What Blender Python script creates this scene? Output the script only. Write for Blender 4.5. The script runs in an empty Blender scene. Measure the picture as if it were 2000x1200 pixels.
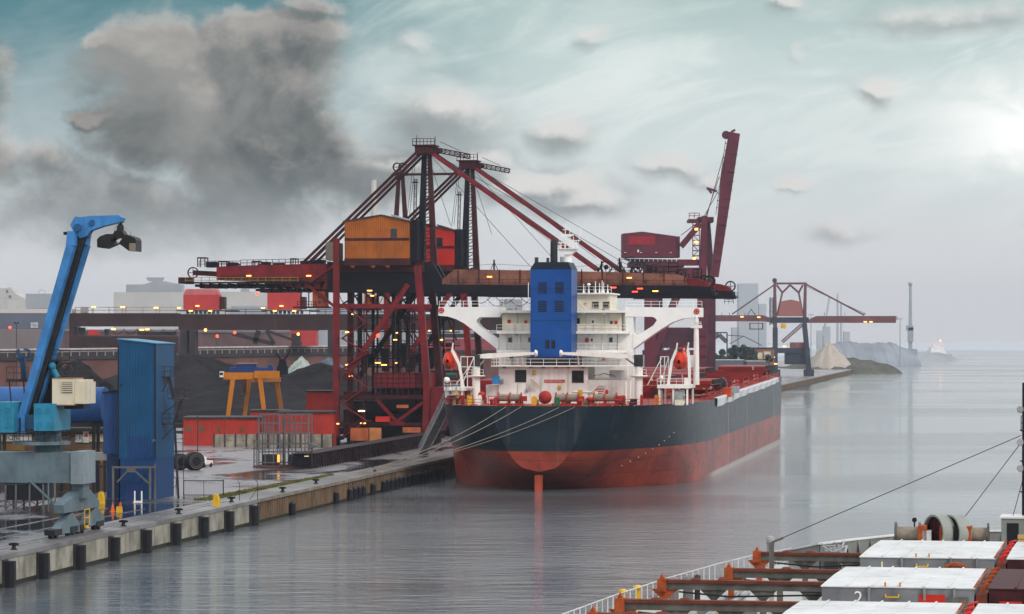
import bpy, math, random
from math import radians as R, sin, cos, pi, sqrt, atan2
from mathutils import Vector as V
random.seed(7)
S = bpy.context.scene
col = S.collection
# ---------------------------------------------------------------- camera
FPX, HOR, CAMZ = 6000.0, 668.0, 23.3          # focal length in pixels of the 2000 px photo, horizon row, eye height
cam = bpy.data.cameras.new("camera"); cam.sensor_width = 36.0; cam.lens = 36.0*FPX/2000.0
cam.shift_y = (HOR-600.0)/2000.0; cam.clip_start = 1.0; cam.clip_end = 60000.0
co = bpy.data.objects.new("camera", cam); col.objects.link(co)
co.location = (0, 0, CAMZ); co.rotation_euler = (R(90), 0, 0); S.camera = co
S.view_settings.view_transform = 'Standard'; S.view_settings.look = 'None'
S.view_settings.exposure = 0.14; S.view_settings.gamma = 1.0
S.cycles.use_denoising = True
S.cycles.max_bounces = 6; S.cycles.diffuse_bounces = 2; S.cycles.glossy_bounces = 3
S.cycles.transmission_bounces = 3; S.cycles.volume_bounces = 0; S.cycles.transparent_max_bounces = 8
S.cycles.sample_clamp_indirect = 6.0
# ---------------------------------------------------------------- node helper
class N:
    def __init__(s, nt): s.nt = nt
    def n(s, t, **k):
        x = s.nt.nodes.new(t)
        for a, b in k.items():
            if a == 'i':
                for kk, vv in b.items():
                    if hasattr(vv, 'is_linked') or isinstance(vv, bpy.types.NodeSocket): s.nt.links.new(vv, x.inputs[kk])
                    else: x.inputs[kk].default_value = vv
            else: setattr(x, a, b)
        return x
    def m(s, op, a, b=0.0, c=None, clamp=False):
        x = s.nt.nodes.new('ShaderNodeMath'); x.operation = op; x.use_clamp = clamp
        for i, q in enumerate([a, b] + ([c] if c is not None else [])):
            if isinstance(q, bpy.types.NodeSocket): s.nt.links.new(q, x.inputs[i])
            else: x.inputs[i].default_value = q
        return x.outputs[0]
    def mix(s, f, a, b, bl='MIX'):
        x = s.nt.nodes.new('ShaderNodeMix'); x.data_type = 'RGBA'; x.blend_type = bl
        for i, q in ((0, f), (6, a), (7, b)):
            if isinstance(q, bpy.types.NodeSocket): s.nt.links.new(q, x.inputs[i])
            else: x.inputs[i].default_value = q if i == 0 or len(q) == 4 else (*q, 1)
        return x.outputs[2]
    def ss(s, v, a, b):
        x = s.nt.nodes.new('ShaderNodeMapRange'); x.interpolation_type = 'SMOOTHSTEP'
        s.nt.links.new(v, x.inputs[0]); x.inputs[1].default_value = a; x.inputs[2].default_value = b
        return x.outputs[0]
    def noise(s, vec, sc, det=4, rough=.55, dist=0.0):
        x = s.nt.nodes.new('ShaderNodeTexNoise'); s.nt.links.new(vec, x.inputs['Vector'])
        x.inputs['Scale'].default_value = sc; x.inputs['Detail'].default_value = det
        x.inputs['Roughness'].default_value = rough; x.inputs['Distortion'].default_value = dist
        return x.outputs['Fac']
    def xyz(s, a, b, c):
        x = s.nt.nodes.new('ShaderNodeCombineXYZ')
        for i, q in enumerate((a, b, c)):
            if isinstance(q, bpy.types.NodeSocket): s.nt.links.new(q, x.inputs[i])
            else: x.inputs[i].default_value = q
        return x.outputs[0]
    def link(s, a, b): s.nt.links.new(a, b)
# ---------------------------------------------------------------- sky (direction based: azimuth and elevation)
SUN_AZ, SUN_EL = R(140), R(38)     # azimuth clockwise from the viewing direction (+Y)
w = bpy.data.worlds.new("World"); S.world = w; w.use_nodes = True
nt = w.node_tree; nt.nodes.clear(); k = N(nt)
tc = k.n('ShaderNodeTexCoord'); sp = k.n('ShaderNodeSeparateXYZ'); k.link(tc.outputs['Generated'], sp.inputs[0])
X, Y, Z = sp.outputs
az = k.m('MULTIPLY', k.m('ARCTAN2', X, Y), 6.0); el = k.m('MULTIPLY', k.m('ARCSINE', Z), 6.0)   # the picture spans az -1..1, el 0..0.67
P3 = k.xyz(az, el, 0.0)
sky = k.n('ShaderNodeTexSky', sky_type='NISHITA', sun_disc=False)
sky.sun_elevation = SUN_EL; sky.sun_rotation = SUN_AZ; sky.air_density = 1.5; sky.dust_density = 4.0
nish = k.mix(1.0, sky.outputs[0], (0.1, 0.1, 0.1), 'MULTIPLY')
big = k.noise(P3, 2.2, 5, .55)
fine = k.noise(k.xyz(az, k.m('MULTIPLY', el, 1.8), 3.1), 5.0, 6, .6, .4)
# clear part: teal upper left turning pale towards the right and the horizon
f_right = k.ss(k.m('ADD', az, k.m('MULTIPLY', k.m('SUBTRACT', big, .5), .9)), -.62, .22)
f_top = k.ss(k.m('ADD', el, k.m('MULTIPLY', k.m('SUBTRACT', fine, .5), .25)), .66, .36)
base = k.mix(f_right, (.05, .19, .235), (.54, .67, .66))
veil = k.ss(k.noise(k.xyz(k.m('MULTIPLY', az, 1.4), k.m('ADD', k.m('MULTIPLY', el, 4.2), k.m('MULTIPLY', az, -.9)), 7.7), 2.1, 7, .62, .8), .40, .66)
veil = k.m('MULTIPLY', veil, k.m('ADD', .12, k.m('MULTIPLY', f_right, .88)))
base = k.mix(k.m('MULTIPLY', veil, .75), base, (.84, .91, .885))
topdark = k.m('MULTIPLY', k.ss(el, .50, .70), k.ss(az, -.4, .3))
base = k.mix(k.m('MULTIPLY', topdark, .55), base, (.30, .42, .42))
base = k.mix(k.m('MULTIPLY', f_top, .55), base, (.70, .74, .75))
low = k.ss(el, .40, .10)
base = k.mix(low, base, (.74, .74, .765))
# cloud helper: elliptical masses broken up by noise, lit on the upper right edge
def cloudlayer(blobs, seed, thr, soft, sc, amp, warp, dx=.018, dy=.026):
    wv = k.xyz(az, k.m('MULTIPLY', el, 1.15), seed)
    w1 = k.m('MULTIPLY', k.m('SUBTRACT', k.noise(wv, sc*.8, 9, .62), .5), warp)
    w2 = k.m('MULTIPLY', k.m('SUBTRACT', k.noise(k.xyz(az, el, seed+20), sc*.8, 9, .62), .5), warp*.8)
    def dens(ox, oy):
        a = k.m('ADD', az, ox); e = k.m('ADD', el, oy); tot = None
        aw = k.m('ADD', a, w1); ew = k.m('ADD', e, w2)
        for (cx, cy, rx, ry, wt) in blobs:
            qx = k.m('MULTIPLY', k.m('SUBTRACT', aw, cx), 1/rx); qy = k.m('MULTIPLY', k.m('SUBTRACT', ew, cy), 1/ry)
            d = k.m('ADD', k.m('MULTIPLY', qx, qx), k.m('MULTIPLY', qy, qy))
            g = k.m('MULTIPLY', k.m('EXPONENT', k.m('MULTIPLY', d, -1.0)), wt)
            tot = g if tot is None else k.m('ADD', k.m('MAXIMUM', tot, g), k.m('MULTIPLY', k.m('MINIMUM', tot, g), .25))
        nz = k.noise(k.xyz(a, k.m('MULTIPLY', e, 1.2), seed), sc, 10, .60, .15)
        return k.m('ADD', tot, k.m('MULTIPLY', k.m('SUBTRACT', nz, .5), amp))
    d0 = dens(0, 0); d1 = dens(dx, dy)
    m = k.ss(d0, thr, thr+soft)
    lit = k.ss(k.m('SUBTRACT', d0, d1), -.02, .34)
    return m, lit, d0
m, lit, d0 = cloudlayer([(-.70, .545, .17, .10, 1.0), (-.48, .57, .15, .08, 1.0), (-.47, .50, .14, .12, 1.05), (-.62, .47, .21, .12, 1.0), (-.81, .60, .05, .035, .8), (-.52, .40, .21, .11, .95),
                         (-.45, .32, .24, .10, .85), (-.70, .38, .14, .07, .75), (-.81, .43, .05, .032, .95), (-.66, .25, .42, .09, .8), (-.19, .43, .07, .05, .55), (-.22, .34, .16, .06, .55), (-.80, .22, .45, .09, .7),
                         (-1.02, .46, .06, .16, .75), (-.40, .655, .08, .035, .7), (-.97, .33, .20, .07, .75)], 1.7, .38, .54, 5.0, 1.25, .22)
edge = k.ss(d0, .95, .40)
tone = k.noise(k.xyz(az, k.m('MULTIPLY', el, 1.35), 9.0), 2.6, 9, .60, .35)
dark = k.mix(k.ss(tone, .34, .70), (.048, .066, .074), (.27, .27, .262))
ccol = k.mix(k.m('MULTIPLY', lit, k.m('ADD', .22, k.m('MULTIPLY', edge, .78))), dark, (.85, .74, .68))
ccol = k.mix(k.ss(el, .38, .14), ccol, (.38, .41, .415))
base = k.mix(k.m('MULTIPLY', m, k.ss(el, .03, .27)), base, ccol)
m2, lit2, d2 = cloudlayer([(-.13, .44, .17, .08, 1.0), (.02, .30, .20, .05, .9), (-.22, .34, .20, .06, .8), (.16, .595, .06, .04, 1.0), (.70, .49, .06, .04, 1.0), (.53, .65, .05, .03, .9), (.30, .34, .10, .035, .9), (.55, .555, .03, .03, .7), (.10, .41, .09, .05, .9),
                           (.12, .27, .16, .05, .95), (.66, .21, .10, .045, .75), (.54, .30, .05, .022, .8), (-.20, .58, .06, .05, .7), (-.06, .36, .12, .05, .8), (.38, .31, .09, .03, .7), (.86, .62, .26, .05, .75)], 5.3, .30, .75, 5.0, 1.0, .12)
base = k.mix(k.m('MULTIPLY', m2, k.m('MULTIPLY', .85, k.ss(el, .08, .22))), base, k.mix(lit2, (.25, .28, .29), (.76, .73, .71)))
gx = k.m('SUBTRACT', az, 1.0); gy = k.m('MULTIPLY', k.m('SUBTRACT', k.m('ADD', el, k.m('MULTIPLY', k.m('SUBTRACT', fine, .5), .25)), .40), 2.1)
glow = k.m('EXPONENT', k.m('MULTIPLY', k.m('ADD', k.m('MULTIPLY', gx, gx), k.m('MULTIPLY', gy, gy)), -34.0))
base = k.mix(k.m('MULTIPLY', glow, .95, clamp=True), base, (1.12, 1.13, 1.10))
# the rest of the dome: an even bright overcast, brighter overhead
over = k.mix(k.ss(el, 2.0, 9.0), (1.12, 1.14, 1.16), (1.85, 1.87, 1.9))
over = k.mix(k.m('MULTIPLY', k.noise(P3, .35, 4), .5), over, (.55, .58, .62))
fr = k.m('MAXIMUM', k.ss(el, .70, 1.3), k.ss(k.m('ABSOLUTE', az), 1.6, 3.2))
base = k.mix(fr, base, over)
base = k.mix(.10, base, nish)
below = k.ss(el, -.02, -.3)
base = k.mix(below, base, (.3, .32, .34))
bg = k.n('ShaderNodeBackground'); k.link(base, bg.inputs[0]); bg.inputs[1].default_value = 1.0
wo = k.n('ShaderNodeOutputWorld'); k.link(bg.outputs[0], wo.inputs[0])
# ---------------------------------------------------------------- sun behind the overcast
sl = bpy.data.lights.new("sun", 'SUN'); sl.energy = 1.5; sl.angle = R(14); sl.color = (1.0, .95, .88)
so = bpy.data.objects.new("sun", sl); col.objects.link(so)
so.rotation_euler = (R(90)-SUN_EL, 0, pi-SUN_AZ); so.location = (300, -200, 400)
# ---------------------------------------------------------------- geometry helpers
class MB:
    def __init__(s): s.v = []; s.f = []; s.s = []
    def add(s, vs, fs, sm=False):
        b = len(s.v); s.v += [tuple(q) for q in vs]
        for f in fs: s.f.append(tuple(b+i for i in f)); s.s.append(sm)
        return s
    def box(s, x0, x1, y0, y1, z0, z1):
        return s.add([(x0,y0,z0),(x1,y0,z0),(x1,y1,z0),(x0,y1,z0),(x0,y0,z1),(x1,y0,z1),(x1,y1,z1),(x0,y1,z1)],
                     [(3,2,1,0),(4,5,6,7),(0,1,5,4),(1,2,6,5),(2,3,7,6),(3,0,4,7)])
    def bar(s, p, q, w=.2, h=None, w2=None, h2=None):
        p, q = V(p), V(q); h = h or w; w2 = w2 or w; h2 = h2 or h
        d = (q-p).normalized(); up = V((0,0,1)) if abs(d.z) < .95 else V((0,1,0))
        a = d.cross(up).normalized(); b = a.cross(d)
        vs = [p-a*w/2-b*h/2, p+a*w/2-b*h/2, p+a*w/2+b*h/2, p-a*w/2+b*h/2, q-a*w2/2-b*h2/2, q+a*w2/2-b*h2/2, q+a*w2/2+b*h2/2, q-a*w2/2+b*h2/2]
        return s.add(vs, [(3,2,1,0),(4,5,6,7),(0,1,5,4),(1,2,6,5),(2,3,7,6),(3,0,4,7)])
    def bars(s, pts, w=.2, h=None):
        for a, b in zip(pts, pts[1:]): s.bar(a, b, w, h)
        return s
    def tube(s, p, q, r, n=10, r2=None):
        p, q = V(p), V(q); r2 = r if r2 is None else r2
        d = (q-p).normalized(); up = V((0,0,1)) if abs(d.z) < .95 else V((1,0,0))
        a = d.cross(up).normalized(); b = a.cross(d); vs = []
        for c, rr in ((p, r), (q, r2)):
            for i in range(n): t = 2*pi*i/n; vs.append(c+a*rr*cos(t)+b*rr*sin(t))
        s.add(vs, [(i, (i+1)%n, n+(i+1)%n, n+i) for i in range(n)], True)
        return s.add(vs, [tuple(range(n))[::-1], tuple(range(n, 2*n))])
    def path(s, pts, r, n=6):
        for a, b in zip(pts, pts[1:]): s.tube(a, b, r, n)
        return s
    def prism(s, pts, pl, d0, d1):
        m_ = {'xz': lambda a, b, d: (a, d, b), 'xy': lambda a, b, d: (a, b, d), 'yz': lambda a, b, d: (d, a, b)}[pl]
        n = len(pts); vs = [m_(a, b, d0) for a, b in pts] + [m_(a, b, d1) for a, b in pts]
        return s.add(vs, [tuple(range(n)), tuple(range(n, 2*n))[::-1]] + [(i, i+n, (i+1)%n+n, (i+1)%n) for i in range(n)])
    def lathe(s, c, prof, n=16, ax='z'):
        c = V(c); vs = []
        for r, h in prof:
            for i in range(n):
                t = 2*pi*i/n; a, b = r*cos(t), r*sin(t)
                vs.append(c + V({'z': (a, b, h), 'x': (h, a, b), 'y': (a, h, b)}[ax]))
        fs = []
        for j in range(len(prof)-1):
            for i in range(n): fs.append((j*n+i, j*n+(i+1)%n, (j+1)*n+(i+1)%n, (j+1)*n+i))
        s.add(vs, fs, True)
        return s.add(vs, [tuple(range(n))[::-1], tuple(range((len(prof)-1)*n, len(prof)*n))])
    def ring(s, c, r, t, wd, n=20, ax='y'):
        return s.lathe(c, [(r-t, -wd/2), (r, -wd/2), (r, wd/2), (r-t, wd/2), (r-t, -wd/2)], n, ax) if False else s._ring(c, r, t, wd, n, ax)
    def _ring(s, c, r, t, wd, n, ax):
        c = V(c); vs = []
        for rr, h in ((r-t, -wd/2), (r, -wd/2), (r, wd/2), (r-t, wd/2)):
            for i in range(n):
                q = 2*pi*i/n; a, b = rr*cos(q), rr*sin(q)
                vs.append(c + V({'z': (a, b, h), 'x': (h, a, b), 'y': (a, h, b)}[ax]))
        fs = []
        for j in range(4):
            for i in range(n): fs.append((j*n+i, j*n+(i+1)%n, ((j+1)%4)*n+(i+1)%n, ((j+1)%4)*n+i))
        return s.add(vs, fs)
    def grid(s, fn, nu, nv, sm=True, wrap=False):
        vs = [fn(i/nu, j/nv) for j in range(nv+1) for i in range(nu+1)]
        return s.add(vs, [(j*(nu+1)+i, j*(nu+1)+i+1, (j+1)*(nu+1)+i+1, (j+1)*(nu+1)+i) for j in range(nv) for i in range(nu)], sm)
    def ball(s, c, r, nu=14, nv=9, sc=(1,1,1)):
        c = V(c)
        return s.grid(lambda u, v: c+V((r*sc[0]*cos(2*pi*u)*sin(pi*v), r*sc[1]*sin(2*pi*u)*sin(pi*v), r*sc[2]*cos(pi*v))), nu, nv)
    def poly(s, pts): return s.add(pts, [tuple(range(len(pts)))])
    def rail(s, pts, h=1.1, step=1.6, r=.03, mids=1):
        for a, b in zip(pts, pts[1:]):
            a, b = V(a), V(b); n = max(1, int((b-a).length/step))
            for i in range(n+1):
                p = a+(b-a)*i/n; s.bar(p, p+V((0,0,h)), r*2)
            for q in range(mids+1):
                z = V((0,0,h*(q+1)/(mids+1))); s.bar(a+z, b+z, r*2)
        return s
    def lattice(s, p, q, wx, nseg, r=.06, axis=None):
        """square lattice mast between p and q"""
        p, q = V(p), V(q); d = (q-p).normalized(); up = V((0,0,1)) if abs(d.z) < .95 else V((1,0,0))
        a = d.cross(up).normalized()*wx/2; b = a.cross(d).normalized()*wx/2
        cs = [a+b, a-b, -a-b, -a+b]
        for c in cs: s.bar(p+c, q+c, r*2)
        for i in range(nseg):
            u0, u1 = p+(q-p)*i/nseg, p+(q-p)*(i+1)/nseg
            for j in range(4):
                c0, c1 = cs[j], cs[(j+1)%4]
                s.bar(u0+c0, u1+c1, r*1.3) if i % 2 else s.bar(u0+c1, u1+c0, r*1.3)
                s.bar(u1+c0, u1+c1, r*1.3)
        return s
    def text(s, txt, o, right, up, size, off=0.0):
        cu = bpy.data.curves.new("lettering", 'FONT'); cu.body = txt; cu.size = 1.0; cu.align_x = 'CENTER'; cu.align_y = 'CENTER'; cu.resolution_u = 2
        to = bpy.data.objects.new("lettering", cu); col.objects.link(to)
        dg = bpy.context.evaluated_depsgraph_get(); me = bpy.data.meshes.new_from_object(to.evaluated_get(dg))
        o, right, up = V(o), V(right), V(up); nrm = right.cross(up).normalized()*off
        s.add([o+nrm+right*v.co.x*size+up*v.co.y*size for v in me.vertices], [tuple(p.vertices) for p in me.polygons])
        bpy.data.objects.remove(to); bpy.data.curves.remove(cu); bpy.data.meshes.remove(me)
        return s
    def build(s, name, mat, parent=None, at=None):
        me = bpy.data.meshes.new(name); me.from_pydata(s.v, [], s.f); me.validate()
        if len(me.polygons) == len(s.s): me.polygons.foreach_set('use_smooth', s.s)
        me.update()
        me.materials.append(mat)
        o = bpy.data.objects.new(name, me); col.objects.link(o)
        if parent is not None: o.parent = parent
        return o
def tag(o, label=None, cat=None, group=None, kind=None):
    if label: o['label'] = label
    if cat: o['category'] = cat
    if group: o['group'] = group
    if kind: o['kind'] = kind
    return o
def thing(name, label, cat, loc=(0,0,0), yaw=0.0, group=None):
    o = bpy.data.objects.new(name, None); col.objects.link(o); o.location = loc; o.rotation_euler = (0,0,-yaw)
    o.empty_display_size = .5
    return tag(o, label, cat, group)
def dup(root, loc, label=None, rz=None):
    r = root.copy(); col.objects.link(r); r.location = loc
    if rz is not None: r.rotation_euler = (0,0,rz)
    if label: r['label'] = label
    for ch in list(root.children):
        c = ch.copy(); col.objects.link(c); c.parent = r
        for g in list(ch.children):
            d = g.copy(); col.objects.link(d); d.parent = c
    return r
def struct(name, mb, mat): return tag(mb.build(name, mat), kind='structure')
def at(x, y, D): return V(((x-1000)/FPX*D, D, CAMZ-(y-HOR)/FPX*D))      # the point seen at photo pixel (x, y) at distance D
def gnd(x, y, z=3.1):
    D = FPX*(CAMZ-z)/(y-HOR); return V(((x-1000)/FPX*D, D, z))
class Frame:
    """local axes: x to the right across, y away along the heading (yaw clockwise from +Y), z up"""
    def __init__(s, X, Y, yaw): s.X, s.Y, s.c, s.s, s.yaw = X, Y, cos(yaw), sin(yaw), yaw
    def P(s, px, py, v=0.0):          # local point on the plane y=v seen at the photo pixel
        dx, dz = (px-1000)/FPX, -(py-HOR)/FPX
        t = (v+s.X*s.s+s.Y*s.c)/(dx*s.s+s.c)
        return V(((t*dx-s.X)*s.c-(t-s.Y)*s.s, v, CAMZ+t*dz))
    def PX(s, px, py, u):             # on the plane x=u
        dx, dz = (px-1000)/FPX, -(py-HOR)/FPX
        t = (u+s.X*s.c-s.Y*s.s)/(dx*s.c-s.s)
        return V((u, (t*dx-s.X)*s.s+(t-s.Y)*s.c, CAMZ+t*dz))
    def PZ(s, px, py, z):             # on the level z
        dx, dz = (px-1000)/FPX, -(py-HOR)/FPX
        t = (z-CAMZ)/dz
        return V(((t*dx-s.X)*s.c-(t-s.Y)*s.s, (t*dx-s.X)*s.s+(t-s.Y)*s.c, z))
    def W(s, x, y, z): return V((s.X+x*s.c+y*s.s, s.Y-x*s.s+y*s.c, z))
# ---------------------------------------------------------------- materials
MATS = {}
def mat(name, c, rough=.6, metal=0.0, var=.18, sc=.35, rust=0.0, rc=(.10,.042,.022), corr=0.0, bump=0.0, dirt=0.0, em=0.0, vert=.12, coat=0.0):
    if name in MATS: return MATS[name]
    m = bpy.data.materials.new(name); m.use_nodes = True; MATS[name] = m
    t = m.node_tree; t.nodes.clear(); k = N(t)
    bs = k.n('ShaderNodeBsdfPrincipled'); out = k.n('ShaderNodeOutputMaterial'); k.link(bs.outputs[0], out.inputs[0])
    tc = k.n('ShaderNodeTexCoord').outputs['Object']
    n1 = k.noise(tc, sc, 5, .6)
    lo = tuple(max(0, q*(1-var)) for q in c); hi = tuple(q*(1+var) for q in c)
    cc = k.mix(k.ss(n1, .3, .7), lo, hi)
    mp = k.n('ShaderNodeMapping'); k.link(tc, mp.inputs[0]); mp.inputs['Scale'].default_value = (1, 1, vert)
    if dirt > 0:
        n3 = k.noise(mp.outputs[0], sc*3.0, 5, .65)
        cc = k.mix(k.m('MULTIPLY', k.ss(n3, .48, .75), dirt), cc, tuple(q*.35+.012 for q in c))
    if rust > 0:
        n2 = k.noise(mp.outputs[0], sc*2.2, 7, .68)
        cc = k.mix(k.m('MULTIPLY', k.ss(n2, .72-rust*.4, .82-rust*.3), .9), cc, rc)
    k.link(cc, bs.inputs['Base Color'])
    rr = k.m('ADD', rough-.1, k.m('MULTIPLY', n1, .2)); k.link(rr, bs.inputs['Roughness'])
    bs.inputs['Metallic'].default_value = metal; bs.inputs['Specular IOR Level'].default_value = .5 if rough < .3 else .14
    if coat: bs.inputs['Coat Weight'].default_value = coat
    if em > 0:
        bs.inputs['Emission Color'].default_value = (*c, 1); bs.inputs['Emission Strength'].default_value = em
    if corr > 0:
        sx = k.n('ShaderNodeSeparateXYZ'); k.link(tc, sx.inputs[0])
        h = k.m('SINE', k.m('MULTIPLY', k.m('ADD', sx.outputs[0], sx.outputs[1]), 2*pi/corr))
        b = k.n('ShaderNodeBump'); b.inputs['Strength'].default_value = 1.0; b.inputs['Distance'].default_value = corr*.055
        k.link(h, b.inputs['Height']); k.link(b.outputs[0], bs.inputs['Normal'])
    elif bump > 0:
        b = k.n('ShaderNodeBump'); b.inputs['Strength'].default_value = .6; b.inputs['Distance'].default_value = bump
        k.link(k.noise(tc, sc*6, 6, .6), b.inputs['Height']); k.link(b.outputs[0], bs.inputs['Normal'])
    return m
# ---------------------------------------------------------------- water, land, haze
QA = math.atan(.152)                               # heading of the quay
def quay_x(D): return -48.5+.152*(D-291)
QF = Frame(quay_x(291), 291, QA)                   # local frame of the quay: x=0 on its edge, y along it
QZ = 3.1
def water_mat():
    m = bpy.data.materials.new("harbour water"); m.use_nodes = True; t = m.node_tree; t.nodes.clear(); k = N(t)
    bs = k.n('ShaderNodeBsdfPrincipled'); out = k.n('ShaderNodeOutputMaterial'); k.link(bs.outputs[0], out.inputs[0])
    bs.inputs['Base Color'].default_value = (.095, .108, .118, 1); bs.inputs['IOR'].default_value = 1.33
    tc = k.n('ShaderNodeTexCoord').outputs['Object']
    mp = k.n('ShaderNodeMapping'); k.link(tc, mp.inputs[0]); mp.inputs['Rotation'].default_value = (0, 0, .25); mp.inputs['Scale'].default_value = (.40, 1, 1)
    n1 = k.noise(mp.outputs[0], .55, 5, .62); n2 = k.noise(mp.outputs[0], .11, 4, .6, .5); n3 = k.noise(mp.outputs[0], .008, 3, .5, .4)
    patch = k.ss(n3, .42, .66)
    h = k.m('ADD', k.m('MULTIPLY', n1, k.m('ADD', .34, patch)), k.m('MULTIPLY', n2, k.m('ADD', .40, k.m('MULTIPLY', patch, .7))))
    b = k.n('ShaderNodeBump'); b.inputs['Strength'].default_value = 1.0; b.inputs['Distance'].default_value = .32
    k.link(h, b.inputs['Height']); k.link(b.outputs[0], bs.inputs['Normal'])
    k.link(k.m('ADD', .03, k.m('MULTIPLY', patch, .07)), bs.inputs['Roughness'])
    return m
WATER = water_mat()
struct('water', MB().poly([(-30000,-300,0),(30000,-300,0),(30000,45000,0),(-30000,45000,0)]), WATER)
def yard_mat(name, c, puddle=.5, sc=.06, tint=(.02,.02,.024)):
    m = bpy.data.materials.new(name); m.use_nodes = True; t = m.node_tree; t.nodes.clear(); k = N(t)
    bs = k.n('ShaderNodeBsdfPrincipled'); out = k.n('ShaderNodeOutputMaterial'); k.link(bs.outputs[0], out.inputs[0])
    tc = k.n('ShaderNodeTexCoord').outputs['Object']
    mp = k.n('ShaderNodeMapping'); k.link(tc, mp.inputs[0]); mp.inputs['Rotation'].default_value = (0, 0, QA); mp.inputs['Scale'].default_value = (1.0, .45, 1)
    n1 = k.noise(mp.outputs[0], sc, 6, .62, .5); n2 = k.noise(tc, .8, 6, .7)
    wet = k.ss(n1, puddle-.07, puddle+.07)
    cc = k.mix(k.ss(n2, .3, .7), tuple(q*.75 for q in c), tuple(q*1.25 for q in c))
    cc = k.mix(wet, cc, tint); k.link(cc, bs.inputs['Base Color'])
    k.link(k.m('SUBTRACT', .36, k.m('MULTIPLY', wet, .28)), bs.inputs['Roughness'])
    b = k.n('ShaderNodeBump'); b.inputs['Distance'].default_value = .03; k.link(k.m('MULTIPLY', k.m('SUBTRACT', 1.0, wet), .5), b.inputs['Strength'])
    k.link(n2, b.inputs['Height']); k.link(b.outputs[0], bs.inputs['Normal'])
    return m
YARD = yard_mat("wet yard asphalt", (.17,.155,.165), .54)
APRON = yard_mat("wet quay apron", (.060,.064,.074), .47, .09, (.012,.014,.02))
CONC = mat("quay concrete", (.26,.245,.205), .8, var=.35, sc=.3, dirt=1.0, rust=.26, rc=(.07,.06,.045), bump=.05, vert=.25)
CONC2 = mat("edge concrete", (.155,.15,.15), .32, var=.4, sc=.12, dirt=.7)
SHEET = mat("rusty sheet piling", (.135,.088,.055), .8, var=.35, sc=.2, dirt=.8, rust=.3, rc=(.055,.028,.016), bump=.02)
ALGAE = mat("wet algae band", (.020,.020,.014), .6)
RUBBER = mat("black rubber", (.012,.013,.016), .55, var=.3)
# land: one sheet left of the quay edge out to the far shore
def qp(u, v, z=QZ): return QF.W(u, v, z)
E0, E1, ESH = -160.0, 104.0, 2650.0                # quay stretches in metres along the edge
land = MB()
land.poly([qp(-5.0, -160), qp(-5.0, 2640), (330, 2905, QZ), (300, 3200, QZ), (-200, 3600, QZ), (-9000, 5200, QZ), (-9000, 100, QZ), qp(-300, -160)])
struct('ground', land, YARD)
ap = MB(); ap.poly([qp(-26, -160, QZ+.006), qp(-5.0, -160, QZ+.006), qp(-5.0, 99, QZ+.006), qp(-20, 112, QZ+.006), qp(-26, 60, QZ+.006)])
struct('quay_apron', ap, APRON)
edge = MB(); edge.box(-5.0, .0, -160, 2640, QZ-.5, QZ)
e = edge.build('quay_edge_strip', CONC2); e.location = (QF.X, QF.Y, 0.004); e.rotation_euler = (0, 0, -QA); tag(e, kind='structure')
# quay walls (concrete with fenders, then rusty sheet piling)
qw = thing('quay_wall', 'pale stained concrete quay wall with dark vertical fenders along the water', 'wall', (QF.X, QF.Y, 0), QA)
mb = MB(); y = -160.0
while y < E1-.1:
    y2 = min(y+6.6, E1); mb.box(-1.0, .18, y+.05, y2-.05, .35, QZ-.45); y = y2
mb.box(-1.0, .10, -160, E1, -.6, .5); mb.build('wall', CONC, qw)
MB().box(-1.0, .26, -160, E1, QZ-.46, QZ-.01).build('coping', CONC2, qw)
MB().box(.0, .22, -160, E1, -.6, .42).build('algae_band', ALGAE, qw)
qs = thing('sheet_pile_wall', 'rusty brown sheet pile quay wall running behind the big red ship', 'wall', (QF.X, QF.Y, 0), QA)
mb = MB(); pts = []; y = E1; i = 0
while y < 2640:
    st = .7 if y < 420 else 4.0
    o = -.25 if i % 2 else .06
    pts += [(o, y), (o, y+st*.8)]; y += st; i += 1
vs = [(a, b, -.6) for a, b in pts]+[(a, b, QZ-.4) for a, b in pts]; n = len(pts)
mb.add(vs, [(j, j+1, n+j+1, n+j) for j in range(n-1)]); mb.build('piling', SHEET, qs)
MB().box(-1.0, .22, E1, 2640, QZ-.42, QZ-.01).build('coping', mat("piling cap", (.20,.17,.14), .7, var=.3, dirt=.7), qs)
MB().box(-.3, .12, E1, 2640, -.6, .35).build('algae_band', ALGAE, qs)
# haze, one closed box
hz = MB().box(-2600, 3200, -120, 6200, -1.0, 133.0)
hm = bpy.data.materials.new("haze"); hm.use_nodes = True; t = hm.node_tree; t.nodes.clear(); k = N(t)
pv = k.n('ShaderNodeVolumePrincipled'); pv.inputs['Color'].default_value = (.68, .75, .86, 1); pv.inputs['Density'].default_value = .00008; pv.inputs['Anisotropy'].default_value = .6
ho = k.n('ShaderNodeOutputMaterial'); k.link(pv.outputs[0], ho.inputs['Volume'])
try: hm.cycles.homogeneous_volume = True
except Exception: pass
tag(hz.build('haze', hm), kind='stuff')
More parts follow.
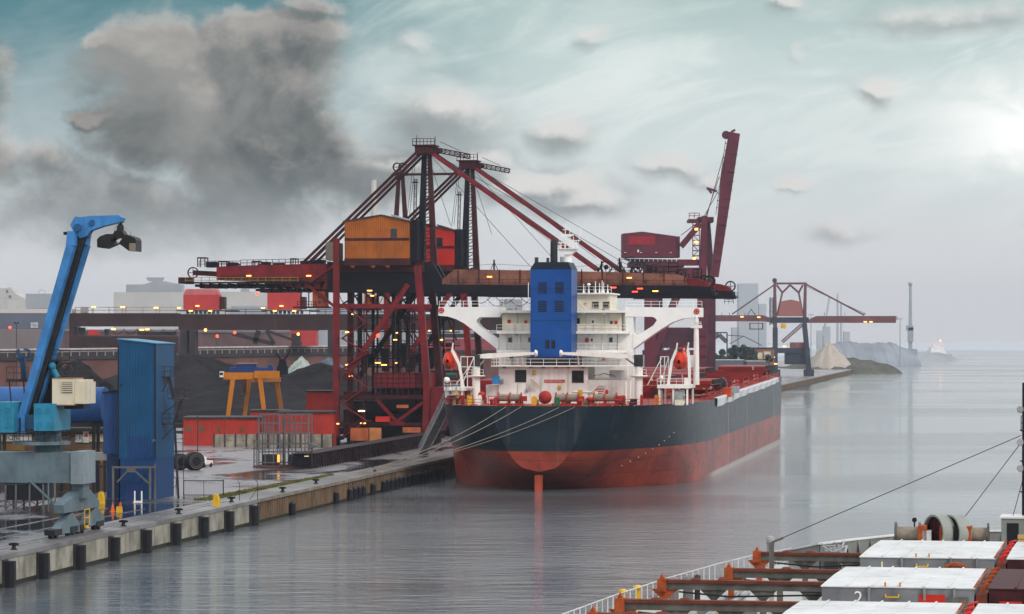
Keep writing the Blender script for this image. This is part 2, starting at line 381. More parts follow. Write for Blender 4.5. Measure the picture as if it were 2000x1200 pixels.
# ---------------------------------------------------------------- the big red and navy bulk carrier
ORN0 = mat("pipe orange", (.34,.08,.02), .6, var=.3)
WHITE = mat("ship white", (.78,.755,.71), .4, var=.08, sc=.3, dirt=.34, rust=.16, rc=(.32,.16,.07))
CREAM = mat("ship cream", (.72,.66,.52), .45, var=.12, sc=.3, dirt=.36, rust=.14, rc=(.36,.18,.08))
BLUE = mat("funnel blue", (.006,.058,.24), .38, var=.12, sc=.3, dirt=.15)
REDP = mat("deck red", (.30,.035,.022), .45, var=.25, sc=.5, dirt=.45, rust=.25, rc=(.10,.03,.02))
REDB = mat("bright red", (.50,.028,.018), .4, var=.12)
ORBOAT = mat("lifeboat orange", (.55,.035,.014), .35, var=.12)
BLACKP = mat("black paint", (.012,.013,.016), .5)
DARKW = mat("dark glass", (.010,.014,.02), .12)
STEELD = mat("dark steel", (.035,.033,.036), .55, var=.35, rust=.2, rc=(.06,.025,.015))
STEELL = mat("grey steel", (.30,.31,.32), .5, var=.2, dirt=.4)
YEL = mat("safety yellow", (.62,.36,.015), .5, dirt=.3)
ROPEM = mat("rope", (.22,.19,.15), .8, sc=3)
def hull_mat():
    m = bpy.data.materials.new("hull paint"); m.use_nodes = True; t = m.node_tree; t.nodes.clear(); k = N(t)
    bs = k.n('ShaderNodeBsdfPrincipled'); out = k.n('ShaderNodeOutputMaterial'); k.link(bs.outputs[0], out.inputs[0])
    tc = k.n('ShaderNodeTexCoord').outputs['Object']; sx = k.n('ShaderNodeSeparateXYZ'); k.link(tc, sx.inputs[0])
    zz = k.m('SUBTRACT', sx.outputs[2], k.m('MULTIPLY', sx.outputs[1], .0034))
    red = k.ss(zz, 6.27, 6.22)
    mp = k.n('ShaderNodeMapping'); k.link(tc, mp.inputs[0]); mp.inputs['Scale'].default_value = (1, 1, .10)
    st = k.noise(mp.outputs[0], .55, 7, .65); cl = k.noise(tc, .09, 7, .66, .8); fn = k.noise(tc, .9, 7, .7)
    navy = k.mix(k.ss(cl, .3, .7), (.006,.014,.025), (.013,.025,.037))
    navy = k.mix(k.m('MULTIPLY', k.ss(st, .54, .74), .6), navy, (.070,.068,.066))
    rd = k.mix(k.ss(cl, .35, .68), (.33,.052,.027), (.135,.021,.016))
    rd = k.mix(k.m('MULTIPLY', k.ss(fn, .52, .72), .55), rd, (.09,.022,.018))
    rd = k.mix(k.m('MULTIPLY', k.ss(st, .6, .85), .5), rd, (.33,.16,.12))
    br = k.n('ShaderNodeTexBrick'); br.inputs['Scale'].default_value = 1.0; br.inputs['Brick Width'].default_value = 9.0; br.inputs['Row Height'].default_value = 2.4; br.inputs['Mortar Size'].default_value = .05
    br.inputs['Color1'].default_value = (1,1,1,1); br.inputs['Color2'].default_value = (.86,.86,.86,1); br.inputs['Mortar'].default_value = (.55,.55,.55,1)
    k.link(k.xyz(k.m('ADD', sx.outputs[1], sx.outputs[0]), sx.outputs[2], 0.0), br.inputs['Vector'])
    scr = k.n('ShaderNodeMapping'); k.link(tc, scr.inputs[0]); scr.inputs['Scale'].default_value = (.12, .12, 1.6)
    sc2 = k.noise(scr.outputs[0], .9, 6, .7)
    rd = k.mix(k.m('MULTIPLY', k.ss(sc2, .57, .7), .6), rd, (.075,.020,.018))
    navy = k.mix(k.m('MULTIPLY', k.ss(sc2, .62, .74), .4), navy, (.06,.07,.075))
    c = k.mix(red, navy, rd); c = k.mix(1.0, c, br.outputs[0], 'MULTIPLY')
    low = k.m('MULTIPLY', k.ss(k.m('ADD', zz, k.m('MULTIPLY', fn, .5)), .95, .65), k.ss(sx.outputs[1], 48, 66))
    c = k.mix(k.m('MULTIPLY', low, .8), c, (.40,.37,.36)); k.link(c, bs.inputs['Base Color'])
    k.link(k.m('ADD', .22, k.m('MULTIPLY', fn, .22)), bs.inputs['Roughness'])
    bs.inputs['Specular IOR Level'].default_value = .20
    b = k.n('ShaderNodeBump'); b.inputs['Strength'].default_value = .35; b.inputs['Distance'].default_value = .12; k.link(k.noise(tc, .35, 3, .5), b.inputs['Height']); k.link(b.outputs[0], bs.inputs['Normal'])
    return m
HULL = hull_mat()
SF = Frame(4.2, 478, math.atan(.159))
ship = thing('cargo_ship', 'huge bulk carrier with navy and red hull, white superstructure and tall blue funnel', 'ship', (SF.X, SF.Y, 0), SF.yaw)
def lerp_t(tb, x):
    for (a, p), (b, q) in zip(tb, tb[1:]):
        if x <= b: return p+(q-p)*max(0, (x-a))/(b-a)
    return tb[-1][1]
HW = [(0,7.85),(1,9.6),(3,12.2),(6,14.4),(9,15.9),(13,17.3),(20,18.9),(30,20.4),(42,21.4),(55,21.9),(225,21.9),(233,20.2),(240,16.8),(247,11.2),(252,5),(254,.2)]
ZB = [(0,3.06),(2,2.6),(5,1.7),(8,.7),(11,-.6),(14,-2.2),(18,-5.5),(23,-13),(30,-34),(40,-90),(55,-300),(254,-400)]
def zd(s): return 13.3 if s < 55 else 13.3+2.0*(s-55)/166
def hw(s, z):
    zb = lerp_t(ZB, s); return lerp_t(HW, s)*max(0., (z-zb)/(zd(s)-zb))**.40
ST = [0,1,2,3,4.5,6,8,10,13,16,20,25,30,36,42,48,55,75,100,130,160,190,225,230,235,240,244,248,251,254]
M_ = 18
hb = MB(); vs = []
def sect(s):
    z0 = max(lerp_t(ZB, s), -1.2); zs = [zd(s)+(z0-zd(s))*(j/M_) for j in range(M_+1)]
    L = [(-hw(s, z), s, z) for z in zs]; return L+[(-a, b, c) for a, b, c in reversed(L)]
rows = [sect(s) for s in ST]; n = len(rows[0])
for r in rows: vs += r
hb.add(vs, [(i*n+j, i*n+j+1, (i+1)*n+j+1, (i+1)*n+j) for i in range(len(ST)-1) for j in range(n-1)], True)
hb.poly([V(q)-V((0,.004,0)) for q in rows[0]])
hull = hb.build('hull', HULL, ship)
dk = MB()
for a, b in zip(ST, ST[1:]): dk.poly([(-hw(a, zd(a)),a,zd(a)-.12),(hw(a, zd(a)),a,zd(a)-.12),(hw(b, zd(b)),b,zd(b)-.12),(-hw(b, zd(b)),b,zd(b)-.12)])
dk.build('deck', REDP, ship)
MB().box(-.45, .45, -1.6, 1.0, -.8, 2.55).build('rudder', mat("rudder red", (.36,.06,.03), .55, var=.3, dirt=.4), ship)
mb = MB()                                            # weld line around the transom panel and draught marks
for s_ in (86, 128, 200): MB().box(21.9, 21.96, s_, s_+.14, .1, zd(s_)-.2).build('side_strip', mat("pale strip", (.42,.40,.40), .6), hull)
def pr(F, x0, y0, x1, y1, v):
    a = F.P(x0, y0, v); b = F.P(x1, y1, v); return min(a.x, b.x), max(a.x, b.x), min(a.z, b.z), max(a.z, b.z)
def pbox(mb, F, x0, y0, x1, y1, v, dep):
    a, b, c, d = pr(F, x0, y0, x1, y1, v); return mb.box(a, b, v, v+dep, c, d)
def pb(name, m, parent, F, *rects):
    mb = MB()
    for r in rects: pbox(mb, F, *r)
    return mb.build(name, m, parent)
# engine casing block on the aft deck
casing = pb('casing_block', WHITE, ship, SF, (974,716,1148,790,24,9))
pb('casing_annex', WHITE, ship, SF, (949,752,973.5,790,24.5,7))
pb('casing_annex', WHITE, ship, SF, (1148.5,742,1228,790,24.5,9))
pb('store_box', WHITE, ship, SF, (1190,724,1214,741.5,26,4))
for r in ((1006,723,1028,747), (1117,724,1140,748)):
    lv = pb('louvre', BLACKP, casing, SF, (*r, 23.93, .1))
    mb = MB()
    for i in range(6): pbox(mb, SF, r[0], r[1]+2+i*4, r[2], r[1]+3.2+i*4, 23.86, .1)
    mb.build('slat', STEELD, lv)
sg = pb('muster_sign', REDB, casing, SF, (1063,742,1103,748,23.94,.04))
o = SF.P(1083, 745.2, 23.93); MB().text("MUSTER STATION 1", (o.x, o.y, o.z), (1,0,0), (0,0,1), .36).build('lettering', WHITE, sg)
for px, py, c in ((1043,728,YEL), (1093,757,YEL), (1185,766,REDB), (1100,773,REDB), (981,745,STEELL), (1030,762,STEELL)):
    p = SF.P(px, py, 23.7); MB().ball(p, .28, 8, 6, (1,.6,1.5)).build('wall_fitting', c, casing)
fl = SF.P(1171, 766, 24.3); mb = MB()
for i, ln in enumerate(("NO SMOKING", "SAFETY FIRST", "PROPELLER", "KEEP CLEAR")):
    pass
a, b, c, d = pr(SF, 1155, 758, 1186, 775, 24.4)
for i in range(4): mb.box(a+.25+.12*(i % 2), b-.4-.2*(i % 3), 24.42, 24.46, d-.25-.36*i, d-.12-.36*i)
mb.build('notice', REDB, casing)
pipe = MB().path([SF.P(1118,766,24.0), SF.P(1155,766,24.0), SF.P(1168,753,24.0), SF.P(1180,753,24.0)], .16, 8).build('vent_pipe', WHITE, casing)
tp = MB(); p = SF.P(1180, 737, 25); tp.grid(lambda u, v: p+V((-1.8+3.6*u, .1+2*v, .15+.35*sin(pi*u)+.10*sin(u*17)+.05*sin(v*7+u*3))), 14, 6)
tarp = tp.build('blue_cover', mat("blue tarpaulin", (.02,.17,.42), .5), ship)
pb('water_tank', mat("tank blue", (.03,.22,.50), .4), ship, SF, (961,735,974,750,22.5,1.2))
# rails of the casing deck
mb = MB(); zc = pr(SF, 974, 716, 1148, 790, 24)
mb.box(zc[0]-1.1, zc[1]+8, 22.8, 34, zc[3]-.02, zc[3]+.14); mb.build('casing_deck', WHITE, ship)
MB().rail([(zc[0]-1.0, 33, zc[3]+.14), (zc[0]-1.0, 22.9, zc[3]+.14), (zc[1]+7.9, 22.9, zc[3]+.14), (zc[1]+7.9, 33, zc[3]+.14)], 1.1, 2.1, .035).build('railing', WHITE, ship)
# funnel
fun = pb('funnel', BLUE, ship, SF, (1036,526,1116,714,28,7.0))
fa = pr(SF, 1036, 526, 1116, 700, 28); z = fa[3]
cap = MB(); cap.prism([(fa[0]-.05, z), (fa[1]+.05, z), (fa[1]-.55, z+1.15), (fa[0]+.75, z+1.15)], 'xz', 28.0-.05, 35.05)
cap.build('funnel_cap', mat("funnel top", (.010,.018,.032), .5), fun)
mb = MB(); p = SF.P(1082, 520, 31); q = SF.P(1082, 474, 31)
mb.lathe((p.x, 31, 0), [(.62, p.z-1), (.60, q.z), (.52, q.z+.35), (.3, q.z+.55), (.05, q.z+.6)], 16); mb.build('exhaust_pipe', mat("sooty steel", (.018,.018,.02), .6, var=.4, rust=.15), fun)
for px, py, r in ((1048,503,.32), (1070,504,.25), (1098,502,.36)):
    p = SF.P(px, 522, 30); q = SF.P(px, py, 30); MB().tube(p, q, r, 10).build('exhaust_pipe', STEELD if px < 1090 else STEELL, fun)
for r in ((1051,552,1068,575), (1084,552,1101,575), (1051,588,1068,610), (1084,588,1101,610)):
    mb = MB()
    for i in range(7): pbox(mb, SF, r[0], r[1]+i*3.3, r[2], r[1]+1.7+i*3.3, 27.95, .1)
    mb.build('louvre', BLACKP, fun)
for r in ((1065.5,665,1073,681), (1077,665,1084.5,681)): pb('door', BLACKP, fun, SF, (*r, 27.95, .1))
pb('funnel_base', BLACKP, ship, SF, (1028,698,1124,714,27.3,9))
# accommodation house
acc = pb('accommodation', WHITE, ship, SF, (975,652,1225,742,36,15))
bdk = pb('bridge_deck_house', CREAM, ship, SF, (981,611,1214,647,36.6,13))
wh = pb('wheelhouse', CREAM, ship, SF, (1046,575,1191,606,38,10))
pb('deck_slab', WHITE, ship, SF, (970,647,1227,652,33.8,18))
pb('deck_slab', WHITE, ship, SF, (970,684,1225,689.5,33.8,2.1))
pb('deck_slab', WHITE, ship, SF, (976,606.5,1220,611,35.0,15))
pb('deck_slab', WHITE, ship, SF, (1040,572.5,1194,575,37.2,12))
def railx(x0, x1, y, v, h=1.05):
    a = SF.P(x0, y, v); b = SF.P(x1, y, v); return MB().rail([a, b], h, 1.3, .03)
railx(970,1225,647,33.9).build('railing', WHITE, ship); railx(970,1225,684,33.9).build('railing', WHITE, ship)
railx(976,1220,606.5,35.1).build('railing', CREAM, ship); railx(1126,1194,572.5,37.3).build('railing', WHITE, ship)
pb('bulwark_screen', CREAM, ship, SF, (981,632,1034,647,34.0,.06)); pb('bulwark_screen', CREAM, ship, SF, (1127,634,1214,647,34.0,.06))
for par, lst in ((bdk, ((1127,622,1132,632,36.55),(1192,627.5,1196,633,36.55))), (acc, ((993,660,999.5,668.5,35.93),(1190,660,1196,668.5,35.93),(1032,660,1036,668,35.93),(1128,697,1134,704,35.93),(996,695,1002,702,35.93))), (wh, ((1157,590,1169,602,37.94),(1178,590,1190,602,37.94)))):
    for r in lst:
        wd = pb('window', STEELL, par, SF, (r[0]-.8, r[1]-.8, r[2]+.8, r[3]+.8, r[4], .06)); pb('pane', DARKW, wd, SF, (r[0], r[1], r[2], r[3], r[4]-.02, .07))
for par, r in ((bdk,(1153,622,1163,646.5,36.53)), (acc,(1151,657.5,1160,683.5,35.9))):
    d_ = pb('door', WHITE, par, SF, (*r, .08)); pb('pane', DARKW, d_, SF, (r[0]+3, r[1]+4, r[0]+6.5, r[1]+9.5, r[4]-.03, .1))
for par, r in ((bdk,(991,625,997,633,36.4)), (bdk,(1200,627,1206,634.5,36.4)), (acc,(1143,661,1149.5,668.5,35.8)), (wh,(1175,604,1181,612,35.2)), (acc,(1175,699,1182,704,35.8)), (acc,(1006,601,1008.5,610,35.4)), (bdk,(1024,626,1029,632,36.4))):
    pb('fire_box', REDB, par, SF, (*r, .22))
pb('hose_box', mat("orange sign", (.62,.22,.02), .5), wh, SF, (1141,592,1146,596,37.9,.08))
MB().bars([SF.P(1128,588,37.4), SF.P(1150,612,36.0)], .16).build('stair', WHITE, ship)
def wing(pts, hole=None):
    return MB().prism([((lambda p: (p.x, p.z))(SF.P(x, y, 37))) for x, y in pts], 'xz', 36.2, 39.6)
WB = mat("wing white", (.80,.79,.77), .38, var=.04, dirt=.08)
lw = wing([(858,600),(984,600),(984,611),(976,620),(938,620),(933,625),(932,630),(938,638),(975.5,666),(975.5,685),(950,664.5),(925,645),(908,632),(893,624),(876,618.5),(858,617)]).build('bridge_wing', WB, ship)
rw = wing([(1371,601.5),(1222,600),(1222,619),(1274,619),(1280,621),(1284,626),(1277,636),(1250,653),(1243,654.5),(1238,651),(1237.5,682),(1262,664),(1290,644.5),(1314,630),(1335,622.5),(1371,619.5)]).build('bridge_wing', WB, ship)
mb = MB(); pbox(mb, SF, 1222.5, 619.3, 1237, 742, 36.3, 3.2); mb.build('wing_pillar', WB, ship)
for lx, ly, par in ((860.8,606.5,lw), (1359.5,608.5,rw)):
    p = SF.P(lx+1.2, ly, 36.12)
    MB()._ring(p, .48, .17, .1, 18, 'y').build('emblem_ring', REDB, par); MB().ball(p, .22, 8, 6, (1,.3,1)).build('emblem_dot', REDB, par)
railx(858,984,600,38.8,1.0).build('railing', WB, ship); railx(1222,1371,600.6,38.8,1.0).build('railing', WB, ship)
# masts and aerials
mast = MB(); p = SF.P(1109, 575, 43); q = SF.P(1109, 487, 43)
mast.tube(p, q, .75, 12, .62); mo = mast.build('radar_mast', WB, ship)
mb = MB(); mb.prism([(q.x-.7, q.z-.9), (q.x+.7, q.z-.9), (q.x+1.7, q.z), (q.x-1.7, q.z)], 'xz', 42, 44); mb.box(q.x-1.8, q.x+1.8, 41.6, 44.6, q.z, q.z+.12); mb.build('platform', WB, mo)
mb = MB().rail([(q.x-1.8,41.7,q.z+.1), (q.x+1.8,41.7,q.z+.1)], 1.0, .7, .03)
for px, y0, y1, r in ((1096,487,455,.06), (1104,487,437,.07), (1113,487,446,.06), (1120,487,462,.06), (1126,487,470,.05), (1092,487,463,.04)):
    mb.tube(SF.P(px, y0, 43), SF.P(px, y1, 43), r, 6)
for px0, px1, y in ((1093,1116,462), (1090,1128,475), (1099,1110,449), (1112,1134,470)): mb.bar(SF.P(px0, y, 43), SF.P(px1, y, 43), .12)
mb.bars([SF.P(1128,484,43), SF.P(1135,446,43)], .08); mb.bar(SF.P(1130,447,43), SF.P(1139,445,43), .12)
mb.build('aerial', WB, mo)
MB().box(q.x-.9, q.x+1.1, 41.8, 42.1, q.z+2.2, q.z+2.5).build('radar_scanner', WB, mo)
for px, y0, r in ((1140,555,.05), (1150,553,.05), (1163,550,.06), (1171,553,.05), (1176,548,.05), (1179,552,.05), (1187,556,.05), (1032,552,.05)):
    a = SF.P(px, 573 if px > 1100 else 600, 40); b = SF.P(px, y0, 40); MB().tube(a, b, r*1.3, 6).lathe((a.x, 40, 0), [(.2, a.z), (.03, a.z+.9)], 8).build('aerial', WB, wh)
a = SF.P(1150, 556, 40); MB().ball(a, .32, 10, 7, (1,1,.6)).build('satellite_dome', WB, wh)
# deck cranes with their booms folded across the funnel
def deck_crane(px0, px1, base, bx, sgn):
    p = SF.P(px0, base, 20); q = SF.P(px0, 716, 20)
    cr = MB().tube(p, q, .66, 16).build('deck_crane', WHITE, ship)
    MB().lathe((p.x, 20, 0), [(.9, q.z-1.8), (1.5, q.z-1.6), (1.5, q.z-1.45), (.7, q.z-1.45)], 16).rail([(p.x-1.4,18.6,q.z-1.5),(p.x+1.4,18.6,q.z-1.5)], 1.0, .7, .03).build('platform', WHITE, cr)
    MB().box(p.x-.7, p.x+.7, 19.3, 20.7, q.z, q.z+1.9).build('winch_house', STEELD, cr)
    j = SF.P(px1, 697, 20); e_ = SF.P(bx, 690.5, 20)
    b = MB().bar(j, j+(e_-j)*.25, .8, .5, .9, .85).bar(j+(e_-j)*.25, e_, .9, .85, .5, .42)
    b.build('boom', WHITE, cr); MB().lathe((e_.x, 20, e_.z), [(.2, -.5*0), (.45, .0), (.45, .3), (.2, .3)], 12, 'x').ball(e_, .42, 10, 7, (.5,1,1.4)).build('boom_head', WHITE, cr)
    MB().tube((p.x+sgn*.6, 20, q.z+.2), j+(e_-j)*.22, .14, 8).build('ram', STEELL, cr)
    r0 = j+(e_-j)*.78; MB().bar((r0.x, 20, r0.z-.2), (r0.x, 21, SF.P(px0, 716, 24).z), .22).build('boom_rest', WHITE, ship)
deck_crane(930, 926, 791, 1046, 1); deck_crane(1247.5, 1250, 791, 1095, -1)
# lifeboat stations
def station(px0, px1, ptop, cx, sgn, w0):
    a = SF.P(px0, ptop, 17); b = SF.P(px1, ptop, 17); zt = a.z
    st = MB().box(a.x, b.x, 16.6, 27, zt-.55, zt).build('boat_platform', WHITE, ship)
    for x in (a.x+.3, (a.x+b.x)/2, b.x-.3):
        for y in (17, 26): MB().bar((x, y, 13.2), (x, y, zt-.5), .28).build('post', WHITE, st)
    MB().rail([(a.x,16.7,zt),(b.x,16.7,zt)], 1.05, .9, .03).build('railing', WHITE, st)
    return zt
def davit(px_foot, px_knee, px_top, yt, yk, yf, v):
    MB().bars([SF.P(px_foot, yf, v), SF.P(px_knee, yk, v), SF.P(px_top, yt, v)], .42).bars([SF.P(px_top, yt, v), SF.P(px_top+2, yt-14, v)], .2).build('davit', WHITE, ship)
zl = station(868, 906, 757, 881, -1, 0)
for v in (18, 24): davit(905, 897, 883, 684, 712, 757, v)
zr = station(1284, 1346, 752, 1330, 1, 0)
for v in (18, 24): davit(1305, 1312, 1321, 684, 706, 752, v); davit(1347, 1346, 1343, 683, 700, 752, v)
mb = MB()                                             # stair frames beside the boat stations
for x0, x1, y0, y1 in ((900,926,697,757), (1290,1306,697,752)):
    for v in (19, 23):
        for x in (x0, (x0+x1)/2, x1): mb.bar(SF.P(x, y1, v), SF.P(x, y0, v), .12)
        for f in (0, .33, .66, 1): mb.bar(SF.P(x0, y0+(y1-y0)*f, v), SF.P(x1, y0+(y1-y0)*f, v), .12)
        mb.bar(SF.P(x0, y1, v), SF.P(x1, y0, v), .14)
mb.bar(SF.P(1265,752,19), SF.P(1292,700,19), .5, .1).bar(SF.P(890,752,19), SF.P(918,715,19), .3, .1)
mb.build('stair_frame', WHITE, ship)
def lifeboat(px, py, v, lab, wx):
    p = SF.P(px, py, v); W_ = SF.W(p.x, v, p.z)
    t_ = thing('lifeboat', lab, 'lifeboat', W_, SF.yaw, 'lifeboats hung on the ship davits')
    def f(u, q):
        a = 2*pi*u; e_ = -3.4+6.8*q; k_ = (1-(abs(e_)/3.45)**2.6)**.5
        x = wx*cos(a)*k_; z = sin(a)
        z = (1.95*z*(1-.12*abs(cos(a))) if z > 0 else 1.45*z)*k_
        return V((x, e_, z))
    MB().grid(f, 20, 12).build('hull', ORBOAT, t_)
    MB().grid(lambda u, q: V((wx*1.03*cos(2*pi*u)*(1-(abs(-3.2+6.4*q)/3.45)**2.6)**.5, -3.2+6.4*q, -.12+.16*sin(2*pi*u))), 20, 10).build('fender_strip', mat("boat strip", (.35,.02,.01), .5), t_)
    MB().box(-.55, .55, -2.2, -.6, 1.5, 2.3).build('cockpit', ORBOAT, t_)
    MB().box(-.42, .42, -2.26, -2.18, 1.65, 2.1).build('window', DARKW, t_)
    MB().tube((0,-2.0,1.5), (0,-2.0,2.7), .06, 6).tube((0,2.0,1.2), (0,2.0,2.7), .06, 6).build('hook', STEELD, t_)
    MB().box(-.35, .35, -2.9, -2.3, -1.2, -.9).build('cradle', STEELD, t_)
lifeboat(881, 706, 21, 'red enclosed lifeboat on the port side, beside the white crane boom left of the funnel', 1.15)
lifeboat(1330, 707, 21, 'red enclosed lifeboat on the starboard side, beside the white post on the right', 1.3)
pm = MB(); a = SF.P(1360, 752, 24); b = SF.P(1360, 622, 24); pm.tube(a, b, .52, 10, .38)
po = pm.build('lamp_post', WHITE, ship); MB().box(b.x-.9, b.x+.9, 23.6, 24.4, b.z-1.6, b.z-1.1).rail([(b.x-.8,23.6,b.z-1.1),(b.x+.8,23.6,b.z-1.1)], .5, .5, .04).build('lamp_bracket', WHITE, po)
MB().ball((b.x,24,b.z+.2), .3, 8, 6).build('lamp', WHITE, po)
# white machinery, posts and stairs under the boat decks
for px, y0, y1, r in ((876,762,790,.2), (884,762,790,.3), (1292,762,790,.2), (1325,762,790,1.0), (1222,745,790,.2), (1231,745,790,.2)): MB().tube(SF.P(px, y1, 19), SF.P(px, y0, 19), r, 8).build('deck_post', WHITE, ship)
for r, c in (((1310,773,1336,783,17.5,1.2), STEELL), ((1317,765,1333,780,17,1.5), STEELL), ((1318,781,1334,792,15.5,1.0), CREAM), ((1336,738,1346,760,20,.5), WHITE)): pb('deck_locker', c, ship, SF, r)
for x, y, r in ((873,742,.5), (1292,738,.35)): MB().ball(SF.P(x, y, 17.5), r).build('raft_canister', WHITE, ship)
MB().tube(SF.P(872,733,17.5), SF.P(892,733,17.5), .38, 12).build('raft_canister', mat("raft green", (.01,.09,.08), .5), ship)
# mooring gear along the stern rail
RD = mat("winch red", (.34,.030,.020), .45, var=.25, dirt=.35)
def winch(px, py, v, n_, r):
    p = SF.P(px, py, v); z0 = 13.2
    o = MB().box(p.x-.4-.9*n_, p.x+.4+.9*n_, v-.7, v+.7, z0, z0+.35).build('mooring_winch', RD, ship)
    for i in range(n_+1):
        x = p.x-.9*n_+1.8*i; mb = MB(); mb.lathe((x, v, z0+1.25), [(r, -.07), (r, .07)], 16, 'x'); mb.prism([(v-.8, z0+.3), (v+.8, z0+.3), (v+.15, z0+1.4), (v-.15, z0+1.4)], 'yz', x-.24, x-.12); mb.build('flange', RD, o)
    MB().tube((p.x-.9*n_, v, z0+1.25), (p.x+.9*n_, v, z0+1.25), r*.68, 14).build('rope_drum', ROPEM, o)
    MB().box(p.x+.9*n_+.1, p.x+.9*n_+.9, v-.4, v+.4, z0+.7, z0+1.5).build('motor', RD, o)
for px, v, n_, r in ((996,8,2,.85), (1108,7.5,2,.9), (1182,10,2,.9)): winch(px, 780, v, n_, r)
p = SF.P(1065, 778, 9); MB().lathe((p.x, 9, 14.5), [(.1,-.3),(1.05,-.28),(1.05,.0),(.3,.15)], 22, 'y').build('cable_reel', RD, ship)
for px, v, h, r in ((941,14,2.1,.5), (1152,9,1.4,.5), (960,12,1.0,.35), (1134,6,1.1,.35), (1205,10,1.2,.4), (1218,13,1.6,.3)):
    p = SF.P(px, 790, v); MB().lathe((p.x, v, 13.2), [(r*.7, 0), (r*.7, h*.6), (r*1.15, h*.62), (r*1.1, h*.9), (r*.4, h)], 14).build('mushroom_vent', RD, ship)
for px, v in ((893,17), (1212,11), (1235,14), (1240,14)):
    p = SF.P(px, 790, v); MB().tube((p.x, v, 13.1), (p.x, v, 14.1), .36, 12).lathe((p.x, v, 14.1), [(.48,0),(.48,.12)], 12).build('bollard', BLACKP, ship)
for px in (965, 990, 1015, 1050, 1080, 1095, 1120, 1150):
    s_ = .5+abs(px-1057)*.012; p = SF.P(px, 792, s_); MB().lathe((p.x, s_+.2, 13.2), [(.26,0),(.2,.1),(.2,.4),(.32,.5)], 10).build('fairlead', RD, ship)
for px, py, v, c in ((917,778,15,YEL), (892,770,17,YEL), (1283,778,17,mat("grab orange",(.55,.18,.02),.5)), (1133,768,9,YEL), (1163,771,12,CREAM), (1088,783,5,mat("valve green",(.01,.12,.05),.5)), (918,787,12,YEL)):
    p = SF.P(px, py, v); MB().box(p.x-.35, p.x+.35, v-.3, v+.3, 13.2, max(14.1, p.z+.5)).build('deck_fitting', c, ship)
for sg_ in (-1, 1):
    mb = MB()
    for a, b in zip(ST[1:16], ST[2:17]): mb.rail([(sg_*(hw(a, zd(a))-.3), a, zd(a)), (sg_*(hw(b, zd(b))-.3), b, zd(b))], 1.0, 2.0, .035)
    mb.build('stern_railing', RD, ship)
MB().rail([(21.5,55,zd(55)),(21.5,222,zd(222))], 1.05, 3.0, .04, 2).build('side_railing', RD, ship)
# hatch row
HT = mat("hatch red", (.20,.015,.014), .42, var=.2, sc=.25, dirt=.5, rust=.1)
nums = "765432"
for i, s_ in enumerate(range(66, 215, 25)):
    z0 = zd(s_); co_ = MB().box(-10, 10, s_, s_+18, z0-.2, z0+2.0).build('hatch_coaming', HT, ship)
    out = 10.6 if i in (0, 5) else (3.0 if i in (2,) else 0)
    for sd in (-1, 1):
        x0 = sd*.05+(out if sd > 0 else -out); x1 = x0+sd*10.1
        cv = MB().prism([(s_-.8, z0+2.25), (s_+18.8, z0+2.25), (s_+18.8, z0+3.0), (s_+17.6, z0+3.25), (s_+.4, z0+3.25), (s_-.8, z0+3.0)], 'yz', min(x0, x1), max(x0, x1)).build('hatch_cover', HT, ship)
        if sd > 0 and i < 6:
            MB().text(nums[i], (x0+7.5, s_-.82, z0+2.62), (1,0,0), (0,0,1), .9).build('numeral', WHITE, cv)
            mb = MB()
            for q in range(7): mb.box(x1-.1, x1+.5, s_+1+q*2.6, s_+1.5+q*2.6, z0+2.4, z0+3.2)
            mb.build('cleat', STEELD, cv)
    for y in (s_-1.2, s_+19.2):
        mb = MB().box(-20.6, 20.6, y-.25, y+.25, z0+1.75, z0+2.15)
        for x in (-20, -15, 15, 20): mb.bar((x, y, z0), (x, y, z0+1.8), .35)
        mb.build('cover_track', HT, ship)
    for x, c in ((17.5, YEL), (19.0, RD), (18.4, STEELL)):
        MB().lathe((x, s_+21+x*.1, z0-.1), [(.35,0),(.35,1.1),(.6,1.2),(.55,1.7),(.2,1.9)], 10).build('vent_pipe', c, ship)
mb = MB().tube((20.2,88,zd(88)+2.0), (20.2,91,zd(88)+2.0), 1.15, 18).build('cable_reel', STEELD, ship)
pb('deck_locker', mat("orange locker", (.50,.06,.015), .5), ship, SF, (1410,758,1427,776,82,3)); pb('deck_locker', STEELL, ship, SF, (1427,755,1442,768,92,3))
MB().bars([(-1,236,zd(230)), (-1,236,zd(230)+7)], .5).build('foremast', RD, ship)
# things on or beside the ship
tpm = mat("white sheeting", (.52,.53,.55), .55, var=.08, sc=.5)
mb = MB().grid(lambda u, q: V((21.3+min(q*2.2, .78)+.10*sin(u*60+q*3), 62+u*152, zd(62+u*152)+.12-(0 if q < .35 else (q-.35)*(2.3-.7*u)*(1+.05*sin(u*37)+.06*sin(u*11))))), 120, 8)
o = mb.build('sheeting', tpm); o.location = (SF.X, SF.Y, 0); o.rotation_euler = (0,0,-SF.yaw)
tag(o, 'long white plastic sheet draped over the starboard deck edge of the bulk carrier', 'sheet')
gt = SF.W(*SF.P(884, 772, 14)); gb = gnd(826, 889, QZ+.2)
gw = thing('gangway', 'grey mesh gangway leading from the ship stern down to the dark quay', 'gangway', gb)
d = gt-gb; sd = V((d.y, -d.x, 0)).normalized()*.75*-1; sd = V((.75, .2, 0))
mb = MB(); mb.bar((0,0,0), d, 1.2, .12); mb.build('tread', STEELL, gw)
for sg_ in (-1, 1):
    mb = MB(); a = sd*sg_; mb.bar(a, d+a, .12, .25); mb.bar(a+V((0,0,1.6)), d+a+V((0,0,1.6)), .1)
    for i in range(24):
        p, q = a+d*i/24, a+d*(i+1)/24; mb.bar(p, p+V((0,0,1.6)), .06); mb.bar(p, q+V((0,0,1.6)), .04); mb.bar(q, p+V((0,0,1.6)), .04)
    mb.build('railing', STEELL, gw)
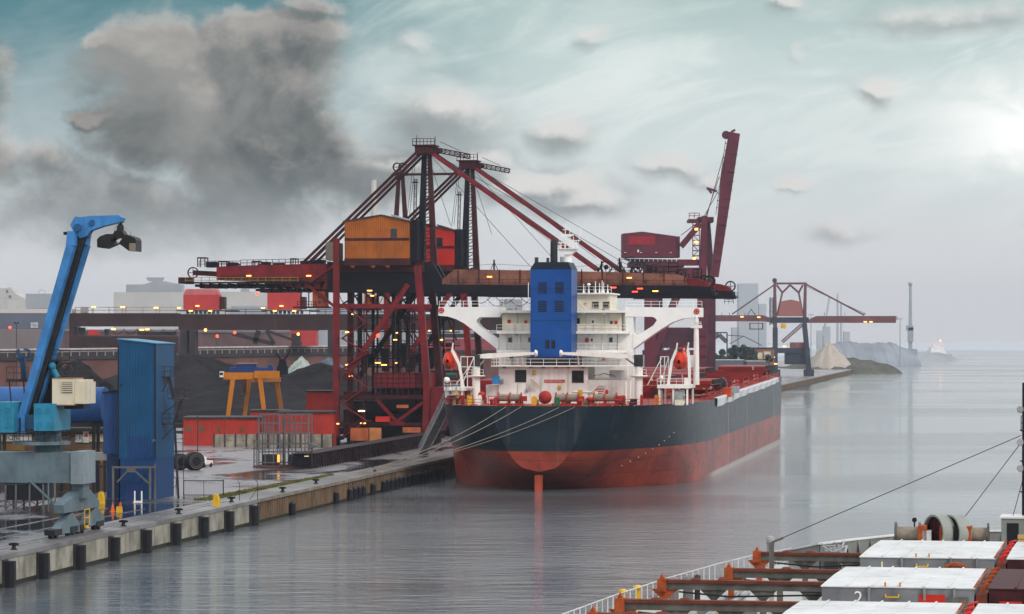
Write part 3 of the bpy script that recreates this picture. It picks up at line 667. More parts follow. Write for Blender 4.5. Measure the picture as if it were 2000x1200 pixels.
MB().box(d.x-1.2, d.x+1.2, d.y-1, d.y+1, d.z-.1, d.z+.1).rail([(d.x-1.2,d.y-1,d.z),(d.x+1.2,d.y-1,d.z)], 1.5, .5, .04).build('landing', STEELL, gw)
def rope(name, lab, a, b, sag, r, m, grp=None, cat='rope'):
    a, b = V(a), V(b); pts = [a+(b-a)*i/14-V((0,0,sag*4*(i/14)*(1-i/14))) for i in range(15)]
    return tag(MB().path(pts, r, 6).build(name, m), lab, cat, grp)
qb = gnd(705, 921, QZ+.4)
for i, (px, py, tx, ty, lab) in enumerate(((988,795,700,922,'upper mooring rope from the left of the stern to the quay'), (1018,795,708,921,'second mooring rope below the uppermost one at the stern'),
        (1092,796,716,920,'third mooring rope running from near the stern centre to the quay'), (1122,796,724,918,'lowest mooring rope starting right of the stern centre'))):
    rope('mooring_rope', lab, SF.W(*SF.P(px, py, -.1)), gnd(tx, ty, QZ+.5), 1.2, .055, ROPEM, 'mooring ropes at the stern of the big ship')
for px, tx, ty, lab in ((908,835,872,'thin dark line from the port stern corner down to the quay beside the gangway'), (915,850,884,'thin dark line just right of the other, from the port stern corner')):
    rope('mooring_rope', lab, SF.W(*SF.P(px, 796, 13)), gnd(tx, ty, QZ+.3), .6, .04, BLACKP, 'thin lines at the port corner')

# draught marks, rust runs and more fittings
for i in range(9):
    s_ = 13.0+i*1.5; z = 3.6+i*.62; MB().box(hw(s_, z)-.05, hw(s_, z)+.05, s_-.12, s_+.12, z-.09, z+.09).build('draught_mark', WHITE, hull)
rr_ = random.Random(11)
def wall_pipe(par, m, px, y0, y1, v, r=.07): MB().tube(SF.P(px, y1, v), SF.P(px, y0, v), r, 6).build('wall_pipe', m, par)
for px, y0, y1, v, m, par in ((1012,748,788,23.9,WHITE,casing), (1058,720,788,23.9,WHITE,casing), (1110,720,786,23.9,CREAM,casing), (989,653,684,35.9,WHITE,acc), (1016,653,684,35.9,WHITE,acc), (1176,653,684,35.9,WHITE,acc), (1206,653,684,35.9,STEELL,acc),
        (1146,612,646,36.5,CREAM,bdk), (1182,612,646,36.5,CREAM,bdk), (1010,612,646,36.5,CREAM,bdk), (1170,690,715,35.9,WHITE,acc), (1210,690,715,35.9,WHITE,acc), (1000,690,714,35.9,STEELL,acc)): wall_pipe(par, m, px, y0, y1, v)
LG = mat("lamp grey green", (.22,.27,.22), .5)
for px, y in ((1008,654),(1150,654),(1190,654),(1140,613),(1180,613),(1004,613),(1037,717.5),(1061,717.5),(1086,717.5),(1110,717.5),(985,717.5),(1138,718)): p = SF.P(px, y, 23.6 if y > 700 else 34.2); MB().box(p.x-.28, p.x+.28, p.y-.25, p.y+.1, p.z-.16, p.z+.12).build('floodlight', LG, ship)
for x0, x1, y0, y1, c in ((1081,1099,764,788,WHITE),(1128,1136,764,788,CREAM),(1000,1009,766,788,WHITE)):
    d_ = pb('door', c, casing, SF, (x0,y0,x1 if x1-x0 < 12 else x0+9,y1,23.9,.08)); pb('pane', DARKW, d_, SF, (x0+3,y0+4,x0+6,y0+8,23.86,.1))
MB().prism([(q.x, q.z) for q in (SF.P(1036,738,23.4), SF.P(1056,755,23.4), SF.P(1054,756,23.4), SF.P(1037,753,23.4))], 'xz', 23.2, 23.3).build('canvas_flag', mat("dirty canvas", (.46,.40,.32), .8), ship)
mb = MB()
for i in range(12): z = 14+i*.33; x = SF.P(1056,770,23.8).x; mb.bar((x-.2,23.85,z), (x+.2,23.85,z), .05)
mb.build('ladder', WHITE, casing)
mb = MB(); x = fa[1]+.06
for i in range(46): z = zc[3]+.5+i*.33; mb.bar((x,33.2,z), (x,33.6,z), .05)
mb.build('ladder', BLUE, fun)
MB().box(fa[0]-.03, fa[1]+.03, 27.96, 27.99, fa[2]+6.2, fa[2]+6.26).box(fa[0]-.03, fa[1]+.03, 27.96, 27.99, fa[2]+11.4, fa[2]+11.46).build('plate_seam', mat("seam blue", (.004,.03,.12), .5), fun)
for i in range(26):                                    # crates, drums, vents and pipes about the mooring deck
    px = rr_.uniform(900, 1262); v = rr_.uniform(9, 21); p = SF.P(px, 788, v)
    if abs(p.x) > hw(v, zd(v))-1.2 or (949 < px < 1240 and v > 20): continue
    h = rr_.uniform(.5, 1.5); w_ = rr_.uniform(.2, .5); c = rr_.choice((RD, RD, BLACKP, STEELD, YEL, WHITE, ROPEM))
    if rr_.random() < .5: MB().box(p.x-w_, p.x+w_, v-w_, v+w_, 13.15, 13.2+h).box(p.x-w_*.6, p.x+w_*.6, v-w_*.6, v+w_*.6, 13.2+h, 13.35+h).build('deck_box', c, ship)
    else: MB().lathe((p.x, v, 13.15), [(w_*.8,0),(w_*.8,h*.7),(w_*1.2,h*.75),(w_*.9,h)], 10).build('deck_vent', c, ship)
mb = MB()
for i in range(16): x = -14+i*1.9+rr_.uniform(-.4,.4); mb.path([V((x,4.5,13.25)), V((x+rr_.uniform(-.6,.6),7,13.3)), V((x+rr_.uniform(-1,1),11,13.3))], .07, 5)
mb.build('deck_ropes', ROPEM, ship)
for x0, v0_, x1 in ((-16.5,12,-12.5), (9.0,12,12.0), (-9,6,-6)):
    MB().bars([V((x0,v0_,13.2)), V((x0,v0_,14.7)), V((x1,v0_,14.7)), V((x1,v0_,13.2))], .1).build('pipe_frame', RD, ship)
for i, s_ in enumerate(range(90, 216, 25)):            # pipes and platforms between the hatches
    z0 = zd(s_); MB().box(12.5, 19.5, s_-4.5, s_-3.3, z0, z0+.9+.5*(i % 2)).build('deck_locker', RD, ship)
    MB().path([V((11,s_-2.5,z0+.6)), V((20,s_-2.5,z0+.6)), V((20.5,s_-2.5,z0))], .14, 8).build('deck_pipe', ORN0 if i % 2 else RD, ship)
MB().path([V((19.6,60,zd(60)+.7)), V((19.6,214,zd(214)+.7))], .16, 8).build('deck_pipe', RD, ship)
# ---------------------------------------------------------------- red grab unloaders on the quay
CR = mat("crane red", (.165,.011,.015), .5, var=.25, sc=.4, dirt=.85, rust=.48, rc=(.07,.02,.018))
CRD = mat("dark shade crane red", (.045,.009,.011), .6, var=.35, sc=.3, dirt=.6, rust=.3, rc=(.03,.014,.012))  # dark copy of the crane red; on far legs and stays it stands for shade
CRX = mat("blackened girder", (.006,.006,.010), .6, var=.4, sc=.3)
CRB = mat("rusty boom brown", (.20,.085,.058), .65, var=.3, sc=.22, dirt=.5, rust=.5, rc=(.075,.032,.024), vert=.6)
OCH = mat("ochre cladding", (.33,.092,.013), .6, var=.18, sc=.3, corr=.42, dirt=.45)
HRED = mat("red cladding", (.42,.019,.014), .55, var=.12, sc=.3, dirt=.4)
LAMPY = mat("sodium lamp", (1.0,.46,.10), .5, var=0, em=3.2)
LAMPR = mat("red lamp", (1.0,.07,.03), .5, var=0, em=3.2)
LAMPW = mat("warm white lamp", (1.0,.66,.35), .5, var=0, em=6.0)
CABLE = mat("steel cable", (.02,.02,.024), .5)
YELW = mat("weathered yellow rail", (.30,.20,.06), .6, dirt=.4)
def lamp_at(parent, F, px, py, v, w=.9, m=None):
    p = F.P(px, py, v); MB().box(p.x-w/2, p.x+w/2, v-.15, v+.15, p.z-.13, p.z+.13).build('lamp', m or LAMPY, parent)
def unloader(name, F, lab, house_m, backmast, main):
    """pixel measures are those of the nearer crane: PF is its frame, the farther twin reuses the same local shape"""
    PF = AF; P = PF.P
    t = thing(name, lab, 'crane', (F.X, F.Y, QZ), F.yaw, 'red grab unloaders by the big ship')
    def L(px, py, v=0.0): p = P(px, py, v); return V((p.x, p.y, p.z-QZ))
    LD = lambda nm, mb, m, par=None: mb.build(nm, m, par or t)
    lx = L(657, 860, -7).x; sx = 0.0; gz = L(800, 572).z; gt = L(800, 517).z
    # legs
    for v in (-7, 7):
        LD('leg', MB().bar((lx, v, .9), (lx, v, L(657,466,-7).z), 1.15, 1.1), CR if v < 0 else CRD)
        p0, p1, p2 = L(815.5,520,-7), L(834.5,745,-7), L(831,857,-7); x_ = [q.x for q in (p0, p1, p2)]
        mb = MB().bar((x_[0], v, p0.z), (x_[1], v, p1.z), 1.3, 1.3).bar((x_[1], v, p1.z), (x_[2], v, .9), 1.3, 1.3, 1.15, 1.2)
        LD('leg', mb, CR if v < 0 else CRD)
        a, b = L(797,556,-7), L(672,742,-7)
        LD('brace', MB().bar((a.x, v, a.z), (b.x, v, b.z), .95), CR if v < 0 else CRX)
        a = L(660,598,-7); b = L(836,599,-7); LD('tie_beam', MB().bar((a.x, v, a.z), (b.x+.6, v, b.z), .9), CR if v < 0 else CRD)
        for x in (lx, x_[2]):                           # sill and bogies
            mb = MB(); mb.box(x-.9, x+.9, v-3.2, v+3.2, .75, 1.5)
            for q in (-2.6, -.9, .9, 2.6): mb.lathe((x, v+q, .42), [(.42,-.18),(.42,.18)], 12, 'x')
            LD('bogie', mb, CRX)
    for x in (lx, L(833,858,-7).x): LD('sill_beam', MB().bar((x, -7, 2.4), (x, 7, 2.4), 1.0, 1.3), CRD)
    for px in (690, 756): LD('post', MB().bar((L(px,600,-7).x, 0, L(px,700,-7).z), (L(px,600,-7).x, 0, gz), .7), CRX)
    # girders
    g = MB()
    for v in (-2.6, 2.6):
        g.prism([(q.x, q.z) for q in (L(430,522), L(500,519), L(645,516), L(645,566), L(590,563), L(500,551), L(430,548))], 'xz', v-.45, v+.45)
    LD('girder', g, CR)
    g = MB()
    for v in (-2.6, 2.6): g.prism([(q.x, q.z) for q in (L(645.3,513), L(850,513), L(868,545), L(868,572), L(645.3,572))], 'xz', v-.6, v+.6)
    LD('main_girder', g, CRX)
    LD('top_beam', MB().box(L(668,515).x, L(835,515).x, -3.6, -3.25, L(0,535).z, L(0,513).z), CRD)
    g = MB(); ch = MB()
    for v in (-2.6, 2.6):
        g.prism([(q.x, q.z) for q in (L(868.5,547), L(893,527), L(1035,529), L(1180,532), L(1320,536), L(1340,540), L(1345,558), L(868.5,556))], 'xz', v-.4, v+.4)
        ch.prism([(q.x, q.z) for q in (L(868.5,557), L(1345,559), L(1392,561), L(1395,577), L(868.5,573))], 'xz', v-.75, v+.75)
    LD('boom', g, CRB); LD('boom_chord', ch, CRX)
    mb = MB()
    for i in range(12):
        x = L(900+i*40,540).x; mb.bar((x,-3.05,L(0,531).z), (x,-3.05,L(0,557).z), .22, .1)
        mb.bar((x,-2.6,L(0,556).z), (x,2.6,L(0,556).z), .3)
    mb.rail([L(880,560,-3.4), L(1340,563,-3.4)], 1.5, 2.5, .04); LD('boom_stiffener', mb, CRD)
    LD('walkway', MB().box(L(360,548).x, L(640,552).x, -4.2, -3.1, L(0,556).z, L(0,553).z), CRX)
    LD('walkway_railing', MB().rail([L(362,553,-4.1), L(582,553,-4.1)], 1.1, 1.6, .05), YELW)
    LD('girder_tail', MB().box(L(358,550).x, L(372,550).x, -4, 3, L(0,556).z, L(0,544).z).box(L(395,560).x, L(440,560).x, -2, 2, L(0,565).z, L(0,557).z), CRD)
    p = L(377,533); LD('tail_sheave', MB()._ring(p, 1.15, .2, .4, 22, 'y').bars([p+V((-1,0,0)), p+V((1,0,0))], .12).bars([p+V((0,0,-1)), p+V((0,0,1))], .12).bar(p, L(432,536), .5, 1.0), CRD)
    mb = MB()
    for x0, x1, y0, y1 in ((389,403,503,522), (447,466,516,523), (495,508,510,520), (570,580,505,517), (430,445,510,522)):
        a, b = L(x0, y1), L(x1, y0)
        for x in (a.x, b.x):
            for v in (-1.2, 1.2): mb.bar((x, v, a.z), (x, v, b.z), .18)
        mb.box(a.x, b.x, -1.3, 1.3, b.z-.25, b.z)
    mb.rail([L(389,522), L(470,522)], 1.2, 1.5, .05).bars([L(400,514), L(495,516), L(570,513), L(650,512)], .06); LD('girder_fittings', mb, CRD)
    mb = MB().box(L(385,0).x, L(600,0).x, -1.8, 1.8, L(0,562).z, L(0,557).z)
    for i in range(14): x = L(400+i*18,560).x; mb.box(x-.25, x+.25, -3.2, 3.2, L(0,565).z, L(0,556).z)
    mb.rail([L(470,519,-3.1), L(645,516,-3.1)], 1.1, 1.3, .05).rail([L(432,549,-3.2), L(640,556,-3.2)], 1.0, 1.3, .05); LD('underslung_rail', mb, CRX)
    for x, y0, w_ in ((415,512,1.0), (455,513,.8), (520,512,.7), (545,514,.9), (600,510,1.1), (625,508,.9)): p = L(x,520); LD('winch_gear', MB().box(p.x-w_, p.x+w_, -1.5, 1.5, p.z-.3, L(x,y0).z), CRX)
    # forward end
    p = L(1385,550); LD('tip_sheave', MB()._ring(p, 1.15, .28, .5, 22, 'y').bars([p+V((-1,0,0)), p+V((1,0,0))], .14).bars([p+V((0,0,-1)), p+V((0,0,1))], .14), CRX)
    LD('boom_tip', MB().prism([(q.x, q.z) for q in (L(1340,543), L(1366,546), L(1386,553), L(1386,560), L(1340,562))], 'xz', -1.6, 1.6), CR)
    LD('tip_platform', MB().box(L(1372,575).x, L(1399,577).x, -3, 3, L(0,578).z, L(0,575).z).rail([L(1372,575,-2.9), L(1399,575,-2.9)], 1.1, .8, .05).rail([L(1372,587,-2.9), L(1391,587,-2.9)], .9, .8, .05), CRX)
    mb = MB()                                           # machinery along the boom top
    for x, y in ((1175,510), (1213,512), (1235,520), (1272,522), (1282,522), (1210,504), (965,508)):
        mb.bar(L(x,533), L(x,y), .3); mb.bar(L(x,y+4), L(x-9,533), .12); mb.bar(L(x,y+4), L(x+10,533), .12)
    for x, y, r in ((1184,522,1.25), (1246,524,.9), (1330,538,1.1)):
        p = L(x, y); mb._ring(p, r, .22, .5, 18, 'y'); mb.ball(p, r*.4, 8, 6)
    for x in (1306, 1324):
        mb.bar(L(x,536,-2), L(x,514,-2), .2); mb.bar(L(x,536,2), L(x,514,2), .2)
    for y in (514, 522, 530): mb.bar(L(1306,y,-2), L(1324,y,-2), .15)
    mb.bars([L(900,521), L(965,516), L(1035,520), L(1100,523), L(1180,517)], .06).bars([L(1205,510), L(1240,500)], .12)
    mb.rail([L(1190,532,-2.6), L(1340,538,-2.6)], 1.1, 1.5, .05); LD('boom_machinery', mb, CRX)
    mb = MB()
    for i in range(5):
        a, b = L(870+i*46+(i*2),577), L(912+i*46+(i*2),577); mb.path([a+(b-a)*j/8-V((0,0,1.6*4*(j/8)*(1-j/8))) for j in range(9)], .07, 5)
    for i in range(5):
        a, b = L(662+i*30,574), L(690+i*30,574); mb.path([a+(b-a)*j/6-V((0,0,2.2*4*(j/6)*(1-j/6))) for j in range(7)], .07, 5)
    LD('cable_festoon', mb, CABLE)
    # machinery house
    a, b = L(673,433,-6), L(799,515,-6); rz = L(745,421,-6); lz = L(799,433,-6).z
    h = MB().prism([(a.x, b.z), (b.x, b.z), (b.x, lz), (rz.x, rz.z), (a.x, a.z)], 'xz', -6, 6)
    ho = LD('machinery_house', h, house_m)
    wx0, wz0 = L(763,446,-6).x, L(763,466,-6).z; MB().box(wx0, wx0+1.25, -6.06, -5.95, wz0, wz0+1.9).build('window', DARKW, ho)
    MB().box(a.x, b.x+.06, -6.08, -6.0, L(0,474,-6).z, L(0,469,-6).z).box(a.x-.05, b.x+.05, -6.1, 6.1, b.z-.35, L(0,508,-6).z).build('band', CRD, ho)
    for px in (688, 728, 757): p = L(px,515,-6); MB().lathe((p.x,-5.9,p.z-.4), [(.1,-.1),(.5,-.1),(.5,.15),(.1,.15)], 12, 'y').build('bracket', house_m, ho)
    rp = MB(); up = V((0,0,.12))
    q0, q1, q2 = V((a.x-.3,0,a.z-.05)), V((rz.x,0,rz.z)), V((b.x+.3,0,lz-.05))
    for u0, u1 in ((q0, q1), (q1, q2)): rp.prism([(u0.x,u0.z+.02),(u1.x,u1.z+.02),(u1.x,u1.z+.2),(u0.x,u0.z+.2)], 'xz', -6.3, 6.3)
    MB.build(rp, 'roof', STEELD if main else CRD, ho)
    MB().prism([(rz.x+1.5, rz.z-.1), (b.x-1, lz+.1), (b.x-1.6, lz+.75), (rz.x+1.2, rz.z+.35)], 'xz', -3, 4).build('roof_vent', STEELL if main else STEELD, ho)
    LD('switch_room', MB().box(L(644,480).x, L(662,480).x, -4, 4, L(0,512).z, L(0,478).z), mat("switch room grey", (.16,.14,.11), .7, dirt=.4))
    LD('house_side', MB().box(b.x+.05, L(815,450,-5).x, -5, 5, L(0,515).z, L(0,436).z), CRX)
    # pylon
    py = MB(); cs = MB()
    pA, pB, pC, pD = L(822,520), L(829,302), L(848,520), L(839,302)
    py.bar(pA, pB, 1.5, 1.5, .9, .9)
    LD('pylon_column', py, CRX); LD('pylon_column', MB().bar(pC, pD, 1.3, 1.3, .8, .8), CRD)
    for i in range(16):
        f0, f1 = i/16, (i+1)/16; cs.bar(pA+(pB-pA)*f0, pC+(pD-pC)*f1, .16); cs.bar(pA+(pB-pA)*f1, pC+(pD-pC)*f1, .2)
    LD('pylon_lattice', cs, CRD)
    c0, c1 = L(814,303), L(850,286); cp = MB().box(c0.x, c1.x, -2.2, 2.2, c0.z, c1.z).box(c0.x-.5, c1.x+.4, -2.6, 2.6, c1.z, c1.z+.2)
    cp.prism([(c1.x, c0.z), (c1.x+1.3, c0.z+.6), (c1.x+1.3, c0.z+1.1), (c1.x, c1.z)], 'xz', -1.5, 1.5)
    LD('pylon_head', cp, CRD)
    LD('head_railing', MB().rail([(c0.x-.4,-2.5,c1.z+.2), (c1.x+.3,-2.5,c1.z+.2)], 1.2, .7, .05).bar((c0.x,0,c1.z), (c0.x,0,c1.z+2.2), .1).bar((c1.x,0,c1.z), (c1.x,0,c1.z+2), .1), CRD)
    a, b = L(850,293), L(917,306); LD('head_jib', MB().lattice(a, b, .9, 7, .09).bar(a+V((1,0,1.6)), b+V((-2,0,1.2)), .1), CRD)
    for v in (-2.4, 2.4):
        a, b = L(850,303), L(1168,528); LD('forestay', MB().bar((a.x,v,a.z), (b.x,v,b.z), .75), CR if v < 0 else CRD)
        a, b = L(817,300), L(592,519); LD('backstay', MB().bar((a.x,v,a.z), (b.x,v,b.z), .52), CRD)
        a, b = L(820,306), L(606,519); LD('backstay', MB().bar((a.x,v,a.z), (b.x,v,b.z), .46), CRD)
    mb = MB()
    for q in ((845,298,1230,520), (848,300,1100,490), (842,305,1035,520), (836,305,880,440), (812,310,800,420), (808,312,795,425)): mb.tube(L(q[0],q[1],.8), L(q[2],q[3],.8), .05, 5)
    LD('hoist_cable', mb, CABLE)
    LD('ladder', MB().lattice(L(810,430), L(812,350), .5, 10, .04).box(L(806,362).x, L(816,362).x, -.8, .8, L(0,364).z, L(0,362).z), CRD)
    if backmast:
        for px0, px1 in ((677,684), (698,691)): LD('back_mast', MB().bar(L(px0,421), L(px1,308), 1.0, 1.0, .7, .7), CRD)
        for px in (680, 692): p = L(px,298); LD('mast_sheave', MB()._ring(p, 1.0, .25, .6, 18, 'y').bars([p+V((-.9,0,0)), p+V((.9,0,0))], .15), CRX)
        LD('mast_beam', MB().bar(L(668,314), L(820,312), .5), CRD); LD('mast_platform', MB().box(L(672,320).x, L(700,320).x, -1.5, 1.5, L(0,322).z, L(0,318).z).rail([L(672,318,-1.4), L(700,318,-1.4)], 1, .8, .05), CRD)
    # operator cab under the rear girder
    cb = LD('operator_cab', MB().box(L(617,580).x, L(641,580).x, -3.2, .5, L(0,600,-3).z, L(0,571,-3).z), mat("cab orange", (.40,.07,.02), .5, dirt=.5))
    for px in (624, 634):
        for pyy in (580, 590): p = L(px, pyy, -3.25); MB().lathe(p, [(.33,-.03),(.33,.03)], 12, 'y').build('window', DARKW, cb)
    LD('cab_walkway', MB().box(L(580,600).x, L(646,600).x, -3.6, .5, L(0,603,-3).z, L(0,600,-3).z).rail([L(581,600,-3.5), L(617,600,-3.5)], 1.1, .9, .05).bar(L(588,560,-2), L(588,600,-2), .2).bar(L(603,560,-2), L(603,600,-2), .2), CRD)
    LD('cab_brace', MB().bar(L(600,556,-3.4), L(652,598,-3.4), .5).bar(L(652,520,-3.4), L(598,556,-3.4), .45), CR)
    # hopper and lower frame
    hp = LD('hopper', MB().box(L(730,740,-6).x, L(828,740,-6).x, -6, 6, L(0,757,-6).z, L(0,728,-6).z), CR)
    mb = MB()
    for i in range(9): x = L(735+i*11,740,-6).x; mb.box(x-.1, x+.1, -6.12, -6.0, L(0,757,-6).z, L(0,728,-6).z)
    for y in (728, 738, 747, 756): z = L(0,y,-6).z; mb.box(L(729,740,-6).x, L(829,740,-6).x, -6.14, -6.01, z-.08, z+.08)
    mb.build('rib', CRD, hp)
    MB().prism([(L(735,757.5,-6).x, L(0,757.5,-6).z), (L(828,757.5,-6).x, L(0,757.5,-6).z), (L(800,800,-6).x, L(0,800,-6).z), (L(755,800,-6).x, L(0,800,-6).z)], 'xz', -5, 5).build('hopper_cone', CRX, hp)
    for i in range(10): LD('hopper_stanchion', MB().bar(L(732+i*11,758,-6.1), L(732+i*11,774,-6.1), .18), CRD)
    a, b = L(668,776,-7), L(832,776,-7); LD('portal_beam', MB().bar(a, b, 1.0, .8), CRD); LD('portal_beam', MB().bar(a+V((0,14,0)), b+V((0,14,0)), 1.0, .8), CRX)
    LD('portal_brace', MB().bars([L(736,780,-7), L(775,824,-7), L(828,785,-7)], .6).box(L(762,824,-7).x, L(789,824,-7).x, -7.4, -6.6, L(0,828,-7).z, L(0,820,-7).z), CR)
    a, b = L(668,829,-7), L(830,829,-7); LD('bridge_beam', MB().bar(a, b, .8, .6), CRD)
    LD('lower_house', MB().box(L(690,800,-3).x, L(826,800,-3).x, -3, 6, L(0,862,-3).z, L(0,782,-3).z), CRX)
    OB = mat("faded orange box", (.40,.11,.045), .55, var=.25, sc=.6, rust=.25, rc=(.12,.04,.03))
    for (x0,y0,x1,y1), m in (((686,836,721,861), OB), ((723,836,745,861), mat("orange box", (.52,.20,.07), .5, dirt=.3)), ((735,814,762,824), REDB), ((788,835,822,845), OB), ((776,791,798,797), OB)):
        q0, q1 = L(x0,y1,-7.6), L(x1,y0,-7.6); LD('drive_box', MB().box(q0.x, q1.x, -8.4, -7.45, q0.z, q1.z), m)
    q0, q1 = L(843,757,-7), L(868,840,-7)
    LD('chute', MB().prism([(q.x, q.z) for q in (L(842,757,-7), L(868,757,-7), L(869,800,-7), L(846,845,-7), L(838,845,-7))], 'xz', -6.5, 6.5), CR)
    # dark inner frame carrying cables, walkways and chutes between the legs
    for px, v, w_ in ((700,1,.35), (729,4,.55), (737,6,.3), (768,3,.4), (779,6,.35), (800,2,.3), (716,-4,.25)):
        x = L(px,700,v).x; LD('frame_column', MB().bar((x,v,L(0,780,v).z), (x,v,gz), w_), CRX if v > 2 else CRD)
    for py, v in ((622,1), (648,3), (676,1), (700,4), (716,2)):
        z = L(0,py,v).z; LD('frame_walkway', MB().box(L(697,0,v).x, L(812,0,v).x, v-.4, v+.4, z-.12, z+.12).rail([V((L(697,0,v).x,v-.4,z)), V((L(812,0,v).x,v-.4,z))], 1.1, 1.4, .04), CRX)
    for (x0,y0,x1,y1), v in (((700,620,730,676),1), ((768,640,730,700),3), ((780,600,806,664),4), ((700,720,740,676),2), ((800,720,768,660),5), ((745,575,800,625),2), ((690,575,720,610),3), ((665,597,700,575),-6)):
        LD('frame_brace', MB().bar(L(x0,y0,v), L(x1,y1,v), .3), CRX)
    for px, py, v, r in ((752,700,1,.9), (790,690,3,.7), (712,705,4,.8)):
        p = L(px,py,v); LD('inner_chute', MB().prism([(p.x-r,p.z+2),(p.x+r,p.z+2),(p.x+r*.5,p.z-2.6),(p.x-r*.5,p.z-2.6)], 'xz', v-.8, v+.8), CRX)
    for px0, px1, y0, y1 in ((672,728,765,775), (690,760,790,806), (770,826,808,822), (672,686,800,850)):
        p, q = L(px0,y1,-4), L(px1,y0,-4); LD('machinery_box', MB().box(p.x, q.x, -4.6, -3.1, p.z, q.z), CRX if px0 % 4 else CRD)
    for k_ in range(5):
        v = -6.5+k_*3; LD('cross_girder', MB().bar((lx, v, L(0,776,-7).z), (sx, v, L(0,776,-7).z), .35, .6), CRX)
    # zigzag stairs
    xs = (668, 716); ys = (597, 630, 661, 690, 722, 757, 790, 822, 855)
    mb = MB()
    for i in range(len(ys)-1):
        a, b = L(xs[i % 2], ys[i], -7.9), L(xs[(i+1) % 2], ys[i+1], -7.9)
        mb.bar(a, b, .9, .22); mb.bar(a+V((0,-.4,1)), b+V((0,-.4,1)), .08)
        mb.box(b.x-.9, b.x+.9, -8.4, -6.5, b.z-.1, b.z)
    LD('stair', mb, CR if main else CRD)
    mb = MB()
    for px in (681, 711): mb.bar(L(px,862,-7.2), L(px,600,-7.2), .2)
    LD('stair_frame', mb, CRD)
    for px, py, v in ((486,539,-3.3), (603,539,-3.3), (722,568,-3.4), (956,541,-3.2), (1229,543,-3.2)): lamp_at2(t, L, px, py, v)
    for px, py in ((690,614), (678,649), (685,735), (678,713), (727,578), (772,664), (706,803)): lamp_at2(t, L, px, py, -7.8, .7 if py != 803 else 1.3, LAMPY if py != 803 else LAMPW)
    if main:
        for px, py in ((657,828), (709,827), (750,713), (738,709), (1198,562), (1250,564), (1240,570), (1280,569)): lamp_at2(t, L, px, py, -7.9 if py > 600 else -3.5, 1.1, LAMPR if py in (564, 562, 570) else LAMPY)
        p = L(738,656,-8.0); MB().ball(p, .38, 10, 7).build('lamp', LAMPR, t)
    return t
def lamp_at2(t, L, px, py, v, w=.95, m=None):
    p = L(px, py, v); MB().box(p.x-w/2, p.x+w/2, v-.12, v+.12, p.z-.11, p.z+.11).build('lamp', m or LAMPY, t)
AF = Frame(-15.3, 613, QA)
BO = AF.W(0, 52.5, 0); BF = Frame(BO.x, BO.y, QA)
unloader('grab_unloader', AF, 'nearer red grab unloader with ochre machinery house and long brown boom over the ship', OCH, False, True)
unloader('grab_unloader', BF, 'farther red grab unloader behind the other, with bright red machinery house and sheave mast', HRED, True, False)
# ---------------------------------------------------------------- left quay: harbour crane, tower, sheds, yard
SKY = mat("crane sky blue", (.045,.19,.45), .42, var=.22, sc=.5, dirt=.45, rust=.22, rc=(.13,.085,.085))
CYAN = mat("crane cyan", (.022,.20,.32), .42, var=.2, sc=.6, dirt=.45, rust=.12, rc=(.12,.09,.07))
GB = mat("portal grey blue", (.105,.145,.17), .5, var=.22, sc=.4, dirt=.55, rust=.16)
BEIGE = mat("cab beige", (.58,.52,.40), .5, var=.1, dirt=.3, rust=.15, rc=(.25,.09,.04))
vc = QF.PX(150, 1042, -2.2).y
# the harbour crane: everything in the quay frame, root at the middle of its waterside rail
ho = QF.W(-2.2, vc, QZ)
hc = thing('harbour_crane', 'sky blue knuckle boom harbour crane on a grey portal, holding a black grab', 'crane', ho, QA)
def HL(p): return V((p.x+2.2, p.y-vc, p.z-QZ))
def hx(px, py): return HL(QF.PX(px, py, -2.2))
def hv(px, py, v=0.0): return HL(QF.P(px, py, vc+v))
def plate(pts, t=.7):
    q = [hx(*p) for p in pts]; return MB().prism([(a.y, a.z) for a in q], 'yz', -t/2, t/2)
plate([(158,946),(184,978),(185,990),(115,1003),(114,987)], 1.1).build('portal_foot', GB, hc)
plate([(133,1000),(148,1022),(150,1038),(108,1044),(110,1030)], .9).build('equaliser', GB, hc)
plate([(180,986),(196,1010),(196,1020),(164,1030),(166,1014)], .9).build('equaliser', GB, hc)
for px, py in ((104,1046), (136,1041), (155,1036), (187,1029)):
    mb = MB(); q = hx(px, py); q.z = .45
    for d in (-.75, .75): mb.lathe((0, q.y+d, .45), [(.45,-.2),(.45,.2)], 14, 'x')
    mb.box(-.55, .55, q.y-1.3, q.y+1.3, .4, .95); mb.build('bogie', BLACKP, hc)
q0, q1 = hx(150,1000), hx(165,1000)
MB().box(.55, .75, q0.y+1, q1.y-1, .5, .8).rail([(.7,q0.y+.5,.8), (.7,q1.y-.5,.8)], 1.7, 1.2, .045).build('foot_ladder', YEL, hc)
a, b = hv(40, 884, -2), hv(163, 944, -2)
MB().box(-19, b.x, -2, 2, b.z, a.z).build('portal_beam', GB, hc)
MB().box(b.x-1.3, b.x+.04, -2.25, 2.25, b.z-.1, a.z+.12).build('beam_end', mat("portal pale", (.19,.235,.26), .5, dirt=.3), hc)
MB().prism([(-19, b.z-.4), (-2.6, b.z+.2), (-2.6, b.z-.05), (-19, b.z-.9)], 'xz', -1.6, 1.6).build('beam_skirt', GB, hc)
MB().box(b.x-1.5, b.x-.3, -1.2, 1.2, 3.8, b.z-.01).build('portal_neck', GB, hc)
mb = MB()
for x in (-2.4, -1.7): mb.bar((x, -2.2, b.z), (x, -2.2, b.z-3.0), .14)
mb.bar((-4.5,-2.2,b.z+.3), (-1.5,-2.2,b.z-2.4), .2); mb.build('access_ladder', GB, hc)
c0 = hv(94, 862, 0); zr_ = c0.z; cx = c0.x
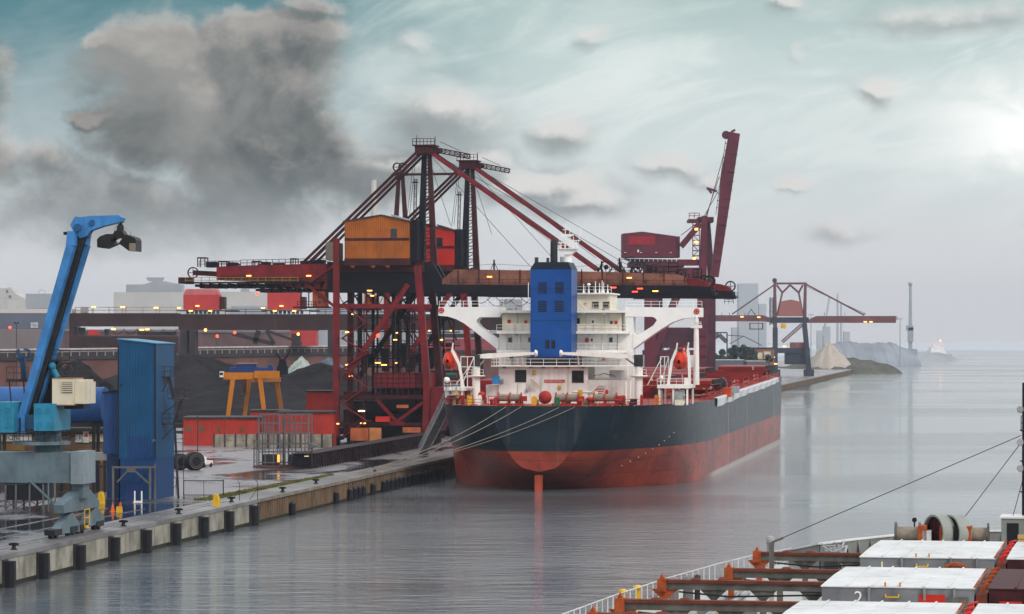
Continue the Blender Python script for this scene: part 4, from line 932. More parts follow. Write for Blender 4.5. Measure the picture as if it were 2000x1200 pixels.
MB().lathe((cx,0,0), [(1.5,a.z),(1.35,hv(94,842).z),(1.35,hv(94,838).z)], 22).build('pedestal', mat("pedestal dark", (.05,.09,.11), .5, dirt=.4), hc)
MB().lathe((cx-.7,0,zr_), [(3.0,-.35),(3.0,.0)], 26).build('platform', GB, hc)
MB().rail([(cx-.7+3*cos(t*pi/8),3*sin(t*pi/8),zr_) for t in range(17)], 1.1, .9, .03).build('railing', STEELD, hc)
zt = hv(94, 838).z
MB().box(hv(8,0,0).x, hv(104,0,0).x, -1.6, 1.6, zt, zt+1.5).build('slewing_deck', mat("slewing blue", (.03,.11,.20), .5, dirt=.4), hc)
for (x0, y0, x1, y1) in ((66,789,106,842), (-14,786,27,845)):
    p, q = hv(x0,y1,-3.2), hv(x1,y0,-3.2); hb_ = MB().box(p.x, q.x, -3.2, 2.6, p.z, q.z).build('engine_house', CYAN, hc)
    for i in (0.28, .72):
        for j in (.24, .74): MB()._ring((p.x+(q.x-p.x)*i, -3.22, p.z+(q.z-p.z)*j), .26, .035, .06, 20, 'y').build('hatch_ring', SKY, hb_)
p0 = hv(42, 826, -1.0); pk = hv(152, 452, -1.0)
for px in (34, 48): MB().box(hv(px,0,-1.4).x-.2, hv(px,0,-1.4).x+.2, -2.0, -.6, hv(0,846,-1.4).z, hv(0,812,-1.4).z).build('boom_lug', SKY, hc)
bm = MB().bar(hv(43,818,-1.2), hv(139.5,480,-1.2), .75, 1.0, .85, 1.0).bar(hv(139.5,480,-1.2), hv(141,452,-1.2), .95, 1.0, .8, .9)
bmo = bm.build('boom', SKY, hc)
MB().bar(hv(68,800,1.0), hv(168,478,.6), .72, 1.0, .55, .9).bar(hv(168,478,.6), hv(175,455,.6), .6, .9, .3, .6).build('boom', SKY, hc)
MB().bar(hv(56,810,.1), hv(158,462,-.2), 1.0, .9, 1.1, .8).build('boom_channel', BLACKP, hc)
mb = MB()
for i in range(5): mb.tube(hv(57+i*2.2,800,-.42), hv(151+i*3,470,-.66), .05, 6)
mb.build('hose', STEELD, bmo)
ji = MB().prism([(q.x, q.z) for q in (hv(150,423.5,0), hv(160,425,0), hv(180,422.5,0), hv(235,421,0), hv(242,426,0), hv(240,434,0), (hv(202,443,0)), hv(180,451,0), hv(172,462,0), hv(160,466,0), hv(146,452,0), hv(140,440,0))], 'xz', -.62, .62).build('jib', SKY, hc)
MB().tube(hv(180,436,-.7), hv(180,436,.7)+V((0,0,0)), .35, 14).tube(hv(154,445,-1.0)+V((0,-.6,0)), hv(154,445,1.0), .4, 14).build('pivot', mat("pivot blue", (.02,.09,.20), .45), hc)
MB().box(hv(126,0,-1).x, hv(133,0,-1).x, -1.4, -.9, hv(0,460,-1).z, hv(0,454,-1).z).build('lamp_box', BLACKP, hc)
# machinery mast, walkways and cab
MB().prism([(q.x, q.z) for q in (hv(52,838,1.2), hv(104,838,1.2), hv(112,760,1.2), hv(112,700,1.2), hv(80,700,1.2), hv(62,760,1.2))], 'xz', 1.3, 2.8).build('mast', BLACKP, hc)
MB().box(hv(86,0,1).x, hv(140,0,1).x, .2, 3, hv(0,706,1).z, hv(0,702,1).z).rail([(hv(86,0,1).x,.25,hv(0,702,1).z), (hv(140,0,1).x,.25,hv(0,702,1).z)], 1.0, .8, .035).build('walkway', STEELD, hc)
MB().rail([(hv(110,0,1).x,.3,hv(0,738,1).z), (hv(141,0,1).x,.3,hv(0,738,1).z)], 1.3, .8, .035).ring(hv(128,722,1), .75, .12, .3, 16).build('hose_reel', STEELD, hc)
MB().tube(hv(100,715,.3), hv(112,738,.3), .35, 12).ball(hv(102,716,.2), .45, 10, 7).build('ram', CYAN, hc)
MB().box(hv(15,0,1).x, hv(62,0,1).x, .5, 2.2, hv(0,746,1).z, hv(0,740,1).z).rail([(hv(16,0,1).x,.5,hv(0,740,1).z), (hv(58,0,1).x,.5,hv(0,740,1).z)], 1.25, .7, .03).bar(hv(18,744,1), hv(26,835,1), .12).bar(hv(46,744,1), hv(52,835,1), .12).build('walkway', STEELD, hc)
MB().bars([hv(40,708,1.2), hv(34,690,1.2), hv(36,682,1.2), hv(40,698,1.2), hv(58,698,1.2), hv(57,684,1.2), hv(46,682,1.2)], .16).bar(hv(48,740,1.5), hv(44,700,1.5), .5).build('rope_guide', mat("guide blue", (.02,.06,.14), .5), hc)
p, q = hv(104,791,-2.0), hv(145,740,-2.0)
cb = MB().box(p.x, q.x, -2.4, 1.2, p.z, q.z).build('cab', BEIGE, hc)
MB().box(q.x+.02, hv(174,0,-1).x, -1.9, 1.4, p.z+.12, q.z-.35).box(q.x+.02, hv(174,0,-1).x-.1, -1.6, .9, q.z-.34, q.z-.1).build('cooling_unit', BEIGE, cb)
MB().box(p.x-.05, q.x+.05, -2.45, 1.25, q.z, q.z+.07).box(p.x-.03, q.x+.03, -2.43, 1.2, p.z-.06, p.z+.03).build('trim', mat("rusty trim", (.30,.15,.08), .6, rust=.3), cb)
l0, l1 = hv(122,767,-2.4), hv(141,745,-2.4); mb = MB().box(l0.x, l1.x, -2.46, -2.41, l0.z, l1.z); lo_ = mb.build('louvre', BLACKP, cb); mb = MB()
for i in range(6): mb.box(l0.x-.05, l1.x+.05, -2.56, -2.47, l0.z+.05+i*.2, l0.z+.16+i*.2)
mb.build('slat', BEIGE, lo_)
MB().box(hv(128,0,-1).x, hv(166,0,-1).x, -1.5, .8, p.z-.45, p.z-.05).build('cab_bracket', BLACKP, cb)
# the grab, hung from the jib (held by the crane: a thing of its own)
gp = QF.P(236, 432, vc); gw_ = QF.W(gp.x, gp.y, gp.z)
gr = thing('clamshell_grab', 'black open clamshell grab hanging from the tip of the blue jib', 'grab', gw_, QA)
def GL(px, py, v=0): p = QF.P(px, py, vc+v); return V((p.x-gp.x, p.y-gp.y, p.z-gp.z))
GM = mat("grab black", (.016,.015,.013), .45, var=.4, rust=.25, rc=(.06,.045,.02))
MB().bar((0,0,.1), GL(235,444), .35).tube(GL(235,440), GL(235,453), .33, 14, .42).ball(GL(236,434), .28, 10, 7).build('rotator', GM, gr)
MB().prism([(q.x, q.z) for q in (GL(228,451), GL(242,451), GL(247,460), GL(241,466), GL(229,466), GL(223,459))], 'xz', -.7, .7).build('grab_head', GM, gr)
for pts in (((226,458),(213,458),(200,463),(195,469),(195.5,484),(208,486),(229,477),(221,470),(230,464)), ((242,459),(256,460),(268,465),(271,470),(271,492),(257,491),(237,476),(244,467),(239,464))):
    MB().prism([(q.x, q.z) for q in (GL(*p) for p in pts)], 'xz', -1.1, 1.1).build('shell', GM, gr)
MB().prism([(q.x, q.z) for q in (GL(258,476), GL(270.6,476), GL(270.6,491.4), GL(258,490.6))], 'xz', -1.16, -1.11).build('wear_plate', mat("bare steel", (.24,.21,.15), .35, metal=.6, rust=.3, rc=(.3,.08,.02)), gr)
mb = MB()
for q in (((238,436),(248,448),(254,452),(256,458),(250,462)), ((234,436),(224,446),(223,452),(228,456))): mb.path([GL(x,y,-.3) for x, y in q], .05, 6)
mb.build('hose', STEELL, gr)
# blue transfer tower with annex, stairs, portal frame
TB = mat("tower cladding", (.007,.062,.15), .42, var=.14, sc=.25, corr=.38, dirt=.3)
TB2 = mat("tower lower cladding", (.009,.045,.14), .42, var=.14, sc=.25, corr=.38, dirt=.3)
tp0 = gnd(304, 976); TF = Frame(tp0.x, tp0.y, QA)
tw = thing('transfer_tower', 'tall blue clad conveyor tower with a sloping roof and outside stairs', 'tower', (TF.X, TF.Y, QZ), QA)
def TL(px, py, v=0.0): p = TF.P(px, py, v); return V((p.x, v, p.z-QZ))
xl = TL(231,800).x; zt = TL(304,673).z; zs = TL(250,896).z
MB().box(xl, 0, 0, 9.2, zs, zt).build('wall', TB, tw)
MB().box(xl+.25, -.02, .03, 9.1, 0, zs-.02).build('lower_wall', TB2, tw)
MB().prism([(xl-.12, zt+.62), (.14, zt+.06), (.14, zt+.18), (xl-.12, zt+.76)], 'xz', -.14, 9.35).build('roof', mat("roof blue", (.05,.20,.32), .4, dirt=.3), tw)
MB().prism([(xl+.02, zt+.01), (-.02, zt+.01), (-.02, zt+.05), (xl+.02, zt+.60)], 'xz', .0, 9.18).build('parapet', TB, tw)
MB().box(-.16, .03, -.05, .0, zs, zt).box(xl-.06, xl+.1, -.05, 0, zs, zt).build('corner_trim', BLACKP, tw)
MB().box(TL(250,0).x, TL(300,0).x, -.03, .0, TL(0,895).z, TL(0,851).z).build('cladding_patch', TB2, tw)
MB().box(TL(235,0).x, TL(239,0).x, -.05, 0, TL(0,755).z, TL(0,750).z).build('vent', BLACKP, tw)
MB().text("59", TL(300,861,-.06), (1,0,0), (0,0,1), .42).build('number', STEELL, tw)
dp, dq = TL(246,975), TL(278,945); MB().box(dp.x, dq.x, -.04, .0, .0, dq.z).box(dp.x+.4, dp.x+.46, -.07, -.04, .1, dq.z).build('door', mat("door blue", (.018,.045,.16), .5), tw)
mb = MB()
for px in (221, 293): mb.bar(TL(px,976,-2.0), TL(px,912,-2.0), .24)
mb.bar(TL(219,913,-2), TL(303,913,-2), .26).bar(TL(254,915,-2), TL(229,942,-2), .2).bar(TL(258,915,-2), TL(290,944,-2), .2)
mb.bar(TL(303,976,-1.2), TL(303,906,-1.2), .2)
mb.box(TL(248,0,-2).x, TL(264,0,-2).x, -2.15, -1.85, TL(0,921,-2).z, TL(0,913,-2).z)
for px in (221, 293): mb.bar(TL(px,914,-2), TL(px,914,0)+V((0,0,0)), .2)
mb.build('portal_frame', mat("frame steel", (.12,.11,.10), .6, dirt=.4, rust=.2), tw)
mb = MB(); rz = [(735,.2,1.6), (777,.6,3.2), (826,.0,2.2)]
for py, x0, x1 in ((735,-.3,1.1), (777,.8,3.0), (826,.05,2.0)):
    z = TL(0,py,4).z; mb.box(x0, x1, 3, 5.5, z-.12, z); mb.rail([(x0,3,z),(x1,3,z),(x1,5.5,z)], 1.3, .7, .035)
    mb.bar((x1,3,z), (0.05,3,z-2.0), .12)
za, zb_, zc_ = TL(0,735,4).z, TL(0,777,4).z, TL(0,826,4).z
mb.bar((.8,3.4,za), (1.5,3.4,zb_), .5, .12).bar((2.4,4.5,zb_), (1.2,4.5,zc_), .7, .14).bar((1.6,3.4,zc_), (2.1,3.4,0), .3, .08).bar((2.9,3.2,0), (2.6,3.2,zb_), .08)
mb.build('stairs', STEELD, tw)
MB().box(xl-2.35, xl-.02, 1.2, 6, TL(0,886,1).z, TL(0,765,1).z).build('annex', mat("annex cladding", (.018,.055,.17), .45, corr=.38, dirt=.25), tw)
MB().prism([(xl-2.5, TL(0,767,1).z), (xl-.03, TL(0,763.5,1).z), (xl-.03, TL(0,762,1).z), (xl-2.5, TL(0,765.2,1).z)], 'xz', 1.0, 6.2).build('annex_roof', BLACKP, tw)
MB().box(xl-1.9, xl-.3, 1.3, 5, 0, TL(0,886.5,1).z).build('annex_base', mat("annex base", (.012,.03,.085), .5), tw)
# conveyor gallery and blue conveyor tube
cg = thing('conveyor_gallery', 'pale grey enclosed conveyor gallery entering the blue tower low on its left', 'conveyor', (TF.X, TF.Y, QZ), QA)
a = TL(100,890,3.0); b = TL(227,884,3.0)
MB().prism([(a.x, a.z-.55), (b.x-.2, b.z-1.05), (b.x-.2, b.z), (a.x, a.z+.35)], 'xz', 3, 5).build('gallery', mat("gallery grey", (.36,.36,.34), .6, dirt=.4), cg)
mb = MB()
for i in range(9):
    x = b.x-.4-i*.9; mb.bar((x,3,b.z-1.2), (x-.45,3,b.z-1.9), .07); mb.bar((x-.9,3,b.z-1.2), (x-.45,3,b.z-1.9), .07)
mb.bar((b.x-.3,3,b.z-1.9), (b.x-8.5,3,b.z-1.9), .12); mb.build('truss', STEELD, cg)
ct = thing('conveyor_tube', 'thick ribbed blue conveyor tube running level behind the harbour crane', 'conveyor', (TF.X, TF.Y, QZ), QA)
a = TL(-260,790,14); b = TL(206,790,14)
TUBE = mat("tube blue", (.025,.095,.27), .4, var=.1, corr=.32, dirt=.2)
MB().tube((a.x,14,a.z), (b.x,14,a.z), 2.42, 30).build('tube', TUBE, ct)
mb = MB()
for x in (-55, -40, -25, -12): mb.bar((x,13,0), (x,13,a.z-2.2), .4).bar((x,15,0), (x,15,a.z-2.2), .4)
mb.box(a.x, b.x, 13, 15, a.z-2.9, a.z-2.3).build('trestle', STEELD, ct)
# brown store building with its signs
BR = mat("brown render", (.17,.105,.065), .8, var=.2, sc=.2, dirt=.5)
sb = thing('store_building', 'low brown store building with pale sign boards beneath the blue tube', 'building', (TF.X, TF.Y, QZ), QA)
b0 = TL(-260,0,22); b1 = TL(236,0,22); zb = TL(0,842,22).z
MB().box(b0.x, b1.x, 22, 40, 0, zb).build('wall', BR, sb)
MB().box(b0.x-.4, b1.x+.3, 21.3, 40.5, zb+.01, zb+.45).build('roof', mat("dark felt roof", (.04,.038,.036), .8), sb)
def sign(px0, px1, py0, py1, txt, colr, m, v=21.9, size=.8, par=None):
    p, q = TL(px0,py1,v), TL(px1,py0,v); o = MB().box(p.x, q.x, v-.05, v, p.z, q.z).build('sign_board', m, par or sb)
    if txt: MB().text(txt, ((p.x+q.x)/2, v-.06, (p.z+q.z)/2), (1,0,0), (0,0,1), size).build('lettering', colr, o)
    return o
SW = mat("sign white", (.70,.68,.62), .5, dirt=.25); NAVY = mat("letter navy", (.015,.02,.06), .5)
sign(-40, 62, 849, 862, "S ATION", NAVY, SW, size=1.0); sign(147, 161, 849, 864, "ER", NAVY, SW, size=.95)
o = sign(162, 173.5, 838, 865, "", NAVY, SW, 21.8)
c = TL(168,850,21.7); MB().poly([c+V((-.32,0,-.25)), c+V((.32,0,-.25)), c+V((.08,0,.35))]).build('emblem', REDB, o)
sign(174, 206, 848, 863, "STORE FOR", mat("letter orange", (.42,.18,.05), .5), mat("sign cream", (.58,.50,.36), .5, dirt=.3), size=.72)
for x0, x1, y0, y1, c in ((0,46,868,880,"amber"), (95,150,905,935,"tan"), (150,196,876,908,"tan")):
    MB().box(TL(x0,0,21).x, TL(x1,0,21).x, 21.2, 21.98, TL(0,y1,21).z, TL(0,y0,21).z).build('shutter', mat("shutter "+c, (.34,.19,.05) if c == "amber" else (.27,.16,.095), .6, dirt=.5), sb)
for px in (45, 75, 120, 140, 160, 186, 205): MB().bar((TL(px,0,18).x,18,0), (TL(px,0,18).x,18,TL(0,880,18).z), .35).build('post', STEELD, sb)
# black hopper on legs
hp0 = gnd(49, 996); hf = Frame(hp0.x, hp0.y, QA)
hh = thing('feed_hopper', 'black steel bin on braced grey legs standing on the wet quay', 'hopper', (hf.X, hf.Y, QZ), QA)
MB().box(-2.5, 2.5, 0, 3.0, 1.15, 3.1).box(-2.65, 2.65, -.15, 3.15, 3.1, 3.25).build('bin', BLACKP, hh)
for x in (-2.4, -1.1, .6, 2.3):
    mb = MB().bar((x,-.1,0), (x,-.1,3.1), .2).bar((x,3,0), (x,3,1.2), .2); mb.build('leg', mat("leg grey", (.09,.10,.11), .5), hh)
mb = MB()
for a, b in ((-2.4,-1.1), (-1.1,.6), (.6,2.3)): mb.bar((a,0,.1), (b,0,1.1), .07).bar((b,0,.1), (a,0,1.1), .07)
mb.build('brace', STEELD, hh)
# small things on the apron
def barrier(px, py, lab):
    p = gnd(px, py); t = thing('concrete_barrier', lab, 'barrier', p, QA)
    MB().prism([(-.38,0),(.38,0),(.30,.9),(.12,1.45),(-.25,1.45),(-.32,.9)], 'xz', -.5, .5).build('block', YEL, t)
barrier(198, 984, 'yellow barrier block beside the blue tower, left of the traffic cones'); barrier(423, 989, 'yellow barrier block alone near the quay edge before the gate')
p = gnd(220, 1000); t = thing('traffic_cone', 'orange traffic cone standing next to a yellow bin on the apron', 'cone', p)
MB().lathe((0,0,.05), [(.27,0),(.05,.95),(.03,1.0)], 14).build('cone', mat("cone orange", (.62,.10,.02), .5), t); MB().box(-.33,.33,-.33,.33,0,.06).build('base', mat("cone orange", (.62,.10,.02)), t)
p = gnd(233, 1000); t = thing('grit_bin', 'small yellow bin with an orange cap beside the traffic cone', 'bin', p)
MB().prism([(-.36,0),(.36,0),(.30,.62),(-.30,.62)], 'xz', -.35, .35).build('body', YEL, t); MB().prism([(-.05,.63),(.28,.63),(.2,1.15),(.08,1.15)], 'xz', -.15, .15).build('cap', mat("cone orange", (.62,.10,.02)), t)
p = gnd(270, 982); t = thing('white_hoop', 'white steel hoop stand in front of the blue tower door', 'stand', p, QA)
MB().bar((-.45,0,.0), (-.45,0,1.45), .14).bar((.45,0,.0), (.45,0,1.45), .14).bar((-.45,.0,.1), (.45,.0,.1), .2).box(-.52,-.38,-.5,-.07,0,.12).box(.38,.52,-.5,-.07,0,.12).build('frame', WHITE, t)
def bollard_mesh(t):
    MB().lathe((0,0,0), [(.34,0),(.34,.08),(.2,.14),(.19,.42)], 14).build('post', BLACKP, t)
    MB().prism([(-.42,.42),(.42,.42),(.48,.6),(.2,.68),(-.2,.68),(-.48,.6)], 'xz', -.24, .24).build('head', BLACKP, t)
BL = [(27,1074,'black bollard on the quay edge left of the crane wheels'), (241,1028,'black bollard on the quay edge right of the crane wheels'), (349,1004,'black bollard on the quay edge below the mesh gate'),
      (452,981,'black bollard where the concrete quay meets the piling'), (552,961,'black bollard on the pile wall beside the grass strip'), (617,945,'black bollard at the far end of the grass strip'), (732,921,'dark bollard holding the mooring ropes of the ship')]
b0 = None
for px, py, lab in BL:
    p = gnd(px, py, QZ+.01)
    if b0 is None: b0 = thing('bollard', lab, 'bollard', p, QA, 'mooring bollards along the quay edge'); bollard_mesh(b0)
    else: dup(b0, p, lab)
def quayD(px): return 92.73/(.152-(px-1000)/FPX)
f0 = None
FL = ['half cut off at the left edge', 'below the leftmost bollard', 'left of the crane wheels', 'right below the crane wheels', 'below the second bollard', 'between the second and third bollards', 'right of the third bollard', 'left of the fourth bollard', 'at the corner where the piling starts']
for i, px in enumerate((4, 71, 143, 211, 274, 332, 387, 437, 486)):
    v = (quayD(px)-291)/cos(QA); p = QF.W(.18, v, 0); lab = 'tall dark rubber fender on the concrete wall, '+FL[i]
    if f0 is None:
        f0 = thing('quay_fender', lab, 'fender', p, QA, 'tall fenders along the concrete quay')
        MB().box(0, .25, -.62, .62, -.5, 2.6).build('back_plate', STEELD, f0); MB().prism([(.25,-.55),(.75,-.55),(1.1,-.35),(1.1,.35),(.75,.55),(.25,.55)], 'xy', -.5, 2.5).build('pad', RUBBER, f0)
    else: dup(f0, p, lab)
pf = [565, 651, 678, 687, 696, 704, 723]+[744+i*8.2 for i in range(15)]; q0 = None
for i, px in enumerate(pf):
    v = (quayD(px)-291)/cos(QA); p = QF.W(.1, v, 0)
    lab = ['lone pile fender below the grass strip', 'lone pile fender under the piling, second from the left', 'pile fender at the left of a close group of four', 'second pile fender in the close group of four', 'third pile fender in the close group of four', 'last pile fender in the close group of four', 'single pile fender between the group and the long row'][i] if i < 7 else 'dark pile fender in the long close row left of the red stern'
    if q0 is None:
        q0 = thing('pile_fender', lab, 'fender', p, QA, 'short pile fenders on the rusty piling')
        MB().tube((.35,0,-.5), (.35,0,1.55), .42, 12).build('pile', RUBBER, q0); MB().lathe((.35,0,1.55), [(.42,0),(.3,.2),(.05,.28)], 12).build('cap', STEELD, q0)
    else: dup(q0, p, lab, None)
# rails let into the apron
for u, wd in ((-2.2,.16), (-3.3,.12), (-12.7,.16), (-8.0,.10)):
    o = MB().box(u-wd/2, u+wd/2, -160, 99 if u > -6 else 80, 0, .05).build('crane_rail', mat("polished rail", (.30,.29,.28), .25, metal=.7)); o.location = (QF.X, QF.Y, QZ+.008); o.rotation_euler = (0,0,-QA); tag(o, kind='structure')
    o = MB().box(u-wd*2.2, u-wd*.6, -160, 99 if u > -6 else 80, 0, .004).build('rail_groove', BLACKP); o.location = (QF.X, QF.Y, QZ+.009); o.rotation_euler = (0,0,-QA); tag(o, kind='structure')
# grass strip behind the pile wall
gm = MB(); rnd = random.Random(3)
for i in range(5200):
    v = rnd.uniform(100, 176); u = -5.0-rnd.random()**1.5*2.6*(1-(v-100)/110); h = rnd.uniform(.08,.32); a = rnd.uniform(0,pi); w_ = .09
    b = QF.W(u, v, QZ+.004); gm.poly([b+V((w_*cos(a),w_*sin(a),0)), b-V((w_*cos(a),w_*sin(a),0)), b+V((rnd.uniform(-.1,.1),rnd.uniform(-.1,.1),h))])
tag(gm.build('grass', mat("rough grass", (.11,.105,.022), .8, var=.5, sc=.25)), kind='stuff')
# gate and fence posts
g0 = gnd(397, 969); t = thing('mesh_gate', 'wide dark steel mesh gate closing the apron off from the yard', 'gate', g0, -.05)
def gxx(px): return (px-397)/FPX*g0.y
mb = MB()
for px in (359, 436): mb.bar((gxx(px),0,0), (gxx(px),0,2.15), .14)
for z in (.12, 2.0): mb.bar((gxx(359),0,z), (gxx(436),0,z), .10)
mb.bar((gxx(398),0,0), (gxx(398),0,2.0), .06); mb.build('frame', BLACKP, t)
mb = MB()
for i in range(26): x = gxx(359)+i*(gxx(436)-gxx(359))/26; mb.bar((x,.02,.12), (x,.02,2.0), .014)
mb.build('mesh', STEELD, t)
fp0 = None
for px, py, lab in ((344,968,'thin fence post beside the blue tower corner'), (468,978,'braced fence post at the left end of the grass'), (503,976,'fence post with cranked top above the first pile fender')):
    p = gnd(px, py)
    if fp0 is None:
        fp0 = thing('fence_post', lab, 'post', p, 0, 'bare fence posts near the gate'); MB().bar((0,0,0), (0,0,2.2), .08).bar((0,0,2.2), (-.3,0,2.55), .07).build('post', STEELD, fp0); MB().bar((0,0,1.4), (-1.0,0,0), .06).build('strut', STEELD, fp0)
    else: dup(fp0, p, lab)
lp = gnd(386, 905); t = thing('lamp_post', 'slim dark lamp post standing in the yard before the red shed', 'lamp post', lp); MB().tube((0,0,0), (0,0,8.6), .07, 8).build('pole', STEELD, t); MB().box(-.1,.1,-.3,.3,8.6,8.75).build('lamp_head', STEELD, t)
# belt rolls and a white vehicle at the yard's edge
for px, py, r, lab in ((379,919,1.45,'largest black rubber belt roll lying in the yard'), (350,918,1.3,'black rubber belt roll partly hidden by the blue tower')):
    p = gnd(px, py); t = thing('belt_roll', lab, 'roll', p, -.5, 'black belt rolls beside the blue tower')
    MB().lathe((0,0,r), [(r*.45,-.9),(r,-.9),(r,.9),(r*.45,.9)], 28, 'y').build('roll', RUBBER, t)
    MB()._ring((0,-.95,r), r*.8, .1, .1, 24, 'y')._ring((0,-.95,r), r*.6, .08, .1, 24, 'y').build('winding', mat("rubber edge", (.10,.095,.095), .6), t)
p = gnd(393, 914); t = thing('pickup_truck', 'small white truck half hidden behind the black belt rolls', 'truck', p+V((0,2.5,0)), .3)
bd = MB().prism([(-.85,.45),(.85,.45),(.85,1.0),(.7,1.05),(.6,1.7),(-.6,1.7),(-.7,1.05),(-.85,1.0)], 'xz', -2.1, 0).box(-.85,.85,.02,2.2,.45,1.0).build('body', WHITE, t)
MB().box(-.55,.55,-2.13,-2.08,1.15,1.6).build('window', DARKW, bd)
for x in (-.8,.8):
    for y in (-1.4,1.4): MB().lathe((x,y,.36), [(.2,-.12),(.36,-.12),(.36,.12),(.2,.12)], 14, 'x').build('wheel', RUBBER, t)
for x in (-.6,.6): MB().box(x-.15,x+.15,-2.16,-2.1,.7,.9).build('headlight', REDB, t)
# two lattice towers on the quay and the low conveyor
for px0, px1, lab in ((505,547,'left of the two grey steel lattice towers before the red shed'), (556,603,'right of the two grey steel lattice towers, with a white lamp box')):
    p = gnd((px0+px1)/2, 915); sc = FPX/p.y; w_ = (px1-px0)/sc/2; H = 8.6
    t = thing('steel_tower', lab, 'tower', p, QA, 'grey lattice towers in the yard'); G = mat("lattice grey", (.115,.11,.12), .6, dirt=.4, rust=.15)
    mb = MB()
    for x in (-w_, -w_*.4, w_*.4, w_):
        for y in (0, 2.6): mb.bar((x,y,.4), (x,y,H), .2 if abs(x) == w_ else .14)
    mb.build('column', G, t); mb = MB()
    for z in (.9, 2.6, 3.9, 5.6, 7.2, H):
        for y in (0, 2.6): mb.bar((-w_,y,z), (w_,y,z), .16)
        for x in (-w_, w_): mb.bar((x,0,z), (x,2.6,z), .12)
    for z in (5.9, 6.2, 6.5, 6.8): mb.bar((-w_*.4,.0,z), (w_*.4,.0,z), .1)
    mb.bar((-w_,0,H), (w_,2.6,H), .12); mb.build('girt', G, t)
    MB().box(-w_-.8, w_+.3, -.7, 3.2, .15, .4).box(-w_, w_, -.2, 2.8, .4, .55).build('base_frame', mat("rusty base", (.09,.045,.04), .7, rust=.3), t)
    MB().box(-w_*.7, w_*.7, .3, 2.3, .6, 2.2).build('drive_unit', STEELD, t)
    MB().lattice((-w_-.6,.2,0), (-w_-.6,.2,4.5), .5, 8, .03).build('ladder', G, t)
    if px0 > 550: MB().prism([(w_,3.0),(w_+1.4,3.6),(w_,4.0)], 'xz', .2, 1.6).build('bracket', G, t); MB().box(w_-.6,w_+.1,-.35,-.2,1.5,2.0).build('lamp', mat("lit panel", (1,.75,.4), .5, em=1.2), t)
    else: MB().box(w_-.35,w_+.05,-.35,-.2,1.0,2.2).build('lamp', mat("lit amber panel", (1,.42,.06), .5, em=.9), t)
lc = thing('low_conveyor', 'long low black conveyor running along the quay to the red unloaders', 'conveyor', (QF.X, QF.Y, QZ), QA)
MB().box(-16.5, -13.4, 198, 316, .5, 1.9).build('trough', CRX, lc); mb = MB()
for i in range(60): v = 198+i*2; MB().box(-13.38, -13.1, v, v+.3, 0, 2.3).build('rib', mat("dark maroon", (.03,.018,.02), .6), lc)
MB().box(-16.6,-13.1,198,316,2.3,2.42).build('cover', mat("dark maroon"  , (.03,.018,.02)), lc)
# red sheds with the block wall
RC = mat("shed red cladding", (.36,.032,.022), .55, var=.12, corr=.5, dirt=.3)
def shed(lab, px0, px1, py0, py1, D, dep, wins=(), roofm=None):
    p, q = at(px0,py1,D), at(px1,py0,D); z1 = q.z; o = V((p.x, D, QZ)); t = thing('red_shed', lab, 'shed', o, 0)
    MB().box(0, q.x-p.x, 0, dep, 0, z1-QZ).build('wall', RC, t)
    h = z1-QZ+.01; MB().prism([(-.3,h),(q.x-p.x+.3,h),(q.x-p.x+.3,h+.3),(-.3,h+.3)], 'xz', -.3, dep+.3).build('roof', roofm or STEELD, t)
    for (a, b, c, d) in wins:
        e, f = at(a,d,D), at(b,c,D); wd = MB().box(e.x-o.x, f.x-o.x, -.05, .02, e.z-QZ, f.z-QZ).build('window', mat("shed window", (.10,.085,.04), .3), t)
    return t
shed('long low red corrugated shed with small square windows behind the yard', 358, 506, 818, 872, 598, 12, ((362,373,834,842),(388,400,834,842),(424,430,836,843),(470,476,836,843)))
shed('red corrugated shed standing right behind the two lattice towers', 543, 652, 807, 874, 597, 9)
shed('tall red clad box tower with black roof beside the unloader leg', 598, 655, 766, 840, 640, 8, (), BLACKP)
shed('small flat red shed seen between the yellow gantry legs', 489, 560, 804, 840, 625, 8)
bw = at(418, 877, 590); t = thing('block_wall', 'low weathered pale concrete block wall along the red sheds', 'wall', (bw.x, 590, QZ)); W_ = at(650,877,590).x-bw.x
CB = mat("weathered blocks", (.24,.21,.17), .8, var=.4, sc=.5, dirt=.7); mb = MB(); n = 11
for i in range(n):
    for j in range(2): mb.box(i*W_/n+.05, (i+1)*W_/n-.05, 0, .9, j*1.22+.0, j*1.22+1.18)
mb.build('blocks', CB, t)
mb = MB()
for i in range(n+1): mb.box(i*W_/n-.14, i*W_/n+.14, -.12, -.01, 0, 2.6)
mb.build('stanchion', STEELD, t)
# yellow gantry crane
D = 680; OR = mat("gantry orange", (.52,.17,.012), .5, var=.12, dirt=.25); p = at(495, 846, D); t = thing('gantry_crane', 'yellow orange gantry crane with a blue trolley in front of the coal', 'crane', (p.x, D, QZ))
def yl(px, py, v=0): q = at(px, py, D+v); return q-V((p.x, D, QZ))
for x0, x1, v in ((455,441,0), (487,474,14), (508,521,0), (540,556,14)): MB().bar((yl(x0,740,v).x, v, yl(x0,740,v).z), (yl(x1,846,v).x, v, 0), 1.0, .9, .8, .8).build('leg', OR, t)
for x0, x1, y0, y1, v in ((437,494,728,741,-.6), (497,545,725,739,-.6), (440,545,729,742,14)): MB().box(yl(x0,0,v).x, yl(x1,0,v).x, v, v+1.5, yl(0,y1,v).z, yl(0,y0,v).z).build('girder', OR, t)
MB().bar(yl(492,742,0), yl(545,742,14), 1.0).bar(yl(440,738,0), yl(440,738,14), 1.0).build('end_beam', OR, t)
BT = mat("trolley blue", (.02,.055,.20), .5, var=.2)
